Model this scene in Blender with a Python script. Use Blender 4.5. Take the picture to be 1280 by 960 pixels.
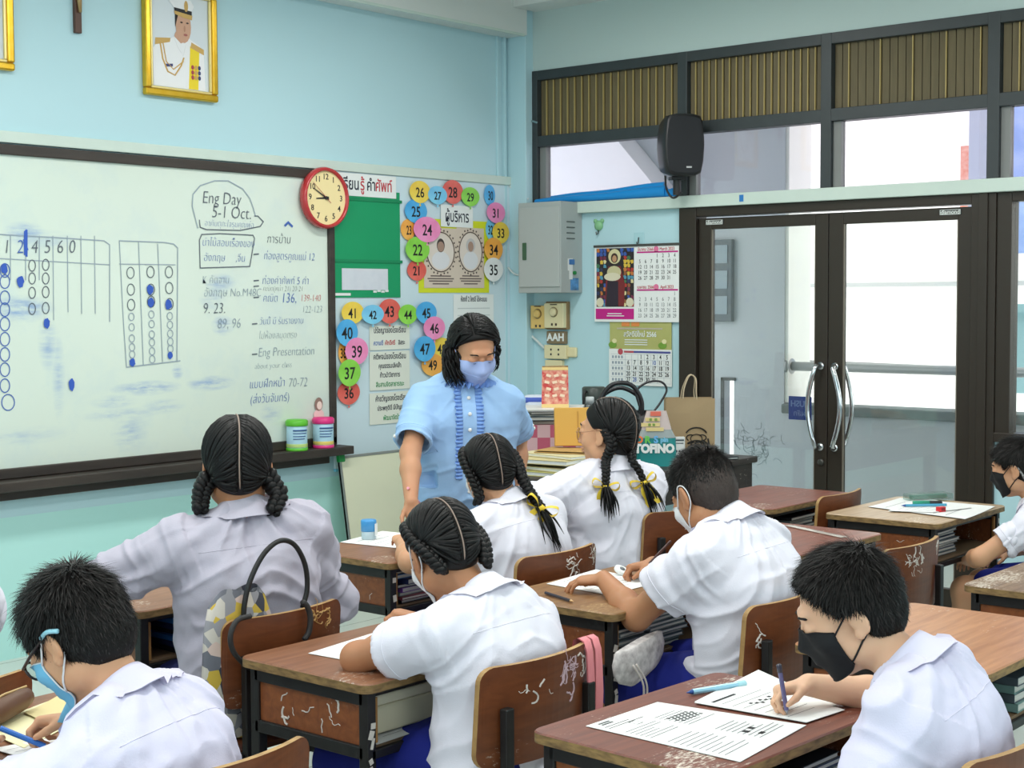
import bpy, bmesh, math, random
import numpy as np
from math import sin, cos, pi, radians, sqrt, atan2
from mathutils import Vector, Matrix
from mathutils.bvhtree import BVHTree

for _o in list(bpy.data.objects):
    bpy.data.objects.remove(_o)
SC = bpy.context.scene
COL = SC.collection
random.seed(7)

# ------------------------------------------------------------ camera
F_PX, CAM_H = 1890.0, 1.55
YAW, PITCH, ROLL = radians(40), radians(3.2), radians(-0.28)
_fw = Vector((cos(YAW) * cos(PITCH), sin(YAW) * cos(PITCH), -sin(PITCH)))
_rt = Vector((sin(YAW), -cos(YAW), 0))
_up = _rt.cross(_fw)
_r2 = _rt * cos(ROLL) + _up * sin(ROLL)
_u2 = _up * cos(ROLL) - _rt * sin(ROLL)
cam = bpy.data.cameras.new('camera')
cam.sensor_fit = 'HORIZONTAL'
cam.sensor_width = 36.0
cam.lens = 36.0 * F_PX / 1280.0
cam.clip_start = 0.05
CAM = bpy.data.objects.new('camera', cam)
CAM.matrix_world = Matrix(((_r2.x, _u2.x, -_fw.x, 0), (_r2.y, _u2.y, -_fw.y, 0), (_r2.z, _u2.z, -_fw.z, CAM_H), (0, 0, 0, 1)))
COL.objects.link(CAM)
SC.camera = CAM

def ray(x, y):
    return _fw + _r2 * ((x - 640) / F_PX) + _u2 * ((480 - y) / F_PX)
CPOS = Vector((0, 0, CAM_H))
def onX(x, y, X): r = ray(x, y); return CPOS + r * (X / r.x)
def onY(x, y, Y): r = ray(x, y); return CPOS + r * (Y / r.y)
def onZ(x, y, z): r = ray(x, y); return CPOS + r * ((z - CAM_H) / r.z)

# ------------------------------------------------------------ light
SC.view_settings.view_transform = 'Standard'
SC.view_settings.look = 'None'
SC.view_settings.gamma = 1.0
SC.view_settings.use_curve_mapping = False
SC.view_settings.exposure = 0.0
wd = bpy.data.worlds.new('sky')
SC.world = wd
wd.use_nodes = True
_bg = wd.node_tree.nodes['Background']
_bg.inputs[0].default_value = (0.93, 0.97, 1.0, 1)
_bg.inputs[1].default_value = 3.3

def area(name, loc, rot, sx, sy, power, col=(1, 1, 1)):
    l = bpy.data.lights.new(name, 'AREA')
    l.shape = 'RECTANGLE'; l.size = sx; l.size_y = sy
    l.energy = power; l.color = col
    o = bpy.data.objects.new(name, l)
    o.location = loc; o.rotation_euler = rot
    COL.objects.link(o)
    return o
# ceiling fluorescent tubes of the classroom (rows along X)
for lx in (0.6, 2.9, 5.2):
    for ly, pw in ((0.0, 16), (2.3, 24), (4.3, 28)):
        area('ceiling_tube_light', (lx, ly, 3.2), (0, 0, 0), 1.25, 0.3, pw, (1.0, 0.985, 0.955))
# added fill lamps inside the closed left and back walls, tinted like daylight
area('left_fill_light', (-1.35, 1.6, 1.75), (0, radians(-90), 0), 1.5, 5.0, 42, (0.93, 0.97, 1.0))
area('rear_fill_light', (2.6, -2.35, 1.8), (radians(90), 0, 0), 5.5, 1.5, 44, (0.95, 0.98, 1.0))

# ------------------------------------------------------------ materials
def lin(c):
    return tuple((v / 255 / 12.92) if v / 255 <= 0.04045 else ((v / 255 + 0.055) / 1.055) ** 2.4 for v in c) + (1,)
_M = {}
def mat(name, rgb, rough=0.6, metal=0.0, spec=0.5, noise=0, nscale=8, ncol=None, bump=0, bscale=60, sss=0, stretch=None, coat=0, emit=0):
    if name in _M: return _M[name]
    m = bpy.data.materials.new(name); m.use_nodes = True
    nt = m.node_tree; N = nt.nodes; L = nt.links
    b = N['Principled BSDF']
    b.inputs['Base Color'].default_value = lin(rgb)
    b.inputs['Roughness'].default_value = rough
    b.inputs['Metallic'].default_value = metal
    b.inputs['Specular IOR Level'].default_value = spec
    if coat: b.inputs['Coat Weight'].default_value = coat; b.inputs['Coat Roughness'].default_value = 0.12
    if sss:
        b.inputs['Subsurface Weight'].default_value = sss
        b.inputs['Subsurface Radius'].default_value = (0.012, 0.004, 0.002)
        b.inputs['Subsurface Scale'].default_value = 1.0
    if emit:
        b.inputs['Emission Color'].default_value = lin(rgb); b.inputs['Emission Strength'].default_value = emit
    tc = None
    if noise or bump:
        tc = N.new('ShaderNodeTexCoord')
        mp = N.new('ShaderNodeMapping'); L.new(tc.outputs['Object'], mp.inputs[0])
        if stretch: mp.inputs['Scale'].default_value = stretch
    if noise:
        n = N.new('ShaderNodeTexNoise'); n.inputs['Scale'].default_value = nscale; n.inputs['Detail'].default_value = 5
        L.new(mp.outputs[0], n.inputs['Vector'])
        r = N.new('ShaderNodeMapRange'); r.inputs[1].default_value = 0.35; r.inputs[2].default_value = 0.7
        r.inputs[3].default_value = 0; r.inputs[4].default_value = noise
        L.new(n.outputs['Fac'], r.inputs[0])
        mx = N.new('ShaderNodeMix'); mx.data_type = 'RGBA'
        mx.inputs[6].default_value = lin(rgb)
        mx.inputs[7].default_value = lin(ncol if ncol else tuple(v * 0.7 for v in rgb))
        L.new(r.outputs[0], mx.inputs[0]); L.new(mx.outputs[2], b.inputs['Base Color'])
    if bump:
        n2 = N.new('ShaderNodeTexNoise'); n2.inputs['Scale'].default_value = bscale; n2.inputs['Detail'].default_value = 3
        L.new(mp.outputs[0], n2.inputs['Vector'])
        bp = N.new('ShaderNodeBump'); bp.inputs['Strength'].default_value = bump; bp.inputs['Distance'].default_value = 0.01
        L.new(n2.outputs['Fac'], bp.inputs['Height']); L.new(bp.outputs[0], b.inputs['Normal'])
    _M[name] = m
    return m

def glass_mat(name, tint, gloss=0.07, haze=0.0):
    if name in _M: return _M[name]
    m = bpy.data.materials.new(name); m.use_nodes = True
    nt = m.node_tree; N = nt.nodes; L = nt.links
    N.remove(N['Principled BSDF'])
    out = N['Material Output']
    t = N.new('ShaderNodeBsdfTransparent'); t.inputs[0].default_value = lin(tint)
    g = N.new('ShaderNodeBsdfGlossy'); g.inputs['Roughness'].default_value = 0.03
    mx = N.new('ShaderNodeMixShader'); mx.inputs[0].default_value = gloss
    L.new(t.outputs[0], mx.inputs[1]); L.new(g.outputs[0], mx.inputs[2])
    last = mx
    if haze:
        d = N.new('ShaderNodeBsdfDiffuse'); d.inputs[0].default_value = lin((225, 225, 225))
        m2 = N.new('ShaderNodeMixShader'); m2.inputs[0].default_value = haze
        L.new(last.outputs[0], m2.inputs[1]); L.new(d.outputs[0], m2.inputs[2]); last = m2
    L.new(last.outputs[0], out.inputs[0])
    _M[name] = m
    return m

def wood_mat(name, a, b, scratch=0.0, rough=0.3, axis='x', sc=1.0, scol=(225, 215, 200)):
    """lacquered brown wood: streaky grain plus paint scratches and scuffs that belong to the surface"""
    if name in _M: return _M[name]
    m = bpy.data.materials.new(name); m.use_nodes = True
    nt = m.node_tree; N = nt.nodes; L = nt.links
    p = N['Principled BSDF']
    tc = N.new('ShaderNodeTexCoord'); mp = N.new('ShaderNodeMapping')
    L.new(tc.outputs['Object'], mp.inputs[0])
    mp.inputs['Scale'].default_value = {'x': (2, 22, 22), 'y': (22, 2, 22), 'z': (22, 22, 2)}[axis]
    n = N.new('ShaderNodeTexNoise'); n.inputs['Scale'].default_value = 2.2 * sc; n.inputs['Detail'].default_value = 6; n.inputs['Distortion'].default_value = 0.6
    L.new(mp.outputs[0], n.inputs['Vector'])
    cr = N.new('ShaderNodeMapRange'); cr.inputs[1].default_value = 0.3; cr.inputs[2].default_value = 0.7
    L.new(n.outputs['Fac'], cr.inputs[0])
    mx = N.new('ShaderNodeMix'); mx.data_type = 'RGBA'
    mx.inputs[6].default_value = lin(a); mx.inputs[7].default_value = lin(b)
    L.new(cr.outputs[0], mx.inputs[0])
    last = mx.outputs[2]
    # broad wear
    n3 = N.new('ShaderNodeTexNoise'); n3.inputs['Scale'].default_value = 4; n3.inputs['Detail'].default_value = 4
    L.new(tc.outputs['Object'], n3.inputs['Vector'])
    if scratch:
        ms = N.new('ShaderNodeMapping'); L.new(tc.outputs['Object'], ms.inputs[0])
        ms.inputs['Scale'].default_value = (9, 26, 26); ms.inputs['Rotation'].default_value = (0, 0, 0.5)
        n2 = N.new('ShaderNodeTexNoise'); n2.inputs['Scale'].default_value = 5; n2.inputs['Detail'].default_value = 8; n2.inputs['Roughness'].default_value = 0.7
        L.new(ms.outputs[0], n2.inputs['Vector'])
        mu = N.new('ShaderNodeMath'); mu.operation = 'MULTIPLY'
        L.new(n2.outputs['Fac'], mu.inputs[0]); L.new(n3.outputs['Fac'], mu.inputs[1])
        r2 = N.new('ShaderNodeMapRange'); r2.inputs[1].default_value = 0.36 - 0.12 * scratch; r2.inputs[2].default_value = 0.44 - 0.10 * scratch
        L.new(mu.outputs[0], r2.inputs[0])
        m2 = N.new('ShaderNodeMix'); m2.data_type = 'RGBA'
        L.new(r2.outputs[0], m2.inputs[0]); L.new(last, m2.inputs[6]); m2.inputs[7].default_value = lin(scol)
        last = m2.outputs[2]
    L.new(last, p.inputs['Base Color'])
    rr = N.new('ShaderNodeMapRange'); rr.inputs[3].default_value = rough; rr.inputs[4].default_value = rough + 0.2
    L.new(n3.outputs['Fac'], rr.inputs[0]); L.new(rr.outputs[0], p.inputs['Roughness'])
    p.inputs['Specular IOR Level'].default_value = 0.5
    _M[name] = m
    return m

# ------------------------------------------------------------ mesh helpers
class MB:
    """collects geometry for ONE mesh object"""
    def __init__(s): s.v = []; s.f = []; s.m = []; s.cur = 0
    def add(s, vs, fs, mi=None):
        o = len(s.v); s.v += [tuple(v) for v in vs]
        mi = s.cur if mi is None else mi
        for f in fs: s.f.append(tuple(o + i for i in f)); s.m.append(mi)
        return s
    def bm(s, b, M=None, mi=None):
        b.verts.ensure_lookup_table(); b.verts.index_update()
        vs = [(M @ v.co) if M else v.co.copy() for v in b.verts]
        s.add(vs, [[v.index for v in f.verts] for f in b.faces], mi); b.free(); return s
    def box(s, c, d, bev=0.0, R=None, mi=None, seg=2):
        b = bmesh.new(); bmesh.ops.create_cube(b, size=1)
        for v in b.verts: v.co = Vector((v.co.x * d[0], v.co.y * d[1], v.co.z * d[2]))
        if bev: bmesh.ops.bevel(b, geom=b.edges[:], offset=min(bev, min(d) * 0.45), segments=seg, affect='EDGES', profile=0.5)
        M = Matrix.Translation(c) @ (R.to_4x4() if R else Matrix.Identity(4))
        return s.bm(b, M, mi)
    def span(s, a, b, bev=0.0, mi=None):
        return s.box([(a[i] + b[i]) / 2 for i in range(3)], [abs(b[i] - a[i]) for i in range(3)], bev, None, mi)
    def tube(s, pts, r, n=8, closed=False, mi=None, flat=None):
        pts = [Vector(p) for p in pts]; k = len(pts)
        rr = r if hasattr(r, '__len__') else [r] * k
        up = None; rings = []
        for i, p in enumerate(pts):
            a = pts[(i - 1) % k] if (closed or i) else p; c = pts[(i + 1) % k] if (closed or i < k - 1) else p
            t = (c - a)
            t = t.normalized() if t.length > 1e-9 else Vector((0, 0, 1))
            if up is None:
                up = Vector((0, 0, 1)) if abs(t.z) < 0.9 else Vector((1, 0, 0))
            u = (up - t * up.dot(t))
            u = u.normalized() if u.length > 1e-6 else t.orthogonal().normalized()
            up = u; w = t.cross(u)
            fl = flat if flat else 1.0
            rings.append([p + (u * cos(2 * pi * j / n) * fl + w * sin(2 * pi * j / n)) * rr[i] for j in range(n)])
        vs = [v for R in rings for v in R]; fs = []
        for i in range(k if closed else k - 1):
            for j in range(n):
                fs.append((i * n + j, i * n + (j + 1) % n, ((i + 1) % k) * n + (j + 1) % n, ((i + 1) % k) * n + j))
        if not closed:
            fs.append(tuple(range(n))[::-1]); fs.append(tuple((k - 1) * n + j for j in range(n)))
        return s.add(vs, fs, mi)
    def lathe(s, prof, c=(0, 0, 0), n=24, R=None, mi=None, sx=1, sy=1):
        vs = []; k = len(prof)
        for r, z in prof:
            for j in range(n):
                v = Vector((r * cos(2 * pi * j / n) * sx, r * sin(2 * pi * j / n) * sy, z))
                vs.append((R @ v if R else v) + Vector(c))
        fs = []
        for i in range(k - 1):
            for j in range(n):
                fs.append((i * n + j, i * n + (j + 1) % n, (i + 1) * n + (j + 1) % n, (i + 1) * n + j))
        fs.append(tuple(range(n))[::-1]); fs.append(tuple((k - 1) * n + j for j in range(n)))
        return s.add(vs, fs, mi)
    def prism(s, poly, t, R=None, c=(0, 0, 0), mi=None):
        """polygon in local xy extruded by t along local z"""
        n = len(poly)
        vs = [Vector((x, y, 0)) for x, y in poly] + [Vector((x, y, t)) for x, y in poly]
        vs = [(R @ v if R else v) + Vector(c) for v in vs]
        fs = [tuple(range(n))[::-1], tuple(range(n, 2 * n))] + [(i, (i + 1) % n, n + (i + 1) % n, n + i) for i in range(n)]
        return s.add(vs, fs, mi)
    def grid(s, P, mi=None, closed_u=False):
        """P[i][j] points"""
        a, b = len(P), len(P[0]); vs = [p for row in P for p in row]; fs = []
        for i in range(a if closed_u else a - 1):
            for j in range(b - 1):
                i2 = (i + 1) % a
                fs.append((i * b + j, i2 * b + j, i2 * b + j + 1, i * b + j + 1))
        return s.add(vs, fs, mi)
    def build(s, name, mats, parent=None, smooth=False, loc=None, rot=None):
        me = bpy.data.meshes.new(name)
        me.from_pydata([tuple(v) for v in s.v], [], s.f)
        mats = mats if isinstance(mats, (list, tuple)) else [mats]
        for m in mats: me.materials.append(m)
        if len(mats) > 1: me.polygons.foreach_set('material_index', [min(i, len(mats) - 1) for i in s.m])
        if smooth: me.polygons.foreach_set('use_smooth', [True] * len(me.polygons))
        me.update()
        o = bpy.data.objects.new(name, me); COL.objects.link(o)
        if parent: o.parent = parent
        if loc is not None: o.location = loc
        if rot is not None: o.rotation_euler = rot
        return o

def tag(o, label=None, cat=None, group=None, kind=None):
    if label: o['label'] = label
    if cat: o['category'] = cat
    if group: o['group'] = group
    if kind: o['kind'] = kind
    return o
def thing(name, label, cat, loc=(0, 0, 0), rz=0, group=None, kind=None):
    o = bpy.data.objects.new(name, None); COL.objects.link(o)
    o.location = loc; o.rotation_euler = (0, 0, rz); o.empty_display_size = 0.1
    return tag(o, label, cat, group, kind)
def copy_tree(o, loc, rz, label, group=None):
    c = o.copy(); COL.objects.link(c); c.location = loc; c.rotation_euler = (0, 0, rz); c['label'] = label
    if group: c['group'] = group
    for ch in list(o.children):
        d = ch.copy(); COL.objects.link(d); d.parent = c
        for g in list(ch.children):
            e = g.copy(); COL.objects.link(e); e.parent = d
    return c
def struct(mb, name, m, parent=None, smooth=False):
    o = mb.build(name, m, parent, smooth)
    if parent is None: o['kind'] = 'structure'
    return o
def text(name, s, size, m, parent, loc, R, align='CENTER', ext=0.0006, sx=1.0, bold=0.0, shear=0.0):
    """lettering turned into a mesh; R columns = reading direction, up, out of the surface"""
    cu = bpy.data.curves.new('lettering', 'FONT'); cu.body = s; cu.size = size; cu.extrude = ext
    cu.align_x = align; cu.align_y = 'CENTER'; cu.offset = bold; cu.shear = shear; cu.resolution_u = 3
    t = bpy.data.objects.new('lettering', cu); COL.objects.link(t)
    dg = bpy.context.evaluated_depsgraph_get()
    me = bpy.data.meshes.new_from_object(t.evaluated_get(dg))
    bpy.data.objects.remove(t); bpy.data.curves.remove(cu)
    me.transform(Matrix.Diagonal((sx, 1, 1, 1)))
    me.materials.clear(); me.materials.append(m)
    o = bpy.data.objects.new(name, me); COL.objects.link(o)
    if parent: o.parent = parent
    o.matrix_local = Matrix.Translation(loc) @ R.to_4x4()
    return o
def frame3(r, u):
    r = Vector(r).normalized(); u = Vector(u).normalized(); n = r.cross(u)
    return Matrix((r, u, n)).transposed()
R_FRONT = frame3((1, 0, 0), (0, 0, 1))      # on the front wall: reads along +X, faces -Y
R_RIGHT = frame3((0, -1, 0), (0, 0, 1))     # on the right wall: reads along -Y, faces -X
def crom(pts, n=6):
    """Catmull-Rom through points"""
    P = [Vector(p) for p in pts]; P = [P[0] * 2 - P[1]] + P + [P[-1] * 2 - P[-2]]
    out = []
    for i in range(1, len(P) - 2):
        for k in range(n):
            t = k / n
            a, b, c, d = P[i - 1], P[i], P[i + 1], P[i + 2]
            out.append(0.5 * ((2 * b) + (c - a) * t + (2 * a - 5 * b + 4 * c - d) * t * t + (3 * b - a - 3 * c + d) * t ** 3))
    out.append(P[-2])
    return out
# ============================================================ ROOM
XR, YF, ZC = 7.0, 5.845, 3.30
m_wall = mat('wall_blue_paint', (183, 218, 226), 0.55, noise=0.25, nscale=1.3, ncol=(190, 222, 228))
m_wall_teal = mat('wall_teal_paint', (182, 232, 226), 0.5, noise=0.3, nscale=2.0, ncol=(190, 234, 229))
m_upper = mat('wall_upper_paint', (190, 208, 205), 0.6, noise=0.2, nscale=1.0, ncol=(196, 210, 207))
m_white = mat('white_paint', (222, 226, 222), 0.55)
m_trim = mat('pale_trim_paint', (205, 220, 210), 0.5, noise=0.3, nscale=9, ncol=(190, 205, 198))
m_dark = mat('dark_steel_paint', (50, 56, 58), 0.45, noise=0.2, nscale=14, ncol=(66, 72, 74))
m_bronze = mat('bronze_aluminium', (52, 44, 36), 0.4, metal=0.25)
m_glass = glass_mat('door_glass', (242, 243, 241), 0.05, 0.02)
m_glass2 = glass_mat('transom_glass', (240, 236, 240), 0.05, 0.04)
m_floor = mat('floor_tile', (205, 212, 205), 0.3, noise=0.4, nscale=3, ncol=(188, 196, 190))
m_ceil = mat('ceiling_paint', (232, 234, 230), 0.7)
m_black = mat('black_plastic', (28, 28, 30), 0.45)
m_chrome = mat('chrome', (215, 215, 218), 0.12, metal=1.0)
m_paper = mat('paper_white', (236, 238, 236), 0.7)
m_ink = mat('print_ink', (40, 40, 44), 0.7)
m_grey_ink = mat('grey_print', (120, 124, 128), 0.7)

b = MB(); b.span((-1.6, -2.6, -0.1), (9.2, 9, 0)); struct(b, 'floor', m_floor)
b = MB()
for i in range(-5, 24):
    b.span((-1.6 + 0.0, -2.6 + 0.3 * (i + 5), 0.0), (7.0, -2.597 + 0.3 * (i + 5), 0.0008))
struct(b, 'trim_1', mat('tile_grout', (150, 156, 150), 0.8))
b = MB(); b.span((-1.6, -2.6, ZC), (7.12, 6, ZC + 0.15)); struct(b, 'ceiling', m_ceil)
b = MB(); b.span((-1.6, -2.6, 0), (-1.5, 6, ZC)); struct(b, 'wall_left', m_wall)
b = MB(); b.span((-1.6, -2.6, 0), (7.12, -2.5, ZC)); struct(b, 'wall_back', m_wall)
b = MB(); b.span((-1.6, YF, 0.62), (7.12, YF + 0.15, ZC)); struct(b, 'wall_front', m_wall)
b = MB(); b.span((-1.6, YF, 0), (7.12, YF + 0.15, 0.62)); struct(b, 'wall_front', m_wall_teal)
# corner pilaster with conduit strips
b = MB(); b.span((6.93, 5.70, 0), (XR + 0.02, YF, ZC), 0.004)
b.span((6.885, YF - 0.02, 0.0), (6.905, YF, ZC), 0.002); b.span((6.83, YF - 0.014, 0.0), (6.85, YF, ZC), 0.002)
struct(b, 'trim_2', m_wall)
# beams near the ceiling
b = MB(); b.span((-1.5, YF - 0.16, 3.095), (6.93, YF, ZC), 0.004); struct(b, 'trim_3', m_white)
b = MB(); b.span((6.80, -2.5, 3.24), (XR + 0.02, YF - 0.16, ZC), 0.003); struct(b, 'trim_4', m_white)
b = MB(); b.span((-1.5, YF - 0.165, 3.085), (6.90, YF - 0.155, 3.10)); struct(b, 'trim_5', m_trim)

# right wall: calendar wall, strip under window, upper band
zt0, zt1 = 2.045, 2.11
b = MB(); b.span((XR, 4.651, 0), (XR + 0.12, YF, zt0)); struct(b, 'wall_right', m_wall)
b = MB(); b.span((XR, -2.5, 0), (XR + 0.12, 2.862, 0.86)); struct(b, 'wall_right', m_wall)
b = MB(); b.span((XR, -2.5, 2.894), (XR + 0.12, YF, ZC)); struct(b, 'wall_right', m_upper)
b = MB(); b.span((XR - 0.045, -2.5, zt0), (XR + 0.12, 5.70, zt1), 0.004); struct(b, 'trim_6', m_trim)
b = MB(); b.span((XR - 0.047, 4.23, 2.062), (XR - 0.044, 4.255, 2.098)); struct(b, 'trim_7', mat('blue_tape', (40, 120, 190), 0.5), )

# transom bays: slats above, glass below
ys = [5.70, 5.66, 4.672, 4.61, 3.797, 3.737, 2.917, 2.857, 2.04, 1.98, 1.16, 1.10]
def transom():
    w = thing('window_1', None, None, kind='structure')
    f = MB()
    f.span((XR - 0.01, 1.10, 2.838), (XR + 0.07, 5.70, 2.894), 0.003)
    f.span((XR - 0.01, 1.10, 2.448), (XR + 0.07, 5.70, 2.512), 0.003)
    for i in range(0, len(ys), 2):
        f.span((XR - 0.012, ys[i + 1], zt1), (XR + 0.07, ys[i], 2.894), 0.003)
    f.build('window_frame', m_dark, w)
    k = MB()
    for i in range(1, len(ys) - 1, 2):
        y1, y0 = ys[i], ys[i + 1]
        k.span((XR + 0.012, y1 - 0.045, zt1), (XR + 0.06, y1, 2.448), 0.002)
    k.build('inner_stop', mat('grey_steel', (128, 130, 128), 0.5), w)
    g = MB()
    for i in range(1, len(ys) - 1, 2):
        g.span((XR + 0.035, ys[i + 1], zt1), (XR + 0.041, ys[i] - 0.045, 2.448))
    g.build('pane', m_glass2, w)
    sl, rb = MB(), MB()
    rnd = random.Random(3)
    for bi, i in enumerate(range(1, len(ys) - 1, 2)):
        y1, y0 = ys[i], ys[i + 1]; n = 19; st = (y1 - y0) / n
        for j in range(n):
            yc = y1 - st * (j + 0.5)
            tilt = radians(rnd.uniform(6, 12))
            sl.box((XR + 0.03, yc, 2.675), (0.008, st * 0.86, 0.33), 0.0, Matrix.Rotation(tilt, 3, 'Z'))
            if bi < 2 or j % 4 == 1:
                rb.span((XR + 0.012, yc - st * 0.5, 2.515), (XR + 0.022, yc - st * 0.5 + 0.005, 2.835))
    sl.build('slat_panel', mat('brown_slats', (104, 92, 62), 0.6, noise=0.5, nscale=6, ncol=(84, 74, 50), stretch=(1, 9, 1)), w)
    rb.build('slat_gap_light', mat('pale_slat_gap_light', (178, 156, 98), 0.5), w)  # pale strips stand in for light coming through the slat gaps
    bk = MB(); bk.span((XR + 0.06, 1.10, 2.512), (XR + 0.07, 5.70, 2.838))
    bk.build('backing', mat('slat_backing', (60, 52, 34), 0.8), w)
transom()

# aluminium double door and its frame
def dframe():
    w = thing('trim_8', None, None, kind='structure')
    f = MB()
    f.span((XR - 0.02, 4.545, 0), (XR + 0.09, 4.655, 2.045), 0.003)
    f.span((XR - 0.02, 2.862, 0), (XR + 0.09, 2.985, 2.045), 0.003)
    f.span((XR - 0.018, 2.985, 1.995), (XR + 0.09, 4.545, 2.045), 0.003)
    f.span((XR - 0.03, 2.90, 0), (XR - 0.02, 2.945, 2.045), 0.002)
    f.build('door_jamb', m_bronze, w)
dframe()
def door(name, y0, y1, gl, side):
    """y1 > y0; gl = (glass y0, glass y1)"""
    w = thing(name, None, None, kind='structure')
    f = MB(); x0, x1 = XR + 0.005, XR + 0.045; zt = 1.985
    f.span((x0, gl[1], 0.01), (x1, y1, zt), 0.003); f.span((x0, y0, 0.01), (x1, gl[0], zt), 0.003)
    f.span((x0, gl[0], 1.925), (x1, gl[1], zt), 0.003); f.span((x0, gl[0], 0.01), (x1, gl[1], 0.12), 0.003)
    f.build('leaf_frame', m_bronze, w)
    bd = MB()
    for a, c in (((x0 + .004, gl[1] - .006, .12), (x0 + .012, gl[1], 1.925)), ((x0 + .004, gl[0], .12), (x0 + .012, gl[0] + .006, 1.925))): bd.span(a, c)
    bd.build('glazing_bead', mat('bead_grey', (120, 112, 100), 0.5), w)
    g = MB(); g.span((XR + 0.022, gl[0], 0.12), (XR + 0.028, gl[1], 1.925)); g.build('pane', m_glass, w)
    for xo, sg in ((x0, -1), (x1, 1)):
        h = MB(); yc = (gl[0] + y0) / 2 if side > 0 else (gl[1] + y1) / 2
        bow = side * 0.035
        pts = [(xo, yc, 1.20), (xo + sg * 0.028, yc + bow * 0.3, 1.20)] + \
              [(xo + sg * 0.045, yc + bow * (0.3 + sin(pi * t) * 1.2), 1.19 - 0.40 * t) for t in [i / 10 for i in range(11)]] + \
              [(xo + sg * 0.028, yc + bow * 0.3, 0.78), (xo, yc, 0.78)]
        h.tube(pts, 0.0125, 10)
        for z in (1.20, 0.78): h.lathe([(0.02, 0), (0.02, 0.008)], (xo, yc, z), 14, Matrix.Rotation(sg * pi / 2, 3, 'Y'))
        h.build('handle', m_chrome, w, True)
    return w
d1 = door('door_1', 3.757, 4.541, (3.83, 4.462), 1)
d2 = door('door_2', 2.990, 3.753, (3.06, 3.672), -1)
lk = MB(); lk.lathe([(0.018, 0), (0.018, 0.006), (0.012, 0.009)], (XR + 0.005, 3.79, 0.70), 16, Matrix.Rotation(-pi / 2, 3, 'Y')); lk.build('lock_cylinder', mat('lock_metal', (90, 88, 84), 0.35, metal=0.8), d1, True)
for dd, yy, zz in ((d1, 4.44, 1.962), (d2, 3.10, 1.962)):
    pl = MB(); pl.box((XR + 0.003, yy, zz), (0.004, 0.115, 0.026), 0.002); pl.build('name_plate', mat('plate_black', (18, 18, 18), 0.4), dd)
    rim = MB()
    for s_ in (-1, 1):
        rim.box((XR + 0.0008, yy, zz + s_ * 0.011), (0.001, 0.105, 0.0025)); rim.box((XR + 0.0008, yy + s_ * 0.051, zz), (0.001, 0.003, 0.022))
    rim.build('plate_border', m_white, dd)
    text('plate_lettering', 'diamond', 0.028, m_white, dd, (XR + 0.0006, yy, zz), R_RIGHT, bold=0.0006)
# blue PUSH sticker on the outside of the glass (reads mirrored from here)
st = MB(); st.span((XR + 0.029, 3.86, 0.912), (XR + 0.031, 3.995, 1.035)); st.build('push_sticker', mat('sticker_blue', (24, 70, 165), 0.4), d1)
R_MIR = frame3((0, 1, 0), (0, 0, 1))
text('sticker_lettering', 'PUSH', 0.045, mat('sticker_text', (120, 150, 215), 0.5), d1, (XR + 0.0285, 3.93, 0.995), R_MIR, ext=0.0004, bold=0.001)
text('sticker_lettering', 'ผลัก', 0.04, _M['sticker_text'], d1, (XR + 0.0285, 3.93, 0.945), R_MIR, ext=0.0004)

# window right of the door
def win2():
    w = thing('window_2', None, None, kind='structure')
    f = MB(); f.span((XR - 0.01, 2.79, 0.875), (XR + 0.08, 2.862, 2.045), 0.003)
    f.span((XR - 0.02, 1.0, 0.86), (XR + 0.08, 2.862, 0.905), 0.003); f.span((XR - 0.01, 1.0, 2.0), (XR + 0.08, 2.79, 2.045), 0.003)
    f.span((XR - 0.01, 1.0, 0.905), (XR + 0.08, 1.07, 2.0), 0.003)
    f.build('window_frame', m_bronze, w)
    g = MB(); g.span((XR + 0.03, 1.07, 0.905), (XR + 0.036, 2.79, 2.0)); g.build('pane', m_glass, w)
win2()
b = MB(); b.span((XR, -2.5, 0.86), (XR + 0.12, 1.0, 2.045)); struct(b, 'wall_right', m_wall)
b = MB(); b.span((XR, -2.5, 2.11), (XR + 0.12, 1.10, 2.894)); struct(b, 'wall_right', m_wall)

# ------------------------------------------------------------ outside: corridor, pillar, parapet, building opposite
m_ext = mat('corridor_blue_grey', (186, 190, 196), 0.7, noise=0.3, nscale=2.5, ncol=(174, 180, 187))
m_coping = mat('coping_concrete', (112, 120, 120), 0.8, noise=0.5, nscale=14, ncol=(84, 92, 92))
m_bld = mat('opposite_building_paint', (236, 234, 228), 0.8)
b = MB(); b.span((8.7, -6, 0), (8.85, 4.98, 0.80)); struct(b, 'wall_parapet', m_ext)
b = MB(); b.span((8.66, -6, 0.80), (8.90, 4.98, 0.862), 0.01); struct(b, 'trim_9', m_coping)
b = MB(); b.span((8.7, 4.98, 0), (9.0, 5.36, 3.1)); b.span((8.7, 5.44, 0), (8.78, 9, 3.1)); b.span((8.7, 5.36, 1.0), (8.78, 5.44, 3.1)); b.span((8.7, 5.36, 0), (8.78, 5.44, 0.4))
struct(b, 'wall_stair', m_ext)
b = MB(); b.span((8.685, 5.435, 0.4), (8.70, 5.455, 1.02)); b.span((8.685, 5.345, 1.0), (8.70, 5.455, 1.02)); struct(b, 'trim_10', m_dark)
b = MB(); b.tube([(8.76, 4.98, 1.105), (8.76, -6, 1.105)], 0.03, 12); b.lathe([(0.065, 0), (0.065, 0.015), (0.045, 0.03)], (8.76, 4.98, 1.105), 16, Matrix.Rotation(pi / 2, 3, 'X'))
rl = b.build('corridor_railing', mat('railing_grey', (150, 154, 156), 0.4, metal=0.5), None, True); tag(rl, 'long grey pipe handrail outside above the parapet, seen through the glass doors', 'railing')
b = MB(); b.span((7.12, -6, 3.1), (9.0, 9, 3.25)); struct(b, 'ceiling', m_ceil)
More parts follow.
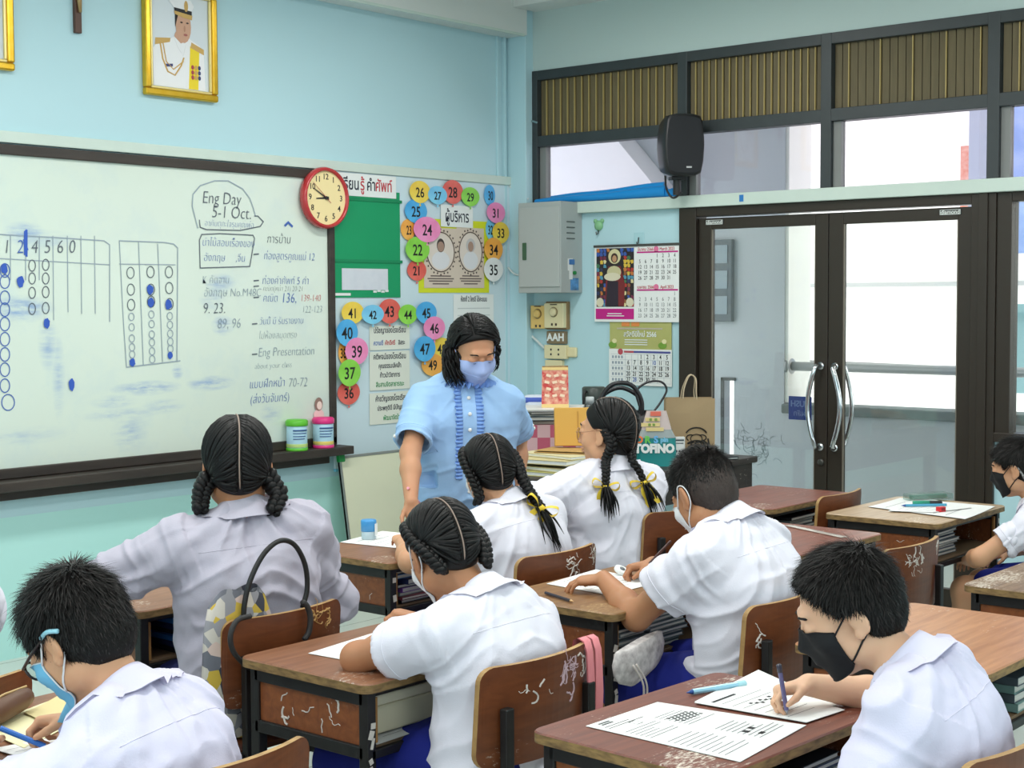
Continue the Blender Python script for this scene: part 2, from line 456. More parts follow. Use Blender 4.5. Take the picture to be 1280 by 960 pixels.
b = MB(); b.span((8.71, 4.955, 0.87), (9.0, 4.98, 3.1)); struct(b, 'wall_pillar_lit_end', m_bld)  # white slab paints the outside daylight onto the pillar's end face
# white stair flight underside in front of the stair wall
p1_, p2_, p3_, p4_ = [onX(x, y, 8.6) for x, y in ((660, 150), (765, 150), (842, 244), (660, 300))]
b = MB(); b.add([(8.45, p.y, p.z) for p in (p1_, p2_, p3_, p4_)] + [(8.69, p.y, p.z) for p in (p1_, p2_, p3_, p4_)],
                [(0, 1, 2, 3), (7, 6, 5, 4), (0, 4, 5, 1), (1, 5, 6, 2), (2, 6, 7, 3), (3, 7, 4, 0)])
struct(b, 'wall_stair_flight', mat('stair_white', (235, 232, 236), 0.7))
b = MB(); b.span((14, -12, -8), (14.6, 12, 11)); struct(b, 'wall_building', m_bld)
b = MB()
b.span((13.97, -12, 1.66), (14, 12, 1.70)); b.span((13.97, -12, 4.4), (14, 12, 4.45))
struct(b, 'trim_11', mat('building_joint', (170, 172, 170), 0.8))
# a brick-red panel and column of the building further right, a blue sheet beyond
pa, pb = onX(1206, 215, 13.6), onX(1236, 130, 13.6)
b = MB(); b.span((13.5, pb.y, 2.3), (13.9, pa.y, 2.95)); struct(b, 'wall_brick_panel', mat('brick_red', (200, 120, 100), 0.8, noise=0.6, nscale=30, ncol=(225, 190, 175)))
pa, pb = onX(1222, 215, 13.3), onX(1236, 130, 13.3)
b = MB(); b.span((13.1, pb.y, -4), (13.4, pa.y, 6)); struct(b, 'wall_column', mat('column_grey', (150, 156, 170), 0.8))
pa = onX(1254, 200, 12.0)
b = MB(); b.span((11.9, pa.y - 2.2, 1.9), (12.0, pa.y, 3.6)); struct(b, 'wall_blue_sheet', mat('blue_sheet', (120, 145, 200), 0.6, noise=0.6, nscale=5, ncol=(170, 185, 225)))
pa, pb = onX(1255, 390, 11), onX(1290, 490, 11)
b = MB(); b.span((10.8, pa.y - 3, pb.z), (11.0, pa.y, pa.z)); b.span((10.75, pa.y - 3, pa.z), (11.02, pa.y + .05, pa.z + .06)); struct(b, 'wall_tank', mat('tank_blue_grey', (138, 176, 180), 0.7))
b = MB(); b.tube([(12.9, 12, 1.02), (12.9, 5.4, 0.92), (12.9, 0, 1.12), (12.9, -4, 1.2)], 0.012, 6)
struct(b, 'trim_12', mat('wire_grey', (120, 122, 122), 0.7))
b = MB(); _r = random.Random(8)
for _k in range(46):
    _p = onX(942 + _r.gauss(0, 11), 562 + _r.gauss(0, 14), 8.695); _a = _r.uniform(0, 6.28); _q = [(8.698, _p.y, _p.z)]
    for _j in range(4): _a += _r.uniform(-1.2, 1.2); _q.append((8.698, _q[-1][1] + .02 * cos(_a), _q[-1][2] + .02 * sin(_a)))
    b.tube(_q, .0012, 4)
struct(b, 'trim_14', mat('wall_scribble_grey', (120, 128, 134), 0.8))
# small dark louvre windows on the stair wall (left edge of the left leaf)
b = MB(); a0, a1 = onX(891, 300, 8.69), onX(917, 402, 8.69)
w = thing('window_3', None, None, kind='structure')
b.span((8.66, a1.y, a1.z), (8.70, a0.y + .2, a0.z), 0.004); b.build('window_frame', mat('win_dark', (70, 84, 92), 0.4), w)
b = MB()
for k in range(3): b.span((8.655, a1.y + 0.03, a1.z + 0.05 + k * 0.17), (8.662, a0.y + 0.15, a1.z + 0.17 + k * 0.17))
b.build('pane', mat('win_pane', (128, 146, 156), 0.2), w)

# ------------------------------------------------------------ front wall fittings
b = MB(); b.span((0.5, YF - 0.03, 2.228), (6.945, YF, 2.278), 0.004)
struct(b, 'trim_13', m_trim)

def smear_mat():
    m = bpy.data.materials.new('whiteboard_enamel'); m.use_nodes = True
    N = m.node_tree.nodes; L = m.node_tree.links; p = N['Principled BSDF']
    p.inputs['Roughness'].default_value = 0.2; p.inputs['Specular IOR Level'].default_value = 0.6
    tc = N.new('ShaderNodeTexCoord')
    def noise(scale, sc, rot=0):
        mp = N.new('ShaderNodeMapping'); mp.inputs['Scale'].default_value = sc; mp.inputs['Rotation'].default_value = (0, rot, 0)
        L.new(tc.outputs['Object'], mp.inputs[0])
        n = N.new('ShaderNodeTexNoise'); n.inputs['Scale'].default_value = scale; n.inputs['Detail'].default_value = 7; n.inputs['Roughness'].default_value = 0.65
        L.new(mp.outputs[0], n.inputs['Vector']); return n.outputs['Fac']
    def mth(op, a, b_=None):
        n = N.new('ShaderNodeMath'); n.operation = op
        for k, v in enumerate((a, b_)):
            if v is None: continue
            if isinstance(v, (int, float)): n.inputs[k].default_value = v
            else: L.new(v, n.inputs[k])
        return n.outputs[0]
    def rng(v, a, b_, c, d):
        r = N.new('ShaderNodeMapRange'); r.inputs[1].default_value = a; r.inputs[2].default_value = b_; r.inputs[3].default_value = c; r.inputs[4].default_value = d
        L.new(v, r.inputs[0]); return r.outputs[0]
    broad = rng(noise(2.3, (1, 1, 1)), 0.50, 0.80, 0, 0.45)
    streak = noise(7, (1, 1, 5), 0.12)
    sp = N.new('ShaderNodeSeparateXYZ'); L.new(tc.outputs['Object'], sp.inputs[0])
    tot = None
    for (x, y, rx, ry, k) in ((28, 386, 38, 16, 1.0), (30, 292, 26, 14, .9), (60, 430, 12, 34, .6), (73, 470, 8, 55, .5), (183, 485, 40, 9, 1.0), (143, 502, 28, 9, .6), (205, 508, 26, 9, .6), (264, 479, 28, 9, 1.0), (275, 354, 18, 12, .8), (279, 407, 14, 12, .9), (162, 540, 22, 26, .5), (222, 464, 7, 10, .7), (340, 516, 14, 12, .5), (150, 518, 45, 8, .5), (25, 545, 60, 12, .3), (265, 375, 16, 12, .5), (60, 300, 40, 12, .3)):
        c = onY(x, y, YF - .02); ex = onY(x + rx, y, YF - .02); ez = onY(x, y + ry, YF - .02)
        a = mth('MULTIPLY', mth('SUBTRACT', sp.outputs['X'], c.x), 1 / abs(ex.x - c.x)); b_ = mth('MULTIPLY', mth('SUBTRACT', sp.outputs['Z'], c.z), 1 / abs(ez.z - c.z))
        d = mth('SQRT', mth('ADD', mth('MULTIPLY', a, a), mth('MULTIPLY', b_, b_)))
        v = rng(d, 0.1, 1.15, k, 0)
        tot = v if tot is None else mth('MAXIMUM', tot, v)
    f = mth('MULTIPLY', tot, rng(streak, 0.40, 0.66, 0.12, 1.0))
    mx = N.new('ShaderNodeMix'); mx.data_type = 'RGBA'; mx.inputs[6].default_value = lin((218, 230, 218)); mx.inputs[7].default_value = lin((182, 206, 220))
    L.new(broad, mx.inputs[0])
    m2 = N.new('ShaderNodeMix'); m2.data_type = 'RGBA'; m2.inputs[7].default_value = lin((84, 134, 206))
    L.new(f, m2.inputs[0]); L.new(mx.outputs[2], m2.inputs[6]); L.new(m2.outputs[2], p.inputs['Base Color'])
    return m
m_board = smear_mat()
m_bframe = mat('board_frame_dark', (48, 42, 38), 0.5, noise=0.5, nscale=12, ncol=(74, 64, 56), stretch=(0.3, 1, 2))
bx0, bx1, bz0, bz1 = 1.2, 5.49, 0.80, 2.222
wb = thing('whiteboard', 'large white writing board covered in blue marker notes on the front wall', 'whiteboard', (0, YF, 0))
b = MB(); b.span((bx0, -0.02, bz0), (bx1, 0, bz1)); b.build('board_surface', m_board, wb)
b = MB(); b.span((bx0, -0.035, bz1 - 0.045), (bx1, 0, bz1), 0.004); b.span((bx1 - 0.042, -0.035, bz0), (bx1, 0, bz1 - .045), 0.004); b.span((bx0, -0.035, bz0 - 0.01), (bx1, 0, bz0 + 0.035), 0.004)
b.build('frame', m_bframe, wb)
b = MB(); b.span((bx0, -0.13, bz0 - 0.055), (bx1 + 0.03, 0, bz0 - 0.012), 0.004); b.span((bx0, -0.05, bz0 - 0.10), (bx1 - .07, 0, bz0 - 0.055), 0.003)
b.build('pen_ledge', m_bframe, wb)
m_blue = mat('marker_blue', (70, 105, 180), 0.6); m_blk = mat('marker_black', (92, 100, 112), 0.6); m_red = mat('marker_red', (205, 90, 90), 0.6); m_pale = mat('marker_faint', (150, 165, 178), 0.6)
m_dot = mat('marker_blue_solid', (52, 92, 188), 0.6); m_smudge = mat('marker_smudge', (150, 184, 224), 0.6)
def bp(x, y):       # a place on the board surface
    p = onY(x, y, YF - 0.021); return Vector((p.x, -0.0215, p.z))
class Ink:
    def __init__(s): s.d = {}; s.k = 0
    def line(s, pts, m, w=0.006):
        P = [bp(*p) for p in pts]; mb = s.d.setdefault(m.name, (MB(), m))[0]
        for a, c in zip(P, P[1:]):
            t = (c - a)
            if t.length < 1e-6: continue
            t.normalize(); n = Vector((t.z, 0, -t.x)) * w / 2; a2, c2 = a - t * w * .3, c + t * w * .3
            s.k += 1; o = Vector((0, -0.0004 - 1.5e-6 * s.k, 0))
            mb.add([a2 + n + o, a2 - n + o, c2 - n + o, c2 + n + o], [(0, 1, 2, 3)])
    def ell(s, x, y, rx, ry, m, w=0.005, a0=0, a1=360, n=18):
        s.line([(x + rx * cos(radians(a0 + (a1 - a0) * i / n)), y + ry * sin(radians(a0 + (a1 - a0) * i / n))) for i in range(n + 1)], m, w)
    def blob(s, x, y, rx, ry, m, seed=0):
        c = bp(x, y); mb = s.d.setdefault(m.name, (MB(), m))[0]; r = random.Random(seed)
        pts = [bp(x + rx * cos(2 * pi * i / 14) * r.uniform(.8, 1.1), y + ry * sin(2 * pi * i / 14) * r.uniform(.8, 1.1)) + Vector((0, -0.0034, 0)) for i in range(14)]
        mb.add(pts, [tuple(range(14))])
    def smear(s, x, y, rx, ry, m, n=26, seed=0, w=0.004, slope=-0.15):
        r = random.Random(seed)
        for i in range(n):
            yy = y + r.gauss(0, ry * .5); xx = x + r.gauss(0, rx * .35); l = r.uniform(.2, .8) * rx
            s.line([(xx - l / 2, yy - slope * l / 2 + r.uniform(-1, 1)), (xx, yy + r.uniform(-1.2, 1.2)), (xx + l / 2, yy + slope * l / 2 + r.uniform(-1, 1))], m, w * r.uniform(.5, 1.3))
ink = Ink()
# first answer grid
ink.line([(-20, 292), (0, 293), (70, 297), (130, 301), (137, 306), (137, 402)], m_pale, .005)
ink.line([(-20, 322), (137, 331)], m_pale, .004)
for x, y1 in ((13, 520), (32, 480), (49, 480), (66, 400), (84, 390), (101, 392), (118, 392)): ink.line([(x, 295), (x + 1, y1)] if x > 60 else [(x, 295), (x, 350)], m_pale, .004)
for i, y in enumerate((338, 352, 372, 387, 405, 424, 443, 462, 482, 503)):
    ink.ell(6 + (4 if i == 9 else 0), y, 6 if i < 9 else 8, 8.5 if i < 9 else 10, m_blue, .0045)
ink.blob(5, 336, 4.5, 7, m_dot, 1); ink.blob(25, 352, 4.5, 8, m_dot, 2); ink.blob(58, 404, 4, 7, m_dot, 3); ink.blob(89, 481, 4, 8, m_dot, 4)
for x, yy in ((40, (332, 348, 366, 386)), (57, (331, 348, 365, 385))):
    for y in yy: ink.ell(x, y, 4.2, 7, m_blk, .004)
ink.line([(31, 318), (31, 290), (33, 288), (33, 320), (30, 300), (34, 312)], m_dot, .010)
# second answer grid
ink.line([(149, 301), (205, 303), (217, 305), (222, 310), (221, 452)], m_pale, .005); ink.line([(149, 301), (154, 400), (158, 459)], m_pale, .004)
ink.line([(149, 330), (219, 331)], m_pale, .004); ink.line([(173, 302), (176, 380), (179, 456)], m_pale, .004); ink.line([(197, 305), (203, 452)], m_pale, .004); ink.line([(158, 459), (225, 451)], m_pale, .005)
for c, ys_ in ((163, (341, 362, 381, 396, 409, 423, 434, 443)), (188, (340, 362, 377, 393, 405, 418, 428, 439, 449)), (211, (340, 360, 380, 395, 406, 417, 427, 436))):
    for i, y in enumerate(ys_):
        ink.ell(c + (y - 341) * .02, y, 4.6 if i < 3 else 3.4, 7 if i < 3 else 4.6, m_pale if i > 2 else m_blk, .004)
for x, y, s_ in ((165, 453, 4), (187, 362, 4.6), (188, 378, 4.4), (210, 381, 4.8), (212, 444, 3.6)): ink.blob(x, y, s_, s_ * 1.35, m_dot, int(x))
# clouds and boxes round the notes
ink.line([(247, 285), (240, 258), (241, 243), (250, 232), (268, 226), (285, 226), (303, 236), (312, 248), (317, 262), (319, 270)], m_pale, .005)
ink.line([(249, 275), (250, 284), (258, 287), (300, 288), (325, 283), (329, 277), (322, 270), (318, 270)], m_blk, .005)
ink.line([(250, 335), (249, 300), (252, 293), (275, 292), (316, 294), (318, 298), (312, 333), (250, 335)], m_blk, .005)
ink.line([(356, 282), (360, 278), (365, 283)], m_blue, .012)
for x, y in ((317, 318), (317, 351), (317, 358), (317, 372), (315, 405), (315, 443)): ink.line([(x, y), (x + 6, y - .5)], m_blk, .006)
for nm, (mb_, mm) in ink.d.items(): mb_.build('marker_strokes', mm, wb)  # answer grids, rings, filled dots and outlines drawn in marker
def hand(s, x, y, px, m, sx=0.85, sh=0.15):
    p = bp(x, y); d = (Vector((p.x, YF, p.z)) - CPOS).length
    text('lettering', s, px * d / F_PX * 1.35, m, wb, (p.x, -0.0228, p.z), R_FRONT, 'LEFT', 0.0003, sx, -0.0012, sh)
for s, x, y, px, m in (('Eng Day', 252, 247, 16, m_blk), ('5-1 Oct.', 264, 265, 16, m_blk), ('อาคันตุกะใจรุมคุณพ่อ', 255, 279, 8, m_blue),
    ('นำไม้สอบเรื่องของ', 252, 303, 10, m_blue), ('อังกฤษ     ,จีน', 254, 322, 10, m_blue), ('การบ้าน', 333, 299, 11, m_blk), ('ท่องสูตรคูณแม่ 12', 329, 320, 10, m_blue),
    ('K คัดจาน', 252, 350, 10, m_pale), ('อังกฤษ No.M48C', 254, 366, 11, m_pale), ('ท่องคำศัพท์ 5 คำ', 327, 351, 10, m_blue), ('คณิต(หน้า 21) 20-21', 328, 361, 7, m_blk),
    ('คณิต', 328, 373, 10, m_blue), ('136,', 351, 373, 13, m_blue), ('139-140', 375, 373, 9, m_red), ('122-123', 377, 387, 9, m_pale), ('9. 23.', 253, 386, 14, m_blk), ('89, 96', 271, 405, 13, m_pale),
    ('วันนี้ มี รับรายงาน', 324, 402, 9, m_blue), ('ไปห้องสมุดตรง', 323, 420, 9, m_pale), ('Eng Presentation', 322, 441, 12, m_pale), ('about your class', 318, 458, 8, m_pale),
    ('แบบฝึกหน้า', 311, 481, 11, m_blue), ('70-72', 360, 479, 12, m_pale), ('(ส่งวันจันทร์)', 312, 500, 11, m_blue)):
    hand(s, x, y, px, m)
for i, d_ in enumerate('12 4560'):
    if d_ != ' ': hand(d_, (3, 20, 36, 38, 54, 70, 85)[i], 309, 17, m_blk if d_ != '2' else m_blue)
# ============================================================ NOTICE BOARD AND FRONT WALL THINGS
nbx0, nbx1, nbz0, nbz1 = 5.492, 6.93, 0.66, 2.228
nb = thing('notice_board', 'white display panel right of the writing board, behind the paper balloons', 'notice board', (0, YF, 0))
b = MB(); b.span((nbx0, -0.018, nbz0), (nbx1, 0, nbz1), 0.002); b.build('panel', mat('notice_panel', (206, 226, 234), 0.45, noise=0.2, nscale=2, ncol=(196, 218, 228)), nb)
b = MB(); b.span((nbx0, -0.020, nbz0 - 0.015), (nbx1, 0, nbz0), 0.002); b.build('edge_strip', mat('panel_edge_blue', (120, 200, 225), 0.5), nb)
def fp(x, y, t=0.02): return onY(x, y, YF - t)
def sheet(name, label, cat, box, m, t=0.021, group=None, thick=0.0012):
    """flat paper pinned on the front wall, box = x0,y0,x1,y1 as seen"""
    a = fp((box[0] + box[2]) / 2, (box[1] + box[3]) / 2, t); l = fp(box[0], (box[1] + box[3]) / 2, t); r = fp(box[2], (box[1] + box[3]) / 2, t)
    u = fp((box[0] + box[2]) / 2, box[1], t); d = fp((box[0] + box[2]) / 2, box[3], t)
    w, h = r.x - l.x, u.z - d.z; cx = (l.x + r.x) / 2
    o = thing(name, label, cat, (cx, YF - t, a.z), 0, group)
    k = MB(); k.box((0, 0, 0), (w, thick, h)); k.build('sheet', m, o)
    return o, w, h
def ln(o, s, z, size, m, x=0, al='CENTER', sx=0.85, bold=0.0006, y=-0.0012):
    text('lettering', s, size, m, o, (x, y, z), R_FRONT, al, 0.0003, sx, bold)
m_txt = mat('text_dark', (38, 44, 60), 0.7); m_txtr = mat('text_red', (190, 60, 70), 0.7); m_txtg = mat('text_green', (40, 140, 80), 0.7); m_txtb = mat('text_blue', (50, 90, 170), 0.7)
m_card = mat('card_white', (232, 236, 234), 0.6)
o, w, h = sheet('title_card', 'white title strip with large letters above the green pocket chart', 'title card', (421, 218, 495, 246), m_card, 0.024)
ln(o, 'เรียน', 0.0, 0.085, m_txt, -0.125, sx=.8, bold=.0012); ln(o, 'รู้', 0, 0.085, m_txtr, -0.035, sx=.8, bold=.0012); ln(o, 'คำ', 0, 0.085, m_txt, 0.03, sx=.8, bold=.0012); ln(o, 'ศัพท์', 0, 0.085, m_txtr, 0.125, sx=.8, bold=.0012)
o, w, h = sheet('pocket_chart', 'green fabric pocket chart hanging below the clock', 'pocket chart', (413, 238, 500, 372), mat('chart_green', (0, 150, 96), 0.6), 0.022)
for k, zz in enumerate((h / 2 - 0.05, -h * 0.16)):
    b = MB(); b.box((0.006, -0.003, zz), (w + 0.016, 0.004, 0.016)); b.build('pocket_fold', mat('chart_green_dark', (0, 132, 84), 0.6), o)
b = MB(); b.box((-w * .02, -0.002, -h * .33), (w * .66, 0.0015, h * .20)); b.build('label_sheet', mat('label_lilac', (214, 218, 226), 0.7, noise=.4, nscale=18, ncol=(196, 202, 214)), o)
b = MB()
for k in range(4): b.box((w * .12 + k * .03, -0.002, -h * .445 + (k % 2) * .004), (.026, .001, .011), 0.003)
b.box((-w * .36, -.002, -h * .47), (w * .26, .001, .014)); b.build('paper_scraps', m_card, o)
o, w, h = sheet('yellow_mat', 'yellow backing sheet behind the two oval portrait cards', 'backing sheet', (523, 275, 611, 366), mat('mat_yellow', (214, 222, 40), 0.6), 0.021)
def oval_card(box, label, female):
    o, w, h = sheet('portrait_card', label, 'portrait card', box, mat('card_beige', (214, 198, 182), 0.6), 0.0235, 'oval portrait cards')
    rg = MB(); pts = [(0.42 * w * cos(2 * pi * i / 28), -0.0015, 0.10 * h + 0.33 * h * sin(2 * pi * i / 28)) for i in range(28)]
    rg.tube(pts, 0.003, 5, True)
    for i in range(28):
        a = 2 * pi * i / 28; r = 1.1 + .05 * (i % 2)
        rg.lathe([(.006, 0), (.006, .001)], (0.42 * w * r * cos(a), -0.001, 0.1 * h + 0.33 * h * r * sin(a)), 6, Matrix.Rotation(pi / 2, 3, 'X'))
    rg.build('oval_border', mat('border_brown', (92, 78, 72), 0.7), o)
    def disc(cx, cz, rx, rz, m, y, nm):
        k = MB(); k.add([(cx + rx * cos(2 * pi * i / 20), y, cz + rz * sin(2 * pi * i / 20)) for i in range(20)], [tuple(range(20))[::-1]]); k.build(nm, m, o)
    disc(0, .10 * h, .40 * w, .31 * h, mat('card_cream', (226, 214, 204), .7), -0.0009, 'oval_ground')
    disc(0, -.04 * h, .27 * w, .15 * h, mat('photo_white', (222, 222, 226), .7), -0.0016, 'torso')
    disc(0, .21 * h, .12 * w + (.05 * w if female else 0), .115 * h, mat('photo_hair', (72, 62, 60), .7) if not female else mat('photo_veil', (196, 192, 192), .7), -0.0019, 'hair')
    disc(0, .19 * h, .10 * w, .085 * h, mat('photo_skin', (170, 138, 122), .7), -0.0022, 'face')
    b = MB()
    for k, (ww, zz) in enumerate(((.62, -.30), (.8, -.345), (.72, -.385), (.5, -.43))): b.box((0, -.001, zz * h), (w * ww, .0008, .007))
    b.build('caption_lines', mat('caption_brown', (110, 96, 92), .7), o)
oval_card((530, 285, 571, 360), 'oval portrait card of a dark-haired figure, left on the yellow sheet', False)
oval_card((571, 285, 605, 360), 'oval portrait card of a veiled figure, right on the yellow sheet', True)
o, w, h = sheet('heading_card', 'white heading card pinned above the oval portrait cards', 'heading card', (551, 257, 591, 284), m_card, 0.026)
ln(o, 'ผู้บริหาร', -0.005, 0.088, m_txt, sx=.72, bold=.001)
o, w, h = sheet('class_notice', 'white notice sheet on the panel behind the teacher\'s head', 'notice', (567, 368, 617, 430), m_card, 0.0215)
ln(o, 'ห้องที่ 2 ใครดี ได้คะแนน', h * .4, 0.04, m_txt, sx=.62)
b = MB()
for k in range(3): b.box((0, -.001, h * (.22 - k * .14)), (w * .8, .0006, .006)); 
b.build('faint_lines', mat('faint_line', (200, 206, 206), .7), o)
for box, lines, lb in (((462, 407, 512, 437), (('ปรัชญาของโรงเรียน', m_txt, .3), ('ความดี', m_txtb, -.22), ('ศักดิ์ศรี', m_txtr, -.22), ('อิสระ', m_txt, -.22)), 'cream motto card with two rows, topmost of the three between the balloons'),
        ((462, 439, 512, 487), (('คติพจน์ของโรงเรียน', m_txt, .36), ('คุณธรรมเลิศล้ำ', m_txt, .12), ('ก้าวนำวิชาการ', m_txt, -.12), ('สืบสานจิตสาธารณะ', m_txtg, -.36)), 'cream motto card with four rows, middle of the three between the balloons'),
        ((462, 490, 516, 529), (('คำขวัญของโรงเรียน', m_txt, .3), ('ประพฤติดี มีปัญญา', m_txt, 0), ('พัฒนาจิตใจ', m_txtg, -.32)), 'cream motto card with three rows, lowest of the three between the balloons')):
    o, w, h = sheet('motto_card', lb, 'card', box, mat('motto_cream', (224, 228, 216), .6), 0.0225, 'school motto cards')
    row = [l for l in lines if l[2] == -.22]
    for s, m, z in lines:
        if z == -.22: ln(o, s, z * h, .034, m, (row.index((s, m, z)) - 1) * w * .29, sx=.8)
        else: ln(o, s, z * h, .042 if z > .25 else .036, m, sx=.75 if z > .25 else .8)
cols = {'y': (236, 196, 62), 'b': (62, 160, 220), 'r': (216, 86, 74), 'g': (126, 200, 60), 'p': (236, 130, 180), 'o': (240, 160, 62), 'w': (226, 230, 228), 'l': (110, 190, 232)}
cname = {'y': 'yellow', 'b': 'blue', 'r': 'red', 'g': 'green', 'p': 'pink', 'o': 'orange', 'w': 'white', 'l': 'light blue'}
def balloon_mat(c):
    return mat('balloon_' + c, cols[c], 0.4, noise=.5, nscale=9, ncol=tuple(min(255, v + 50) for v in cols[c]))
BAL = [('32', 613, 287, 6, 13, 'l'), ('30', 612, 244, 7, 13, 'b'), ('23', 510, 287, 9, 13, 'o'), ('38', 429, 441, 6, 14, 'o'), ('21', 521, 338, 12, 13, 'r'), ('36', 436, 491, 14, 15, 'r'), ('48', 552, 436, 13, 14, 'y'), ('49', 541, 456, 14, 14, 'o'),
       ('25', 520, 264, 14, 15, 'b'), ('28', 566, 240, 13, 15, 'r'), ('26', 525, 240, 13, 14, 'y'), ('27', 547, 244, 12, 11.5, 'l'), ('29', 588, 246, 11.5, 12, 'g'), ('31', 620, 266, 11.5, 13, 'p'), ('33', 626, 291, 10.5, 13.5, 'y'), ('34', 617, 312, 11.5, 15, 'o'), ('35', 617, 337, 12, 15, 'w'),
       ('22', 522, 312, 15, 16, 'g'), ('24', 534, 287, 17, 16, 'p'), ('43', 487, 389, 14, 15.5, 'r'), ('41', 441, 391, 14, 14, 'y'), ('42', 466, 393, 14, 12, 'l'), ('44', 510, 393, 12, 12.5, 'g'), ('45', 533, 391, 13, 14, 'b'),
       ('46', 543, 410, 13.5, 14.5, 'p'), ('47', 531, 436, 13.5, 16, 'b'), ('40', 434, 416, 13.5, 17, 'b'), ('39', 446, 439, 14.5, 17, 'p'), ('37', 437, 466, 14, 17, 'g')]
for i, (nn, x, y, rx, ry, c) in enumerate(BAL):
    t = 0.0245 + 0.0009 * i
    ce = fp(x, y, t); w = (fp(x + rx, y, t).x - fp(x - rx, y, t).x) / 2; h = (fp(x, y - ry, t).z - fp(x, y + ry, t).z) / 2
    o = thing('paper_balloon', f'{cname[c]} paper balloon numbered {nn} on the white display panel', 'paper balloon', (ce.x, YF - t, ce.z), 0, 'numbered paper balloons')
    poly = []
    for k in range(28):
        a = 2 * pi * k / 28; f = 1 - 0.10 * max(0, -sin(a)) ** 1.5
        poly.append((w * cos(a) * f, h * sin(a)))
    b = MB(); b.prism(poly, 0.0006, R_FRONT); b.add([R_FRONT @ Vector(p) for p in ((-.008, -h - .016, .0003), (.008, -h - .016, .0003), (0, -h + .004, .0003))], [(0, 1, 2)])
    b.build('balloon', balloon_mat(c), o)
    text('number', nn, h * 1.22, mat('number_black', (24, 24, 26), .6), o, (0.0 if nn not in ('30', '23') else .008, -0.0008, -.006), R_FRONT, 'CENTER', 0.0002, .92 if rx > 9 else .62, 0.0012)

# wall clock
ck = thing('wall_clock', 'round red-rimmed clock with cream face at the top right of the writing board', 'clock', (5.405, YF - 0.035, 2.079))
RY = Matrix.Rotation(pi / 2, 3, 'X')
b = MB(); b.lathe([(.150, -.005), (.158, .0), (.160, .02), (.155, .036), (.146, .042), (.139, .036), (.137, .010)], (0, 0, 0), 48, RY); b.build('rim', mat('clock_red', (186, 44, 48), .25, coat=.5), ck, True)
b = MB(); b.lathe([(.140, .0), (.140, .024)], (0, 0, 0), 48, RY); b.build('dial', mat('dial_cream', (246, 226, 168), .5), ck)
for k in range(1, 13):
    a = pi / 2 - 2 * pi * k / 12
    text('numeral', str(k), .042, m_ink, ck, (.108 * cos(a), -.0245, .108 * sin(a)), R_FRONT, bold=.0004)
def hand_(a, l0, l1, w, m, y):
    d = Vector((sin(radians(a)), 0, cos(radians(a)))); n = Vector((d.z, 0, -d.x)) * w / 2
    k = MB(); p, q = d * -l0, d * l1
    k.add([p - n + Vector((0, y, 0)), p + n + Vector((0, y, 0)), q + n * .5 + Vector((0, y, 0)), q - n * .5 + Vector((0, y, 0))] + [p - n + Vector((0, y + .001, 0)), p + n + Vector((0, y + .001, 0)), q + n * .5 + Vector((0, y + .001, 0)), q - n * .5 + Vector((0, y + .001, 0))],
          [(0, 1, 2, 3), (7, 6, 5, 4), (0, 4, 5, 1), (1, 5, 6, 2), (2, 6, 7, 3), (3, 7, 4, 0)]); k.build('clock_hand', m, ck)
hand_(-95, .02, .068, .012, m_ink, -.027); hand_(-62, .02, .098, .008, m_ink, -.029); hand_(-50, .04, .12, .003, mat('second_red', (170, 60, 60), .5), -.031)
b = MB(); b.lathe([(.009, .024), (.009, .032)], (0, 0, 0), 16, RY); b.build('hub', m_ink, ck)

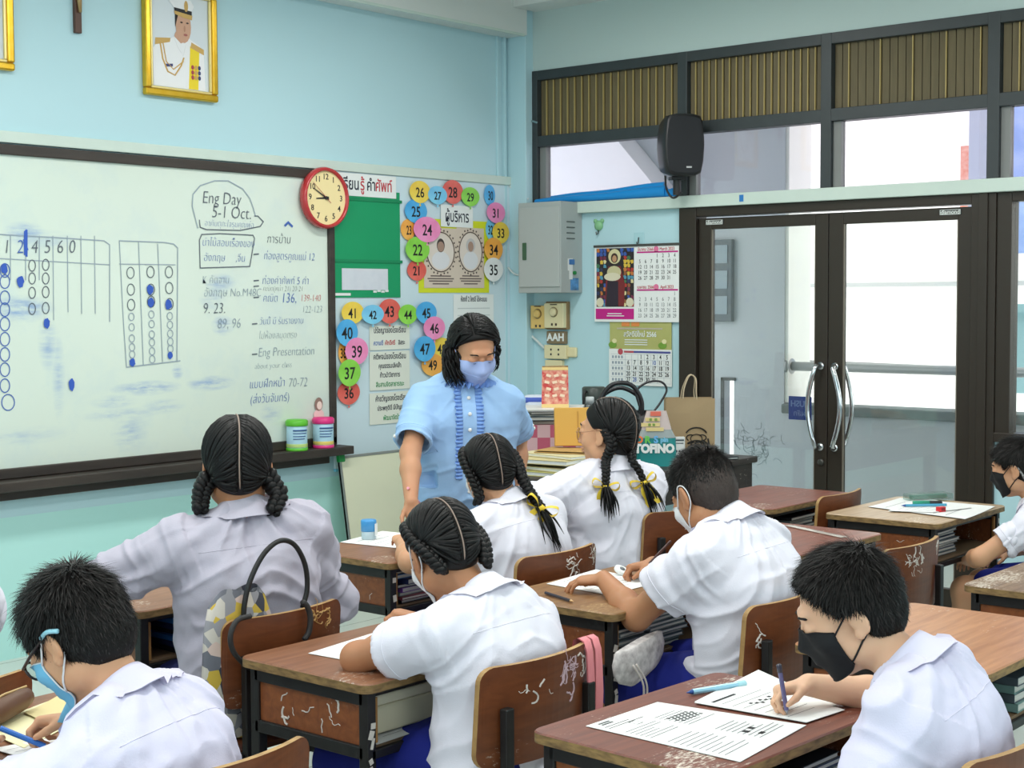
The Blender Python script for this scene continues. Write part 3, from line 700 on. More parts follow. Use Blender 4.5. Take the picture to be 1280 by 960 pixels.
# framed portraits and crucifix
m_gold = mat('gold_frame', (218, 172, 44), .28, metal=.75, noise=.3, nscale=30, ncol=(236, 206, 96))
def picture(x0, x1, z0, z1, label, fig):
    cx, cz, w, h = (x0 + x1) / 2, (z0 + z1) / 2, x1 - x0, z1 - z0
    o = thing('framed_portrait', label, 'framed picture', (cx, YF, cz), 0, 'gold framed portraits')
    b = MB(); t = .034
    for c, d in (((0, -.018, h / 2 - t / 2), (w, .034, t)), ((0, -.018, -h / 2 + t / 2), (w, .034, t)), ((-w / 2 + t / 2, -.018, 0), (t, .034, h - 2 * t)), ((w / 2 - t / 2, -.018, 0), (t, .034, h - 2 * t))): b.box(c, d, .008)
    b.build('frame', m_gold, o)
    b = MB(); t2 = t + .012
    for c, d in (((0, -.022, h / 2 - t - .006), (w - 2 * t, .012, .012)), ((0, -.022, -h / 2 + t + .006), (w - 2 * t, .012, .012)), ((-w / 2 + t + .006, -.022, 0), (.012, .012, h - 2 * t2)), ((w / 2 - t - .006, -.022, 0), (.012, .012, h - 2 * t2))): b.box(c, d, .003)
    b.build('inner_moulding', mat('gold_pale', (226, 208, 140), .35, metal=.5), o)
    b = MB(); b.box((0, -.012, 0), (w - 2 * t, .006, h - 2 * t)); b.build('print', mat('portrait_ground', (214, 222, 228), .4), o)
    iw, ih = w - 2 * t2, h - 2 * t2
    if fig:
        def shp(pts, m, y, nm):
            k = MB(); k.prism([(px * iw / 2, pz * ih / 2) for px, pz in pts], .0006, R_FRONT, (0, y, 0)); k.build(nm, m, o)
        def ov(cx_, cz_, rx, rz, n=18, rot=0): return [(cx_ + rx * cos(2 * pi * i / n) * cos(rot) - rz * sin(2 * pi * i / n) * sin(rot), cz_ + rx * cos(2 * pi * i / n) * sin(rot) + rz * sin(2 * pi * i / n) * cos(rot)) for i in range(n)]
        uw, sk, gd = mat('uniform_white', (238, 238, 240), .6), mat('portrait_skin', (206, 160, 134), .6), mat('braid_gold', (206, 166, 96), .6)
        shp([(-.93, -.98), (-.95, -.2), (-.8, -.08), (-.35, .05), (-.1, .16), (.3, .12), (.7, -.02), (.84, -.15), (.88, -.98)], uw, -.0155, 'tunic')
        shp([(.35, -.05), (.68, -.1), (.62, -.98), (.28, -.98)], mat('sash_yellow', (240, 212, 40), .6), -.0161, 'sash')
        shp([(-.88, -.12), (-.36, -.02), (-.34, .07), (-.86, .03)], gd, -.0163, 'epaulette'); shp([(.36, -.08), (.84, -.2), (.84, -.08), (.40, .04)], gd, -.0163, 'epaulette')
        shp(ov(.12, .36, .27, .36), sk, -.0167, 'face'); shp(ov(-.02, .12, .18, .14), sk, -.0165, 'neck')
        shp([(-.22, .12), (.02, -.02), (.1, -.28), (-.1, -.1)], uw, -.0169, 'collar'); shp([(.1, -.28), (.2, -.02), (.34, .1), (.26, -.08)], uw, -.0169, 'collar')
        shp([(-.17, .66), (-.17, .32), (-.12, .45), (-.06, .6)], mat('portrait_hair', (40, 34, 32), .7), -.0171, 'hair')
        shp([(-.38, .86), (-.2, .95), (.1, .99), (.4, .93), (.5, .82), (.42, .70), (-.2, .74)], uw, -.0173, 'cap_crown')
        shp([(-.2, .74), (.42, .71), (.42, .60), (-.17, .62)], mat('cap_band', (30, 30, 34), .6), -.0175, 'cap_band')
        shp([(-.2, .67), (.44, .62), (.42, .52), (.1, .55), (-.18, .6)], gd, -.0177, 'cap_peak'); shp(ov(.22, .80, .07, .12), gd, -.0178, 'cap_badge')
        for s_ in (.05, .26): shp(ov(s_ - .0, .44, .045, .018), mat('portrait_dark', (60, 44, 40), .6), -.0174, 'eye')
        shp(ov(.19, .18, .07, .025), mat('portrait_lip', (170, 96, 90), .6), -.0174, 'mouth')
        shp(ov(.16, .31, .03, .07), mat('portrait_shade', (186, 138, 112), .6), -.0174, 'nose')
        for k in range(9):
            shp(ov(.42 + (k % 3) * .12, -.5 - (k // 3) * .11, .05, .05, 10), (mat('medal_red', (170, 60, 70), .5), gd, mat('medal_navy', (50, 56, 110), .5))[k % 3], -.0182, 'medal')
        kk = MB(); kk.tube([(x * iw / 2, -.0165, z * ih / 2) for x, z in ((-.7, -.06), (-.62, -.4), (-.45, -.66), (-.2, -.72), (.02, -.5), (.12, -.32))], .004, 6); kk.tube([(x * iw / 2, -.0165, z * ih / 2) for x, z in ((-.6, -.06), (-.5, -.45), (-.25, -.6), (.1, -.4))], .003, 6); kk.build('cord', gd, o)
        shp([(-.52, -.56), (-.28, -.54), (-.28, -.48), (-.52, -.5)], mat('medal_navy', (50, 56, 110), .5), -.018, 'ribbon_bar')
    else:
        k = MB(); k.box((iw * .2, -.016, -ih * .1), (iw * .5, .001, ih * .7)); k.build('figure', mat('portrait_ground_warm', (226, 224, 214), .5), o)
picture(4.312, 4.735, 2.505, 3.03, 'gold framed portrait of a figure in white uniform and cap, above the writing board', True)
p_ = onY(14, 90, YF)
picture(p_.x - .42, p_.x, p_.z, p_.z + .52, 'gold framed picture cut by the left edge of the photo, left of the crucifix', False)
c_ = onY(95, 42, YF)
cr = thing('crucifix', 'small dark wooden crucifix on the blue wall left of the uniform portrait', 'crucifix', (c_.x, YF, c_.z))
b = MB(); b.box((0, -.012, .17), (.034, .02, .34), .003); b.box((0, -.012, .24), (.19, .02, .034), .003); b.build('cross', mat('cross_wood', (84, 56, 44), .5), cr)
b = MB(); b.tube([(0, -.03, .28), (0, -.032, .22), (0, -.03, .15), (.004, -.03, .09)], [.012, .016, .012, .007], 8); b.tube([(-.08, -.028, .26), (0, -.03, .235), (.08, -.028, .26)], .005, 6); b.build('figure', mat('figure_brass', (170, 140, 96), .4, metal=.4), cr, True)

# canisters on the pen ledge, cut-out, leaning board
def canister(px, py, cap, label, txt):
    p = onY(px, py, YF - 0.08)
    o = thing('marker_canister', label, 'canister', (p.x, YF - 0.075, bz0 - 0.012), radians(8), 'marker canisters on the pen ledge')
    b = MB(); b.lathe([(.050, 0), (.053, .012), (.053, .125), (.050, .128)], n=28); b.build('tub', mat('tub_pale_blue', (176, 214, 232), .35), o, True)
    mcap = mat('cap_' + txt, cap, .35)
    b = MB(); b.lathe([(.056, .126), (.058, .13), (.058, .15), (.050, .158), (.02, .16)], n=28); b.build('lid', mcap, o, True)
    b = MB(); b.lathe([(.055, 0), (.056, .004), (.055, .016)], n=28); b.build('base_band', mcap, o, True)
    b = MB()
    for k, z in enumerate((.105, .09, .075, .062)):
        pts = [(.0545 * cos(a), .0545 * sin(a), z) for a in [radians(-160 + 6 * j) for j in range(15 - k)]]
        b.tube(pts, .0022 if k else .004, 4)
    b.build('label_print', mat('label_navy', (60, 96, 150), .6), o)
    b = MB(); b.lathe([(.0535, .018), (.0542, .02), (.0542, .034), (.0535, .036)], n=28); b.build('label_band', mat('band_lime' if txt == 'green' else 'band_gold', (190, 214, 130) if txt == 'green' else (230, 206, 110), .5), o, True)
canister(372, 552, (96, 190, 50), 'white-blue canister with green lid on the dark pen ledge', 'green')
canister(405, 550, (226, 50, 130), 'white-blue canister with pink lid on the dark pen ledge', 'pink')
p = onY(399, 516, YF - 0.03)
o = thing('paper_cutout', 'tiny paper cut-out figure stuck above the pink-lidded canister', 'paper cut-out', (p.x, YF - 0.026, p.z))
b = MB(); b.prism([(-.03, -.04), (.04, -.04), (.035, 0), (.02, .015), (-.02, .015), (-.035, 0)], .001, R_FRONT); b.build('body', mat('cutout_pink', (240, 206, 204), .6), o)
b = MB(); b.prism([(.028 * cos(a) , .045 + .035 * sin(a)) for a in [2 * pi * i / 16 for i in range(16)]], .001, R_FRONT, (0, -.001, 0)); b.build('hair', mat('cutout_brown', (150, 120, 110), .6), o)
b = MB(); b.prism([(.018 * cos(a) + .004, .038 + .022 * sin(a)) for a in [2 * pi * i / 16 for i in range(16)]], .001, R_FRONT, (0, -.002, 0)); b.build('face', mat('cutout_skin', (244, 222, 210), .6), o)

lb = thing('leaning_board', 'cream dry-wipe board with green corners leaning against the front wall beside the teacher', 'leaning board', (5.46, 5.66, 0.0))
Rl = Matrix.Rotation(radians(-9), 3, 'X')
def L_(x, z, y=0): return Rl @ Vector((x, y, z))
b = MB(); b.box(L_(.45, .37), (.90, .016, .74), .002, Rl); b.build('panel', mat('lean_cream', (226, 228, 200), .5, noise=.2, nscale=5, ncol=(214, 218, 196)), lb)
b = MB()
for x, z, sx, sz in ((.45, .735, .9, .014), (.45, .007, .9, .014), (.006, .37, .012, .74), (.894, .37, .012, .74)): b.box(L_(x, z, -.001), (sx, .022, sz), .002, Rl)
b.build('aluminium_edge', mat('alu_edge', (150, 154, 150), .4, metal=.5), lb)
for x, z in ((.0, .715), (.865, .715), (.0, .0), (.865, .0)):
    b = MB(); b.box(L_(x + .017, z + .015, -.002), (.042, .028, .04), .006, Rl); b.build('corner_cap', mat('corner_green', (20, 150, 70), .45), lb)

# ============================================================ RIGHT WALL THINGS
def wpt(x, y, X=XR): return onX(x, y, X)
# grey electrical cabinet
fx = 6.79
a0, a1 = wpt(646.5, 254, fx), wpt(700, 366, fx)
eb = thing('electrical_box', 'grey metal electrical cabinet with louvres on the wall right of the notice board', 'electrical box', (0, 0, 0))
y1, y0, zb, zt = a0.y, a1.y, a1.z + .0, a0.z
b = MB(); b.span((fx + .008, y0, zb), (XR, y1, zt), .004); b.build('body', mat('cabinet_grey', (168, 174, 172), .45), eb)
b = MB(); b.span((fx, y0 + .006, zb + .035), (fx + .010, y1 - .012, zt - .03), .003); b.build('door', mat('cabinet_door', (174, 179, 177), .42), eb)
b = MB(); b.box((fx - .003, y1 - .055, (zb + zt) / 2 - .02), (.008, .028, .10), .003); b.build('latch', mat('latch_dark', (60, 96, 70), .4), eb)
b = MB()
for k in range(4): b.box((fx + .10, y0 - .001, zt - .115 - k * .032), (.075, .006, .007), .002)
b.build('louvre_slots', mat('slot_dark', (92, 98, 96), .6), eb)
b = MB(); b.box((fx + .095, y0 - .001, zt - .36), (.045, .002, .07), .0); b.box((fx + .10, y0 - .0015, zt - .42), (.03, .002, .05), .0); b.build('sticker', mat('sticker_pale', (222, 224, 222), .5), eb)
b = MB(); b.box((fx + .108, y0 - .0025, zt - .345), (.05, .002, .03), .0); b.build('sticker_cap', mat('sticker_cap_blue', (64, 116, 176), .5), eb)
b = MB(); b.lathe([(.011, 0), (.011, .012)], (fx + .13, y0, zb + .115), 14, Matrix.Rotation(pi / 2, 3, 'X')); b.build('indicator', mat('indicator_green', (30, 130, 60), .35), eb)
b = MB(); b.box((fx + .135, y0 - .001, zb + .05), (.075, .002, .07)); b.build('info_label', mat('label_sky', (90, 150, 206), .5, noise=.7, nscale=40, ncol=(40, 60, 84)), eb)
# conduit cables round the box
b = MB()
b.tube(crom([(6.93, 5.83, 2.25), (6.95, 5.79, 2.20), (6.94, 5.74, 2.16), (6.95, 5.70, 2.14)], 5), .009, 8)
b.tube(crom([(6.93, 5.83, 2.23), (6.95, 5.78, 2.17), (6.95, 5.72, 2.13)], 5), .007, 8)
b.tube(crom([(6.905, 5.82, 1.74), (6.92, 5.78, 1.70), (6.93, 5.70, 1.69), (6.90, 5.66, 1.69)], 5), .006, 8)
o = b.build('cabinet_cables', mat('cable_white', (206, 214, 212), .5), None, True); tag(o, 'white cables running from the panel strip down into the grey cabinet', 'cable')
b = MB(); b.tube(crom([(6.985, 5.845 - .02, 2.60), (6.99, 5.76, 2.595), (6.985, 5.70, 2.602), (6.99, 5.66, 2.59)], 5), .006, 6)
o = b.build('wall_wire', mat('wire_teal', (120, 150, 156), .5), None, True); tag(o, 'thin wire stapled across the corner above the notice board', 'wire')
pp = [wpt(658, 366, 6.97), wpt(656, 395, 6.985), wpt(661, 415, 6.985), wpt(672, 427, 6.985), wpt(681, 436, 6.985)]
b = MB(); b.tube(crom(pp, 5), .008, 8); o = b.build('outlet_cable', _M['cable_white'], None, True); tag(o, 'white cable hanging from the grey cabinet to the wall outlet', 'cable')

def wplate(name, label, cat, box, th, m, X=XR, group=None, bev=.004):
    a, c = wpt(box[0], box[1], X - th), wpt(box[2], box[3], X - th)
    o = thing(name, label, cat, (X, (a.y + c.y) / 2, (a.z + c.z) / 2), 0, group)
    w, h = a.y - c.y, a.z - c.z
    b = MB(); b.box((-th / 2, 0, 0), (th, w, h), bev); b.build('plate', m, o)
    return o, w, h
RX = Matrix.Rotation(-pi / 2, 3, 'Y')
m_cream = mat('switch_cream', (228, 216, 172), .4); m_brownb = mat('backing_brown', (146, 118, 78), .5)
o, w, h = wplate('backing_block', 'brown wooden backing block behind the two fan regulators', 'backing block', (682, 377, 709, 412), .03, m_brownb)
for box, m, lb_, th in (((663, 382, 681, 411), mat('reg_yellow', (226, 190, 112), .4), 'yellowed fan regulator knob plate, left of the pair under the grey cabinet', .05), ((680, 379, 704, 410), m_cream, 'cream fan regulator knob plate, right of the pair under the grey cabinet', .06)):
    o, w, h = wplate('fan_regulator', lb_, 'fan regulator', box, th, m, group='fan regulators')
    b = MB(); b.lathe([(.026, 0), (.024, .014), (.014, .018)], (-th, 0, .02), 20, RX); b.build('knob', m, o, True)
    b = MB(); b.lathe([(.030, 0), (.030, .002)], (-th, 0, .02), 24, RX); b.build('dial_ring', mat('dial_brown', (130, 110, 76), .5), o)
    b = MB(); b.box((-th - .001, .012, -.052), (.002, .012, .014)); b.box((-th - .001, -.018, -.052), (.002, .012, .014)); b.box((-th - .001, 0, .064), (.002, .05, .006)); b.build('print_marks', mat('mark_dark', (70, 58, 46), .6), o)
o, w, h = wplate('switch_block', 'brown switch block lettered in white, under the fan regulators', 'switch block', (683, 414, 706, 430), .03, mat('switch_brown', (130, 112, 84), .5))
text('lettering', 'AAH', .062, m_card, o, (-.0305, 0, 0), R_RIGHT, bold=.002)
o, w, h = wplate('wall_outlet', 'cream twin power outlet on the wall above the snack bag', 'outlet', (680, 431, 707, 449), .035, m_cream)
b = MB()
for yy in (.028, -.028):
    for zz in (.014, -.014): b.box((-.036, yy, zz), (.003, .010, .012), .002)
b.build('socket_holes', m_ink, o)
o, w, h = wplate('switch_plate', 'cream blank switch plate partly behind the red snack bag', 'switch plate', (681, 450, 702, 473), .03, m_cream)
b = MB(); b.box((-.031, .028, -.03), (.003, .03, .03)); b.build('switch', m_black, o)
o, w, h = wplate('round_plug', 'round cream cover plate beside the twin outlet', 'cover plate', (708, 434, 720, 447), .02, m_cream, bev=.018)

# small hooks
p = wpt(749, 282, XR); o = thing('frog_hook', 'green animal-head hook on the blue wall above the stained-glass calendar', 'hook', (XR, p.y, p.z))
b = MB(); mg = mat('hook_green', (136, 190, 140), .5)
b.lathe([(.028, 0), (.03, .006), (.022, .016), (.008, .02)], (0, 0, 0), 20, RX); 
for s_ in (-1, 1): b.lathe([(.012, 0), (.013, .006), (.006, .012)], (0, s_ * .024, .026), 14, RX)
b.build('head', mg, o, True)
b = MB(); b.tube([(-.006, 0, -.02), (-.012, 0, -.045), (-.026, 0, -.052), (-.03, 0, -.036)], .004, 8); b.build('hook_wire', mat('hook_steel', (120, 124, 124), .3, metal=.9), o, True)
p = wpt(799, 299, XR); o = thing('clear_hook', 'clear square adhesive hook holding the stained-glass calendar', 'hook', (XR, p.y, p.z))
b = MB(); b.box((-.002, 0, 0), (.004, .07, .075), .002); b.build('pad', mat('clear_pad', (176, 214, 222), .2), o)
b = MB(); b.tube([(-.005, 0, .01), (-.01, 0, -.02), (-.022, 0, -.03), (-.024, 0, -.015)], .004, 8); b.build('hook_wire', _M['hook_steel'], o, True)

# upper calendar
cx0, cx1 = wpt(743, 310, XR - .02), wpt(849, 403, XR - .02)
w, h = cx0.y - cx1.y, wpt(745, 309, XR - .02).z - wpt(745, 402, XR - .02).z
cy, cz = (cx0.y + cx1.y) / 2, wpt(798, 355, XR - .02).z
c1 = thing('wall_calendar', 'wide calendar with a stained-glass picture and two months on the blue wall', 'calendar', (XR - .018, cy, cz))
def CW(o, u0, v0, u1, v1, nm, m, x=-.001, w_=None, h_=None):   # u,v in 0..1 of the sheet, u towards -Y, v down
    W_, H_ = w_ or w, h_ or h
    k = MB(); k.span((x - .0008, W_ / 2 - u0 * W_, H_ / 2 - v0 * H_), (x, W_ / 2 - u1 * W_, H_ / 2 - v1 * H_)); return k.build(nm, m, o)
b = MB(); b.box((.002, 0, 0), (.005, w, h)); b.build('pages', m_paper, c1)
b = MB(); b.box((0, 0, h / 2 + .004), (.012, w + .01, .014), .002); b.build('binding', mat('binding_dark', (70, 70, 66), .5), c1)
u0, v0, u1, v1 = .025, .02, .475, .80
CW(c1, u0, v0, u1, v1, 'picture', mat('glass_dark', (44, 36, 40), .4))
rnd = random.Random(5)
pal = [(186, 60, 52), (60, 92, 170), (220, 186, 70), (70, 120, 84), (122, 50, 76), (200, 120, 60), (86, 148, 176), (226, 214, 160), (150, 96, 60), (54, 60, 96)]
groups = {}
nxp, nyp = 11, 15
for i in range(nxp):
    for j in range(nyp):
        uu = u0 + (u1 - u0) * (i + .5) / nxp; vv = v0 + (v1 - v0) * (j + .5) / nyp
        du, dv = (uu - .25) / .11, (vv - .42) / .42
        if du * du + dv * dv < 1: continue
        c = 2 if (j in (3, 4) and i > 6) else (1 if j < 2 and rnd.random() < .5 else rnd.randrange(len(pal)))
        if rnd.random() < .25: continue
        mb = groups.setdefault(c, MB()); s_ = .0125
        q = [(uu + rnd.uniform(-.3, .3) * .02 + a * .019, vv + b_ * .026 + rnd.uniform(-.2, .2) * .02) for a, b_ in ((-1, -.8), (0.2, -1), (1, -.3), (.8, .9), (-.7, 1))]
        mb.add([(-.0022, w / 2 - a * w, h / 2 - b_ * h) for a, b_ in q], [tuple(range(5))])
for c, mb in groups.items(): mb.build('glass_pieces', mat(f'stained_{c}', pal[c], .4), c1)
def cshape(pts, m, nm, x=-.0026):
    k = MB(); k.add([(x, w / 2 - a * w, h / 2 - b_ * h) for a, b_ in pts], [tuple(range(len(pts)))]); k.build(nm, m, c1)
def cov(a, b_, ra, rb, n=16): return [(a + ra * cos(2 * pi * i / n), b_ + rb * sin(2 * pi * i / n)) for i in range(n)]
cshape(cov(.245, .13, .075, .10), mat('halo_cream', (216, 206, 160), .5), 'halo', -.0025)
cshape([(.17, .26), (.32, .26), (.37, .5), (.36, .79), (.13, .79), (.14, .45)], mat('robe_red', (120, 36, 40), .5), 'robe', -.0027)
cshape([(.16, .45), (.29, .46), (.29, .79), (.14, .79)], mat('robe_dark', (46, 34, 48), .5), 'robe_fold', -.0029)
cshape(cov(.24, .34, .085, .085), mat('robe_cream', (204, 196, 152), .5), 'mantle', -.0031)
cshape(cov(.245, .15, .042, .065), mat('hair_brown_print', (66, 40, 32), .5), 'hair', -.0033); cshape(cov(.245, .16, .027, .045), mat('skin_print', (196, 150, 112), .5), 'face', -.0035)
cshape(cov(.22, .40, .10, .055), mat('lamb_cream', (222, 214, 186), .5), 'lamb', -.0037)
for a in (.07, .43): cshape(cov(a, .74, .045, .06), _M['lamb_cream'], 'lamb', -.0037)
CW(c1, .015, .825, .475, .965, 'caption_panel', mat('magenta', (196, 24, 132), .5))
for k, (a, c) in enumerate(((.16, .33), (.15, .36))): CW(c1, a, .885 + k * .03, c, .897 + k * .03, 'caption_line', m_card, -.002)
m_mag = _M['magenta']
def month(v_, first, ndays, name, size, x_=-.0015):
    CW(c1, .51, v_ + .055, .985, v_ + .075, 'weekday_bar', m_mag)
    k = MB(); k.lathe([(.017, 0), (.017, .0008)], (-.001, w / 2 - .735 * w, h / 2 - (v_ + .028) * h), 16, RX); k.build('month_badge', mat('pink_badge', (228, 120, 160), .5), c1)
    text('month_name', name[0], .026, m_txtr, c1, (x_, w / 2 - .61 * w, h / 2 - (v_ + .028) * h), R_RIGHT, sx=.8)
    text('month_name', name[1], .026, m_txtr, c1, (x_, w / 2 - .86 * w, h / 2 - (v_ + .028) * h), R_RIGHT, sx=.8)
    rows = {}
    for d in range(1, ndays + 1):
        q = first + d - 1; rows.setdefault(q // 7, []).append((q % 7, d))
    for r_, ds in rows.items():
        for cc, d in ds: text('date', str(d), .030, m_grey_ink if v_ > .3 else m_ink, c1, (x_, w / 2 - (.545 + cc * .067) * w, h / 2 - (v_ + .115 + r_ * .072) * h), R_RIGHT, ext=.0002, sx=.8)
month(.02, 3, 31, ('มีนาคม 2566', 'March 2023'), .03); month(.515, 6, 29, ('เมษายน 2566', 'April 2023'), .03)

# lower calendar
a, c = wpt(762, 404, XR - .012), wpt(839, 485, XR - .012)
w2, h2 = a.y - c.y, wpt(800, 398, XR - .012).z - wpt(800, 482, XR - .012).z
c2 = thing('wall_calendar', 'narrow green-headed calendar tucked under the stained-glass calendar', 'calendar', (XR - .010, (a.y + c.y) / 2, wpt(800, 440, XR - .012).z))
b = MB(); b.box((.001, 0, h2 * .02), (.003, w2, h2 * .98)); b.build('backing', mat('cal_olive', (176, 176, 104), .6, noise=.3, nscale=9, ncol=(196, 192, 130)), c2)
CW(c2, -.01, .46, 1.01, 1.0, 'date_page', m_paper, -.001, w2, h2)
def c2t(s, u, v, size, m, sx=.85, bold=.0003): text('lettering', s, size, m, c2, (-.0026, w2 / 2 - u * w2, h2 / 2 - v * h2), R_RIGHT, ext=.0002, sx=sx, bold=bold)
c2t('สวัสดีปีใหม่ 2566', .5, .24, .040, m_card, .85, .0008)
for k in range(3): CW(c2, .25, .315 + k * .035, .62, .328 + k * .035, 'small_print', m_card, -.002, w2, h2)
CW(c2, .12, .14, .86, .165, 'grey_swoosh', mat('swoosh_grey', (190, 180, 160), .5), -.0015, w2, h2)
for u in (.2, .36): CW(c2, u, .05, u + .13, .12, 'header_picture', mat('header_orange', (226, 140, 74), .5), -.0016, w2, h2)
for u, v in ((.05, .4), (.86, .4)):
    k = MB(); k.add([(-.002, w2 / 2 - (u + .07 * cos(t)) * w2, h2 / 2 - (v + .05 * sin(t)) * h2) for t in [2 * pi * i / 12 for i in range(12)]], [tuple(range(12))]); k.build('leaf_print', mat('leaf_green', (120, 160, 60), .5), c2)
    k = MB(); k.add([(-.0022, w2 / 2 - (u + .03 + .04 * cos(t)) * w2, h2 / 2 - (v - .06 + .035 * sin(t)) * h2) for t in [2 * pi * i / 10 for i in range(10)]], [tuple(range(10))]); k.build('flower_print', mat('flower_cream', (230, 222, 170), .5), c2)
CW(c2, .24, .485, .99, .515, 'weekday_bar', mat('bar_navy', (80, 84, 150), .5), -.0022, w2, h2); CW(c2, .24, .485, .4, .515, 'weekday_bar', mat('bar_red', (190, 80, 90), .5), -.0024, w2, h2)
k = MB(); k.lathe([(.018, 0), (.018, .0008)], (-.002, w2 / 2 - .18 * w2, h2 / 2 - .5 * h2), 16, RX); k.build('month_badge', _M['bar_red'], c2)
for d in range(1, 32):
    q = d + 1; c2t(str(d), .31 + (q % 7) * .104, .575 + (q // 7) * .085, .034, m_txtb if d in (28, 10) else m_ink, .8, .0006)
k = MB()
for r_ in range(6): k.span((-.0024, w2 / 2 - .02 * w2, h2 / 2 - (.535 + r_ * .085) * h2), (-.002, w2 / 2 - .99 * w2, h2 / 2 - (.538 + r_ * .085) * h2))
for c_ in range(8): k.span((-.0024, w2 / 2 - (.26 + c_ * .104) * w2, h2 / 2 - .535 * h2), (-.002, w2 / 2 - (.263 + c_ * .104) * w2, h2 / 2 - .96 * h2))
for r_ in range(5):
    for q in range(4): k.span((-.0024, w2 / 2 - (.04 + q * .05) * w2, h2 / 2 - (.56 + r_ * .085) * h2), (-.002, w2 / 2 - (.07 + q * .05) * w2, h2 / 2 - (.60 + r_ * .085) * h2))
k.build('page_rules', mat('rule_grey', (150, 160, 172), .6), c2)

# loudspeaker on a post standing on the trim shelf
sp_c = onX(848, 184, 6.86)
sp = thing('wall_speaker', 'black loudspeaker on a short post in front of the transom window', 'loudspeaker', (6.86, sp_c.y, 0), radians(-36))
# local -Y faces the viewer side of the room
zc = sp_c.z
prof = [(-.100, .135), (-.088, .158), (-.05, .168), (0, .170), (.05, .168), (.088, .158), (.100, .135), (.110, .05), (.112, 0), (.106, -.08), (.092, -.145), (.06, -.158), (0, -.16), (-.06, -.158), (-.092, -.145), (-.106, -.08), (-.112, 0), (-.110, .05)]
def ring(s_, y, dz=0): return [(x * s_, y, zc + z * s_ + dz) for x, z in prof]
b = MB(); rs = [ring(.96, -.105), ring(1, -.095), ring(1, -.04), ring(.9, .05), ring(.78, .10), ring(.7, .105)]
n = len(prof); vs = [p for r_ in rs for p in r_]
fs = [(i * n + j, (i + 1) * n + j, (i + 1) * n + (j + 1) % n, i * n + (j + 1) % n) for i in range(len(rs) - 1) for j in range(n)] + [tuple(range(n)), tuple(range((len(rs) - 1) * n, len(rs) * n))[::-1]]
b.add(vs, fs); b.build('cabinet', m_black, sp, True)
b = MB(); vs = ring(.90, -.108) + ring(.93, -.103); b.add(vs, [tuple(range(n))] + [(j, (j + 1) % n, n + (j + 1) % n, n + j) for j in range(n)]); b.build('grille', mat('grille_dark', (38, 40, 44), .75, bump=.6, bscale=600), sp)
b = MB(); b.box((.02, -.110, zc - .115), (.03, .003, .009), .001); b.build('badge', mat('badge_silver', (190, 190, 190), .4), sp)
b = MB(); b.lathe([(.022, zt1), (.022, zc - .16)], (0, .02, 0), 16); b.box((0, .02, zc - .165), (.08, .06, .02), .004); b.build('post', mat('post_black', (30, 30, 32), .5), sp)
b = MB(); b.tube(crom([(-.06, .04, zc - .15), (-.05, .05, zc - .22), (-.02, .03, zc - .27), (.02, .0, zt1 + .012)], 6), .006, 6); b.build('cable', m_black, sp, True)

# blue plastic roll lying on the trim shelf
q0, q1 = onX(672, 249, 6.98), onX(840, 238, 6.98)
bl = thing('blue_sheet_roll', 'long bright blue rolled plastic sheet lying on the ledge under the transom window', 'plastic roll', (6.975, (q0.y + q1.y) / 2, zt1))
L0 = (q0.y - q1.y) / 2
mbl = mat('blue_plastic', (20, 140, 214), .35)
def slab(y0, y1, h0, h1, x, dp, nm):
    b = MB(); P = []
    for i in range(13):
        t = i / 12; y = y0 + (y1 - y0) * t; hh = h0 + (h1 - h0) * t + .003 * sin(9 * t)
        P.append([(x + dp * cos(a), y, max(0.001, hh / 2 + hh / 2 * sin(a))) for a in [2 * pi * k / 12 for k in range(13)]])
    b.grid(P); b.add(P[0][:-1], [tuple(range(12))]); b.add(P[-1][:-1], [tuple(range(12))[::-1]]); b.build(nm, mbl, bl, True)
slab(L0, -L0 * .93, .030, .062, -.004, .022, 'rolled_edge'); slab(L0 * .8, -L0 * .88, .045, .085, .012, .012, 'fold'); slab(-L0 * .85, -L0 * 1.06, .05, .045, .0, .016, 'loose_end')
# ============================================================ DESKS AND CHAIRS
m_steel = mat('desk_black_steel', (20, 18, 18), 0.5, noise=0.25, nscale=30, ncol=(46, 41, 39))
m_edge = mat('ply_edge', (150, 120, 74), 0.6, noise=0.8, nscale=30, ncol=(76, 54, 34), stretch=(1, 1, 4))
m_panel = wood_mat('desk_side_wood', (146, 84, 44), (118, 64, 34), 0.30, 0.35, 'x')
TOPS = {
    'brown': wood_mat('desktop_brown', (150, 103, 74), (120, 78, 54), 0.10, 0.28),
    'red': wood_mat('desktop_red', (142, 78, 58), (112, 58, 43), 0.25, 0.25),
    'worn': wood_mat('desktop_worn', (150, 112, 70), (116, 78, 46), 0.35, 0.32, scol=(176, 146, 100)),
    'scratched': wood_mat('desktop_scratched', (128, 74, 57), (100, 54, 42), 0.45, 0.32),
    'tan': wood_mat('desktop_tan', (194, 138, 96), (164, 110, 72), 0.10, 0.26),  # tan tone lightened to carry the bright door's reflection
    'pale': wood_mat('desktop_pale', (186, 160, 128), (162, 132, 98), 0.20, 0.30),
    'painted': wood_mat('desktop_painted', (150, 124, 100), (110, 84, 64), 1.1, 0.4),
}
m_seatwood = wood_mat('chair_ply', (120, 66, 35), (96, 50, 26), 0.12, 0.3, 'x')
m_mark = mat('white_paint_marks', (216, 208, 200), 0.6)
m_markp = mat('pink_paint_marks', (206, 178, 186), 0.6)
DW, DD, DH = 0.62, 0.44, 0.70
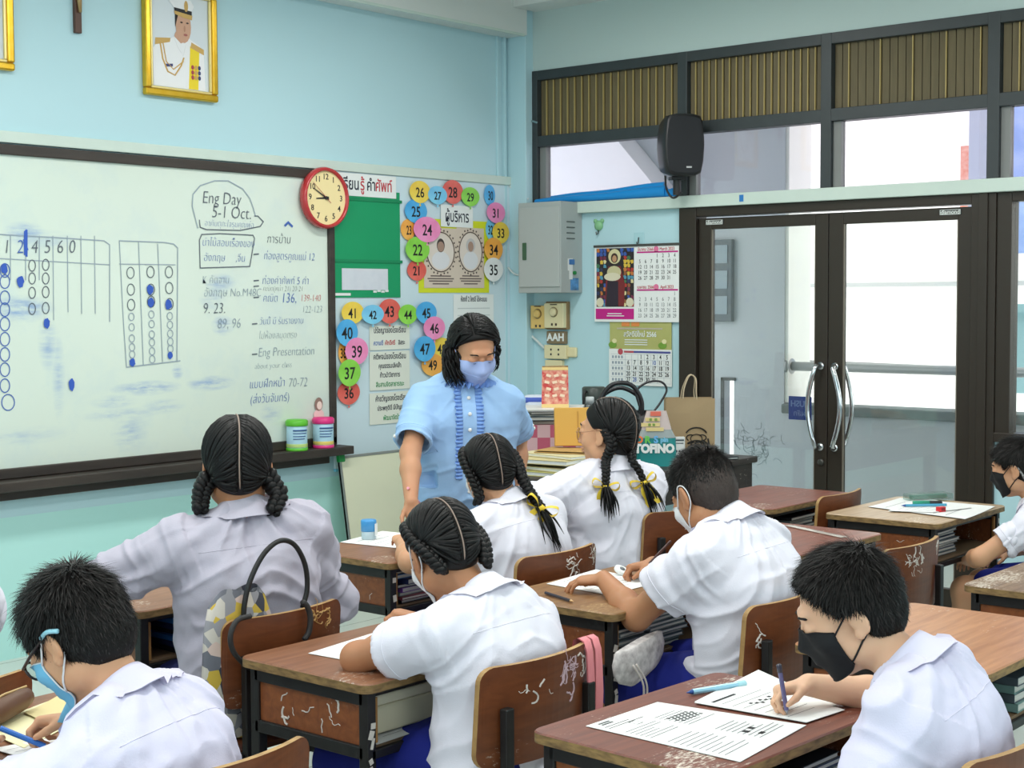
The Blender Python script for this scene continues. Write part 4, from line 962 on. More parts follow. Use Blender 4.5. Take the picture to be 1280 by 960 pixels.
def rrect(w, d, r, n=5):
    out = []
    for cx, cy, a0 in ((w / 2 - r, d / 2 - r, 0), (-w / 2 + r, d / 2 - r, 90), (-w / 2 + r, -d / 2 + r, 180), (w / 2 - r, -d / 2 + r, 270)):
        for k in range(n + 1):
            a = radians(a0 + 90 * k / n); out.append((cx + r * cos(a), cy + r * sin(a)))
    return out
def scribble(rnd, w, h, n):
    """a few loose strokes inside a w x h patch"""
    out = []
    for _ in range(n):
        x, z = rnd.uniform(-w / 2, w / 2), rnd.uniform(-h / 2, h / 2); a = rnd.uniform(0, 2 * pi); pts = [(x, z)]
        for _k in range(rnd.randint(3, 7)):
            a += rnd.uniform(-1.1, 1.1); x += .007 * cos(a); z += .007 * sin(a); pts.append((x, z))
        out.append(pts)
    return out
def desk(x0, y0, top, label, w=DW, d=DD, rz=0, marks=0, h=DH, seed=0):
    o = thing('school_desk', label, 'desk', (x0 + w / 2, y0 + d / 2, 0), rz, 'wooden school desks')
    rnd = random.Random(seed)
    b = MB(); P = rrect(w, d, .03); n = len(P); zt, zb = h, h - .022
    vs = [(x, y, zt) for x, y in rrect(w - .006, d - .006, .028)] + [(x, y, zt - .003) for x, y in P] + [(x, y, zb) for x, y in P]
    b.add(vs, [tuple(range(n))], 0); b.add(vs, [(i, n + i, n + (i + 1) % n, (i + 1) % n) for i in range(n)], 0)
    b.add(vs, [(n + i, 2 * n + i, 2 * n + (i + 1) % n, n + (i + 1) % n) for i in range(n)], 1); b.add(vs, [tuple(range(2 * n, 3 * n))[::-1]], 1)
    b.build('desktop', [TOPS[top], m_edge], o)
    lx, ly, t = w / 2 - .035, d / 2 - .035, .028
    for sx in (-1, 1):
        for sy in (-1, 1):
            k = MB(); k.span((sx * lx - t / 2, sy * ly - t / 2, 0), (sx * lx + t / 2, sy * ly + t / 2, zb), .003)
            lg = k.build('leg', m_steel, o)
            if sy < 0 and marks:
                q = MB()
                for z in np.arange(zb - .30, zb - .02, .02):
                    if rnd.random() < .75: q.box((sx * lx + rnd.uniform(-.006, .006), sy * ly - t / 2 - .0006, z), (rnd.uniform(.006, .018), .001, rnd.uniform(.008, .026)), 0, Matrix.Rotation(rnd.uniform(-.4, .4), 3, 'Y'))
                q.build('paint_wear_marks', m_mark, lg)  # worn white paint patches on the near legs
    k = MB(); zs = h - .15
    for sx in (-1, 1):
        k.span((sx * lx - t / 2, -ly, zb - .035), (sx * lx + t / 2, ly, zb), .003); k.span((sx * lx - t / 2, -ly, zs - .03), (sx * lx + t / 2, ly, zs), .003)
        k.span((sx * lx - t / 2, -ly, .08), (sx * lx + t / 2, ly, .105), .003)
    k.span((-lx, ly - t / 2, zb - .035), (lx, ly + t / 2, zb), .003); k.span((-lx, ly - t / 2, .08), (lx, ly + t / 2, .105), .003)
    k.span((-lx, -ly - t / 2, zs - .03), (lx, -ly + t / 2, zs - .008), .003); k.span((-lx, -ly, zb - .02), (lx, -ly + .02, zb), .002)
    k.build('frame', m_steel, o)
    for sx in (-1, 1):
        k = MB(); k.span((sx * lx - .006, -ly + t / 2, zs), (sx * lx + .006, ly - t / 2, zb - .035)); sp_ = k.build('side_panel', m_panel, o)
        if marks and sx < 0:
            q = MB()
            for pts in scribble(rnd, .22, .045, marks):
                q.tube([(sx * lx - .0065, x, (zs + zb - .035) / 2 + z) for x, z in pts], rnd.choice((.001, .0015, .003)), 5, flat=1)
            q.build('paint_wear_marks', m_mark, sp_)  # scribbled white paint strokes on the side panel
    k = MB(); k.span((-lx, ly - .006, zs), (lx, ly + .006, zb - .035)); k.build('front_panel', m_panel, o)
    k = MB(); k.span((-lx, -ly - .004, zs - .008), (lx, ly, zs), .001); k.build('shelf', mat('shelf_board', (120, 96, 70), .6, noise=.4, nscale=10, ncol=(90, 72, 54)), o)
    for sx in (-1, 1):
        k = MB(); k.span((sx * (lx - t / 2 - .006) - .007, -ly - .006, zs), (sx * (lx - t / 2 - .006) + .007, -ly + .004, zb - .02), .001)
        k.build('end_strip', mat('strip_wood', (168, 122, 66), .5, noise=.5, nscale=20, ncol=(120, 80, 44)), o)
    return o
def chair(x, y, label, rz=0, top=.765, w=.40, marks=(), seed=0):
    """x, y = middle of the back panel on its rear side; the seat lies towards +Y"""
    o = thing('school_chair', label, 'chair', (x, y, 0), rz, 'wooden school chairs')
    hb, r = .225, .035
    def panel(u):
        xx = u * w / 2; ax = abs(xx) - (w / 2 - r); dz = r - sqrt(max(0, r * r - ax * ax)) if ax > 0 else 0
        return xx, (xx / (w / 2)) ** 2 * .045, dz
    us = [sin(pi / 2 * k / 14) for k in range(-14, 15)]; T = .013
    vs = []; 
    for u in us:
        xx, yy, dz = panel(u); sag = .0 
        for (zz, yo) in ((top - dz, 0), (top - hb + dz, .012)):
            vs += [(xx, yy + yo, zz), (xx, yy + yo + T, zz)]
    b = MB(); n = len(us); ff, fe = [], []
    for i in range(n - 1):
        a, c = i * 4, i * 4 + 4
        ff += [(a, c, c + 2, a + 2), (a + 1, a + 3, c + 3, c + 1)]; fe += [(a, a + 1, c + 1, c), (a + 2, c + 2, c + 3, a + 3)]
    fe += [(0, 2, 3, 1), (4 * n - 4, 4 * n - 3, 4 * n - 1, 4 * n - 2)]
    b.add(vs, ff, 0); b.add(vs, fe, 1)
    bk = b.build('backrest', [m_seatwood, mat('chair_ply_edge', (186, 148, 92), .55, noise=.6, nscale=25, ncol=(110, 76, 44))], o)
    rnd = random.Random(seed)
    for (mx, mz, mw, mh, mn, mm) in marks:
        q = MB()
        for pts in scribble(rnd, mw, mh, mn):
            q.tube([(mx + px, ((mx + px) / (w / 2)) ** 2 * .045 + (top - mz - pz) / hb * .0 + (.012 * (mz - pz) / hb) - .0005, top - mz + pz) for px, pz in pts], rnd.choice((.0008, .0012, .0022)), 5)
        q.build('paint_wear_marks', mm, bk)
    zs, sd = .43, .36
    b = MB(); ys0 = .05
    P = [(xx, yy) for xx, yy in rrect(.37, sd, .05)]
    b.prism(P, .014, None, (0, ys0 + sd / 2, zs - .014)); b.build('seat', [m_seatwood], o)
    tt = .026
    for sx in (-1, 1):
        k = MB(); k.box((sx * .155, .028, (zs) / 2), (tt, tt, zs - .0), .003); k.build('leg', m_steel, o)
        k = MB(); k.box((sx * .155, ys0 + sd - .03, (zs - .014) / 2), (tt, tt, zs - .014), .003); k.build('leg', m_steel, o)
        xx = sx * .145; yb = (xx / (w / 2)) ** 2 * .045
        k = MB(); k.box((xx, yb - .012 + .004, (zs + top - .10) / 2), (tt, tt * .8, top - .10 - zs + .02), .003, Matrix.Rotation(0.0, 3, 'X')); k.build('back_post', m_steel, o)
    k = MB()
    for sx in (-1, 1): k.span((sx * .155 - tt / 2, .028, zs - .045), (sx * .155 + tt / 2, ys0 + sd - .03, zs - .016), .003); k.span((sx * .155 - .01, .028, .12), (sx * .155 + .01, ys0 + sd - .03, .14), .002)
    k.span((-.155, .018, zs - .045), (.155, .038, zs - .016), .002); k.span((-.155, ys0 + sd - .04, zs - .045), (.155, ys0 + sd - .02, zs - .016), .002)
    k.build('frame', m_steel, o)
    return o

dk = {}
dk['mid'] = desk(2.315, 2.365, 'brown', 'brown desk with paint scribbles on its side, under the leaning girl\'s bent arm', marks=9, seed=1)
dk['front'] = desk(3.455, 3.415, 'brown', 'brown desk in front of the teacher with the blue sharpener on it', marks=2, seed=2)
dk['boy'] = desk(3.265, 2.385, 'worn', 'worn yellow-brown desk of the boy with shaved sides', marks=3, seed=3)
dk['mask'] = desk(2.262, 1.405, 'scratched', 'dark red desk covered with worksheets, of the boy in the black mask', w=.64, d=.45, rz=radians(-3), marks=4, seed=4)
dk['orange'] = desk(3.262, 1.345, 'tan', 'shiny tan empty desk behind the boy in the black mask', w=.66, d=.50, marks=2, seed=5)
dk['painted'] = desk(4.262, 1.40, 'painted', 'desk with flaking white paint on its top, at the right edge', marks=3, seed=6)
dk['door'] = desk(5.31, 3.09, 'red', 'empty red-brown desk farthest back, just before the glass doors', w=.68, d=.46, seed=7)
dk['empty'] = desk(4.36, 2.46, 'red', 'empty red-brown desk with a clear ruler on it', w=.66, d=.46, seed=8)
dk['pale'] = desk(5.345, 2.40, 'pale', 'pale brown desk with papers and a clear pencil box near the right edge', w=.66, d=.48, marks=2, seed=9)
dk['girl'] = desk(4.33, 3.50, 'brown', 'desk of the girl in glasses, mostly hidden behind the girls', seed=10, w=.60, d=.42)
dk['grey'] = desk(2.48, 3.42, 'brown', 'desk under the outstretched arm of the girl in the grey shirt', w=.62, seed=11)
dk['glasses'] = desk(1.30, 2.42, 'brown', 'desk with yellow notebooks in front of the boy in glasses', seed=12)
dk['edge'] = desk(1.33, 3.40, 'brown', 'desk beside the blue wall under the elbow at the left edge of the photo', seed=13, w=.62)

chair(2.585, 2.05, 'chair with pink paint drips on its back, behind the leaning girl', marks=((.06, .035, .05, .03, 16, m_markp), (.075, .075, .012, .07, 6, m_markp), (.13, .05, .03, .05, 6, m_mark), (-.06, .06, .14, .03, 5, m_mark)), seed=1)
chair(2.55, 2.86, 'chair hung with a patterned bag, behind the girl in the grey shirt', marks=((.06, .03, .04, .03, 10, mat('bare_wood', (196, 156, 96), .6)), (.13, .04, .03, .05, 8, _M['bare_wood'])), seed=2)
chair(3.70, 2.875, 'chair with white marks, behind the girl with the single bow in front of the teacher', marks=((.04, .05, .03, .05, 12, m_mark), (.17, .04, .02, .06, 12, m_mark)), seed=3)
chair(3.50, 1.955, 'chair behind the boy with shaved sides', rz=radians(2), marks=((-.16, .09, .02, .05, 6, m_mark),), seed=4)
chair(4.605, 3.01, 'chair with white chalk letters at its top, behind the girl in glasses', rz=radians(-10), marks=((.02, .045, .10, .03, 14, m_mark),), seed=5, top=.785)
chair(4.52, 2.075, 'empty chair with a white cross and scribbles, right of the boy in the black mask', marks=((-.06, .035, .12, .02, 12, m_mark), (-.05, .06, .05, .05, 10, m_mark), (.14, .04, .04, .05, 7, m_mark)), seed=6, w=.42)
chair(5.66, 2.925, 'chair with pale worn top edge, behind the pale desk', rz=radians(2), top=.745)
chair(5.62, 1.88, 'chair of the boy at the right edge', seed=8)
chair(1.64, 1.985, 'chair behind the boy in glasses, its back just at the bottom edge of the photo', seed=9)
chair(1.60, 2.82, 'chair at the left edge of the photo, beyond the yellow notebooks', seed=10)
chair(2.60, .985, 'chair behind the boy in the black mask, bottom right corner', seed=11)

# ============================================================ THINGS ON AND IN THE DESKS
def paper(name, label, corners, z=.7008, lines=(), grp=None, curl=0, m=None, n=8):
    """thin sheet from four corner points A B C D (world XY), with printed rows in its own coordinates"""
    A, B, C_, D = [Vector(c) for c in corners]; ce = (A + B + C_ + D) / 4
    o = thing(name, label, 'paper', (ce.x, ce.y, z), 0, grp)
    def P(u, v, dz=0):
        p = A.lerp(B, u).lerp(D.lerp(C_, u), v) - ce; return Vector((p.x, p.y, curl * (u - .5) ** 2 * 4 * (0.5 + .5 * v) + dz))
    b = MB(); top = [[P(i / n, j / n, .0012) for j in range(n + 1)] for i in range(n + 1)]; bot = [[P(i / n, j / n, 0.0002) for j in range(n + 1)][::-1] for i in range(n + 1)]
    b.grid(top); b.grid(bot); b.build('sheet', m or m_paper, o, True)
    k = MB(); g = MB()
    for kind, u0, v0, u1, v1 in lines:
        (k if kind != 'g' else g).add([P(u0, v0, .0016), P(u1, v0, .0016), P(u1, v1, .0016), P(u0, v1, .0016)], [(0, 1, 2, 3)])
    if k.v: k.build('print', m_ink, o)
    if g.v: g.build('print', m_grey_ink, o)
    return o
def rows(u0, u1, v0, v1, n, kind='g', seed=0, th=.006):
    r = random.Random(seed); return [(kind, u0, v0 + (v1 - v0) * i / n, u0 + (u1 - u0) * r.uniform(.6, 1), v0 + (v1 - v0) * i / n + th) for i in range(n)]
def wz(x, y, z=.71): p = onZ(x, y, z); return (p.x, p.y)
C4 = lambda *p, z=.701: [Vector(wz(x, y, z)).to_3d() for x, y in p]
# worksheets of the masked boy: pictures and text rows
L1 = rows(.06, .55, .10, .16, 2, 'k', 1) + rows(.06, .48, .24, .44, 6, 'g', 2) + rows(.54, .95, .20, .46, 8, 'g', 3) + rows(.55, .95, .60, .92, 9, 'g', 4) + rows(.06, .45, .52, .92, 10, 'g', 5)
L1 += [('k', .10 + .03 * (i % 5), .03 + .025 * (i // 5), .125 + .03 * (i % 5), .045 + .025 * (i // 5)) for i in range(10)]
L1 += [('k', .58 + .05 * i + .025 * (j % 2), .26 + .03 * j, .605 + .05 * i + .025 * (j % 2), .285 + .03 * j) for i in range(6) for j in range(4)]
L1 += [('k', .60, .75, .65, .79), ('k', .70, .74, .75, .78), ('k', .63, .84, .69, .87), ('k', .30, .14, .38, .145), ('k', .30, .20, .38, .205), ('k', .30, .14, .304, .2), ('k', .376, .14, .38, .2)]
paper('worksheet', 'large printed worksheet with small pictures lying flat at the front of the dark red desk', C4((732, 908), (822, 878), (1008, 907), (925, 953)), lines=L1, grp='worksheets')
paper('worksheet', 'printed worksheet under the masked boy\'s writing hand', C4((868, 880), (940, 853), (1056, 889), (1008, 905)), z=.7030, lines=rows(.1, .9, .2, .9, 7, 'g', 6) + [('k', .1, .1, .5, .13)] + [('k', .3 + .06 * i, .35 + .03 * (i % 3), .35 + .06 * i, .38 + .03 * (i % 3)) for i in range(7)], grp='worksheets')
paper('worksheet', 'upper worksheet sticking out beyond the masked boy\'s hand', C4((868, 878), (948, 838), (1046, 882), (985, 893)), z=.7015, lines=rows(.1, .9, .3, .9, 5, 'g', 7), grp='worksheets')
paper('worksheet', 'worksheet on the desk under the leaning girl\'s arm', C4((385, 817), (468, 791), (556, 832), (543, 846)), lines=rows(.12, .9, .2, .9, 7, 'g', 8) + [('k', .3 + .05 * i, .12 + .03 * j, .34 + .05 * i, .14 + .03 * j) for i in range(5) for j in range(3)], grp='worksheets')
paper('worksheet', 'worksheet next to the blue sharpener in front of the teacher', C4((425, 678), (478, 664), (560, 672), (522, 688)), lines=rows(.1, .9, .15, .9, 6, 'g', 9), grp='worksheets')
paper('worksheet', 'worksheet under the hands of the boy with shaved sides', C4((683, 730), (745, 712), (825, 728), (760, 744)), lines=rows(.1, .9, .15, .9, 8, 'g', 10) + rows(.2, .7, .1, .14, 1, 'k', 2), grp='worksheets')
paper('worksheet', 'worksheet spread on the pale desk near the right edge', C4((1085, 634), (1125, 623), (1244, 634), (1206, 650)), lines=rows(.1, .9, .15, .9, 6, 'g', 11), grp='worksheets', curl=.003)
paper('worksheet', 'second worksheet under the blue pen on the pale desk', C4((1110, 640), (1150, 622), (1215, 636), (1165, 642)), z=.7045, lines=rows(.1, .9, .15, .9, 5, 'g', 12), grp='worksheets')
paper('worksheet', 'white sheet under the pencil hand of the boy in glasses', C4((-10, 938), (60, 925), (130, 935), (70, 962)), z=.7035, lines=rows(.1, .9, .15, .9, 6, 'g', 13), grp='worksheets')
# pencils, pens
def stick(name, label, a, c, r, m, mt, mcap=None, z=.7012, n=8, grp=None):
    """pen or pencil between two points; a = tip"""
    A, C_ = Vector(a), Vector(c); d = C_ - A; L = d.length
    o = thing(name, label, 'pencil' if 'pencil' in name else 'pen', A, 0, grp); d = d.normalized(); R = d.to_track_quat('Z', 'Y').to_matrix()
    b = MB(); b.lathe([(r, L * .10), (r, L)], n=n, R=R); b.build('barrel', m, o, False)
    b = MB(); b.lathe([(.0006, 0), (r * .35, L * .035), (r, L * .101)], n=n, R=R); b.build('tip', mt, o, True)
    if mcap: b = MB(); b.lathe([(r * 1.15, L * .86), (r * 1.15, L * 1.0), (r * .7, L * 1.02)], n=n, R=R); b.build('cap', mcap, o, True)
    return o
def on(x, y, z): p = onZ(x, y, z); return Vector((p.x, p.y, z))
m_wtip = mat('pencil_wood', (214, 174, 122), .6)
stick('pencil', 'dark pencil lying alone on the worn yellow-brown desk', on(717, 752, .706), on(682, 741, .706), .0045, mat('pencil_dark', (40, 36, 52), .4), m_wtip, grp=None)
stick('ballpoint_pen', 'pale blue pen lying across the dark red desk', on(858, 866, .7075), on(931, 854, .7075), .0062, mat('pen_pale_blue', (150, 204, 228), .3), mat('pen_navy', (40, 80, 150), .3), mat('pen_mint', (170, 220, 232), .3))
stick('ballpoint_pen', 'light blue pen lying on the papers of the pale desk', on(1126, 632, .713), on(1183, 631, .713), .0055, mat('pen_sky', (74, 156, 190), .3), mat('pen_navy', (40, 80, 150), .3))
stick('ballpoint_pen', 'pink pen standing out past the teacher\'s hand', on(528, 634, .735), on(510, 610, .84), .0055, mat('pen_pink', (238, 160, 180), .3), m_wtip)
stick('pencil', 'short orange pencil on the desk in front of the teacher', on(535, 660, .706), on(502, 663, .706), .0045, mat('pencil_orange', (226, 140, 96), .4), m_wtip)
# blue sharpener tub
p = on(461, 674, .7015)
o = thing('sharpener_tub', 'small blue and clear sharpener tub on the desk in front of the teacher', 'sharpener', p, radians(20))
b = MB(); b.lathe([(.024, 0), (.026, .004), (.027, .035)], n=20); b.build('clear_base', mat('tub_clear', (176, 196, 204), .15), o, True)
b = MB(); b.lathe([(.0275, .03), (.028, .066), (.026, .070), (.012, .0705)], n=20); b.build('lid', mat('sharpener_blue', (66, 150, 212), .3), o, True)
b = MB(); b.box((0, -.0275, .036), (.026, .002, .042), .0); b.build('label', m_card, o, rot=(0, 0, radians(8)))
# erasers and tape
p = on(757, 733, .7025); o = thing('eraser', 'white eraser beside the left hand of the boy with shaved sides', 'eraser', p, radians(-35))
b = MB(); b.box((0, 0, .008), (.045, .02, .016), .003); b.build('block', mat('eraser_white', (232, 232, 232), .6), o); b = MB(); b.box((.006, 0, .008), (.026, .0206, .0166), .002); b.build('sleeve', mat('eraser_sleeve', (200, 206, 210), .5), o)
p = on(777, 713, .715); o = thing('correction_tape', 'round white tape dispenser between the hands of the boy with shaved sides', 'tape dispenser', p, 0)
b = MB(); b.lathe([(.02, -.006), (.024, -.004), (.024, .004), (.02, .006)], n=20, R=Matrix.Rotation(.5, 3, 'X')); b.build('case', m_card, o, True)
b = MB(); b.lathe([(.008, .006), (.009, .0075)], n=14, R=Matrix.Rotation(.5, 3, 'X')); b.build('hub', m_grey_ink, o, True)
p = on(1176, 640, .7012); o = thing('red_sharpener', 'small red sharpener on the front edge of the pale desk', 'sharpener', p, radians(-15))
b = MB(); b.box((0, 0, .011), (.036, .024, .022), .004); b.build('case', mat('plastic_red', (206, 30, 40), .3), o); b = MB(); b.box((0, -.0125, .012), (.02, .001, .01)); b.build('blade_slot', mat('slot_red', (130, 16, 24), .5), o)
p = on(1160, 624, .7055); o = thing('pencil_box', 'clear plastic pencil box with green lid strip on the pale desk', 'pencil box', p, radians(-30))
m_clear = glass_mat('clear_plastic', (214, 230, 226), .10, .12)
b = MB(); b.box((0, 0, .013), (.20, .075, .026), .004); b.build('case', m_clear, o)
b = MB(); b.box((0, 0, .012), (.17, .03, .018), .004); b.build('contents', mat('box_teal', (30, 130, 110), .4), o)
p = on(1141, 631, .7065); o = thing('green_marker', 'teal green marker with black cap beside the clear pencil box', 'marker', p, 0)
d = Vector((.64, -.766, 0)); R = d.to_track_quat('Z', 'Y').to_matrix()
b = MB(); b.lathe([(.007, 0), (.0075, .002), (.0075, .07)], n=12, R=R, c=(0, 0, .009)); b.build('barrel', mat('marker_teal', (40, 150, 120), .3), o, True); b = MB(); b.lathe([(.008, .068), (.008, .115), (.004, .12)], n=12, R=R, c=(0, 0, .009)); b.build('cap', m_black, o, True)
# clear ruler on the empty red desk
a, c = on(985, 657, .7015), on(1055, 672, .7015)
o = thing('ruler', 'clear plastic ruler lying on the empty red-brown desk', 'ruler', (a + c) / 2, atan2(c.y - a.y, c.x - a.x))
b = MB(); b.box((0, 0, .0012), ((c - a).length, .03, .0022), .0005); b.build('blade', mat('ruler_pale', (206, 196, 186), .15), o)
b = MB(); L = (c - a).length
for k in range(30): b.box((-L / 2 + L * (k + .5) / 30, .010, .0025), (.0008, .008 if k % 5 else .012, .0004))
b.build('graduations', m_grey_ink, o)

def book_in(dx, dy, dz, w, d, t, m, label, desk_, grp, rz=0, name='notebook', cover=None):
    """closed book lying in a desk compartment (desk-local offsets)"""
    bx = Matrix.Translation(desk_.location) @ Matrix.Rotation(desk_.rotation_euler.z, 4, 'Z') @ Vector((dx, dy, dz))
    o = thing(name, label, 'book', bx, desk_.rotation_euler.z + rz, grp)
    b = MB(); b.box((0, 0, t / 2), (w - .006, d - .006, t - .003), .001); b.build('pages', mat('page_edges', (206, 204, 196), .7, noise=.5, nscale=60, ncol=(160, 158, 150), stretch=(.2, .2, 8)), o)
    b = MB(); b.box((0, 0, t - .001), (w, d, .002), .0008); b.box((0, 0, .001), (w, d, .002), .0008); b.box((-w / 2 + .001, 0, t / 2), (.002, d, t), .0008); b.build('cover', m, o)
    return o
G = {k: mat('cover_' + k, v, .5) for k, v in dict(navy=(34, 44, 84), purple=(116, 70, 150), blue=(40, 96, 160), black=(34, 34, 40), grey=(112, 122, 126), teal=(110, 142, 138), slate=(78, 90, 98), white=(226, 226, 222), maroon=(90, 40, 50), sky=(130, 180, 200)).items()}
zs = DH - .148
r_ = random.Random(12)
for i, (k, t) in enumerate((('black', .014), ('maroon', .010), ('grey', .012), ('purple', .016), ('black', .012), ('navy', .018), ('blue', .014), ('black', .012))):
    lab = {'purple': 'purple book in the stack inside the desk in front of the teacher', 'maroon': 'maroon book low in the stack inside the desk in front of the teacher', 'blue': 'bright blue book in the stack inside the desk in front of the teacher', 'grey': 'grey book low in the stack inside the desk in front of the teacher'}.get(k, f'{k} book in the stack inside the desk in front of the teacher')
    book_in(-.10 + r_.uniform(-.01, .01), -.035 + r_.uniform(-.02, .01), zs + sum(v for _, v in (('black', .014), ('maroon', .010), ('grey', .012), ('purple', .016), ('black', .012), ('navy', .018), ('blue', .014), ('black', .012))[:i]), .26, .30, t, G[k], lab, dk['front'], 'books in the desk in front of the teacher', r_.uniform(-.06, .06))
def stack(desk_, n, x, keys, t, label, grp, w=.19, d=.26, y=-.05):
    for i in range(n):
        k = keys[i % len(keys)]
        book_in(x + r_.uniform(-.008, .008), y + r_.uniform(-.015, .012), zs + i * t, w, d, t - .0004, G[k], label.replace('@', k), desk_, grp, r_.uniform(-.05, .05))
stack(dk['boy'], 9, .0, ('slate', 'grey'), .0112, '@ notebook in the stack inside the worn yellow-brown desk', 'notebooks in the worn desk, middle stack', .18)
stack(dk['boy'], 8, -.17, ('grey', 'slate'), .0112, '@ notebook in the left stack of the worn yellow-brown desk', 'notebooks in the worn desk, left stack', .15)
stack(dk['door'], 6, .0, ('slate', 'grey', 'black'), .014, '@ notebook inside the empty desk nearest the glass doors', 'notebooks in the desk by the doors', .22)
stack(dk['empty'], 5, .1, ('slate', 'grey'), .014, '@ notebook inside the empty desk with the ruler', 'notebooks in the desk with the ruler', .2)
stack(dk['pale'], 8, -.12, ('slate', 'grey', 'navy'), .012, '@ notebook inside the pale desk near the right edge', 'notebooks in the pale desk', .2)
stack(dk['orange'], 4, .02, ('teal', 'slate'), .022, '@ notebook inside the shiny tan desk', 'notebooks in the tan desk', .2, .30, -.07)
stack(dk['mask'], 7, .02, ('black', 'slate', 'navy'), .0125, '@ notebook inside the dark red desk of the masked boy', 'notebooks in the dark red desk', .26, .3)
stack(dk['grey'], 6, .0, ('black', 'navy', 'blue'), .016, '@ book inside the desk of the girl in the grey shirt', 'books in the desk of the girl in the grey shirt', .3, .3)
b_ = dk['mid'].location
o = thing('storage_box', 'cream lidded box inside the desk of the leaning girl', 'box', (b_.x - .14, b_.y - .01, zs + .006), radians(-2))
b = MB(); b.box((0, 0, .033), (.24, .30, .066), .006); b.build('body', mat('box_cream', (214, 206, 178), .55), o); b = MB(); b.box((0, 0, .079), (.246, .306, .026), .006); b.build('lid', mat('box_cream_lid', (222, 214, 190), .5), o)
p_o = paper('loose_papers', 'loose white papers on the shelf inside the leaning girl\'s desk', [Vector((b_.x - .26, b_.y - .20, 0)), Vector((b_.x + .24, b_.y - .19, 0)), Vector((b_.x + .22, b_.y + .1, 0)), Vector((b_.x - .26, b_.y + .1, 0))], z=zs + .001, m=mat('paper_grey', (206, 208, 208), .7), lines=rows(.1, .9, .1, .9, 8, 'g', 3))
# yellow notebooks of the boy in glasses
for i, (cs, z, m, lb_) in enumerate(((((-30, 910), (85, 868), (128, 884), (30, 938)), .7005, mat('note_yellow', (238, 232, 186), .6), 'open pale yellow notebook on the desk of the boy in glasses'), (((30, 893), (72, 872), (105, 886), (60, 908)), .7020, mat('note_tan', (222, 206, 150), .6), 'small tan notepad on the yellow notebook'))):
    paper('notebook', lb_, C4(*cs), z=z, m=m, curl=.004)
pb = on(6, 892, .72); o = thing('pencil_pouch', 'brown leather pencil pouch at the left edge, on the desk of the boy in glasses', 'pencil case', (pb.x, pb.y, .705), radians(30))
b = MB(); b.lathe([(.002, -.10), (.022, -.09), (.026, -.02), (.024, .06), (.018, .09), (.002, .1)], (0, 0, .027), 16, Matrix.Rotation(pi / 2, 3, 'Y'), sy=1.0); b.build('pouch', mat('leather_brown', (96, 62, 40), .45), o, True)
b = MB(); b.tube([(-.09, 0, .053), (.0, 0, .0545), (.09, 0, .048)], .0025, 6); b.build('zip', mat('zip_gold', (196, 166, 110), .4), o)

# pink strap over the chair behind the leaning girl
cx, cy = 2.585, 2.05
o = thing('pink_strap', 'pink cloth strap draped over the right end of the paint-dripped chair back', 'strap', (cx + .165, cy + .03, .765))
b = MB()
for k, (dx, dz) in enumerate(((-.016, -.20), (.014, -.19))):
    P = []
    for j, (yy, zz) in enumerate(((.028, -.10), (.026, -.02), (.02, .004), (.006, .010), (-.008, .004), (-.016, -.02), (-.018, -.06), (-.02, -.12), (-.018, dz))):
        P.append([(dx - .013 + .002 * sin(j * 1.3 + k), yy, zz), (dx - .004, yy - .003, zz + .001), (dx + .004, yy - .002, zz + .001), (dx + .013 + .002 * sin(j + k), yy, zz)])
    b.grid(P); b.grid([[(x, y + .004, z - .001) for x, y, z in r][::-1] for r in P])
b.build('ribbon', mat('strap_pink', (232, 140, 146), .7), o, True)

# patterned tote bag hung on the chair behind the girl in grey
o = thing('tote_bag', 'grey and yellow patterned tote bag with black handles hung on a chair back', 'bag', (2.46, 2.925, .0))
mt_ = bpy.data.materials.new('tote_print'); mt_.use_nodes = True
N_ = mt_.node_tree.nodes; Lk = mt_.node_tree.links
tc = N_.new('ShaderNodeTexCoord'); vo = N_.new('ShaderNodeTexVoronoi'); vo.inputs['Scale'].default_value = 34; Lk.new(tc.outputs['Object'], vo.inputs['Vector'])
cr = N_.new('ShaderNodeValToRGB'); cr.color_ramp.interpolation = 'CONSTANT'
cr.color_ramp.elements[0].color = lin((150, 150, 156)); cr.color_ramp.elements[1].position = .3; cr.color_ramp.elements[1].color = lin((206, 200, 190))
for pos, c in ((.5, (206, 176, 70)), (.62, (110, 112, 122)), (.8, (60, 62, 74)), (.9, (214, 190, 180))): e = cr.color_ramp.elements.new(pos); e.color = lin(c)
sx_ = N_.new('ShaderNodeSeparateColor'); Lk.new(vo.outputs['Color'], sx_.inputs[0]); Lk.new(sx_.outputs[0], cr.inputs[0]); Lk.new(cr.outputs[0], N_['Principled BSDF'].inputs['Base Color']); N_['Principled BSDF'].inputs['Roughness'].default_value = .7
b = MB(); P = []
for i in range(25):
    t = 2 * pi * i / 24; row = []
    for zz, s_ in ((.83, .55), (.80, .8), (.74, .95), (.66, 1.0), (.58, 1.02), (.50, .98), (.46, .8)):
        row.append((-.04 + .115 * s_ * cos(t) * (1 + .05 * sin(5 * t + zz * 30)), .018 * s_ * sin(t) * (1 + .2 * sin(3 * t + zz * 20)), zz + .01 * sin(2 * t)))
    P.append(row)
b.grid(P); b.add([p[-1] for p in P[:-1]], [tuple(range(24))]); b.build('bag_body', mt_, o, True)
b = MB(); pts = [onY(x, y, 2.90) - Vector((2.46, 2.925, 0)) for x, y in ((306, 790), (305, 760), (313, 725), (330, 692), (350, 676), (368, 681), (381, 705), (384, 735), (378, 760))]
b.tube(crom(pts, 5), .0068, 8); b.build('handle', mat('bag_black', (14, 14, 15), .5), o, True)
b = MB(); pts = [onY(x, y, 2.86) - Vector((2.46, 2.925, 0)) for x, y in ((313, 770), (296, 776), (288, 795), (292, 815), (308, 832), (322, 838))]
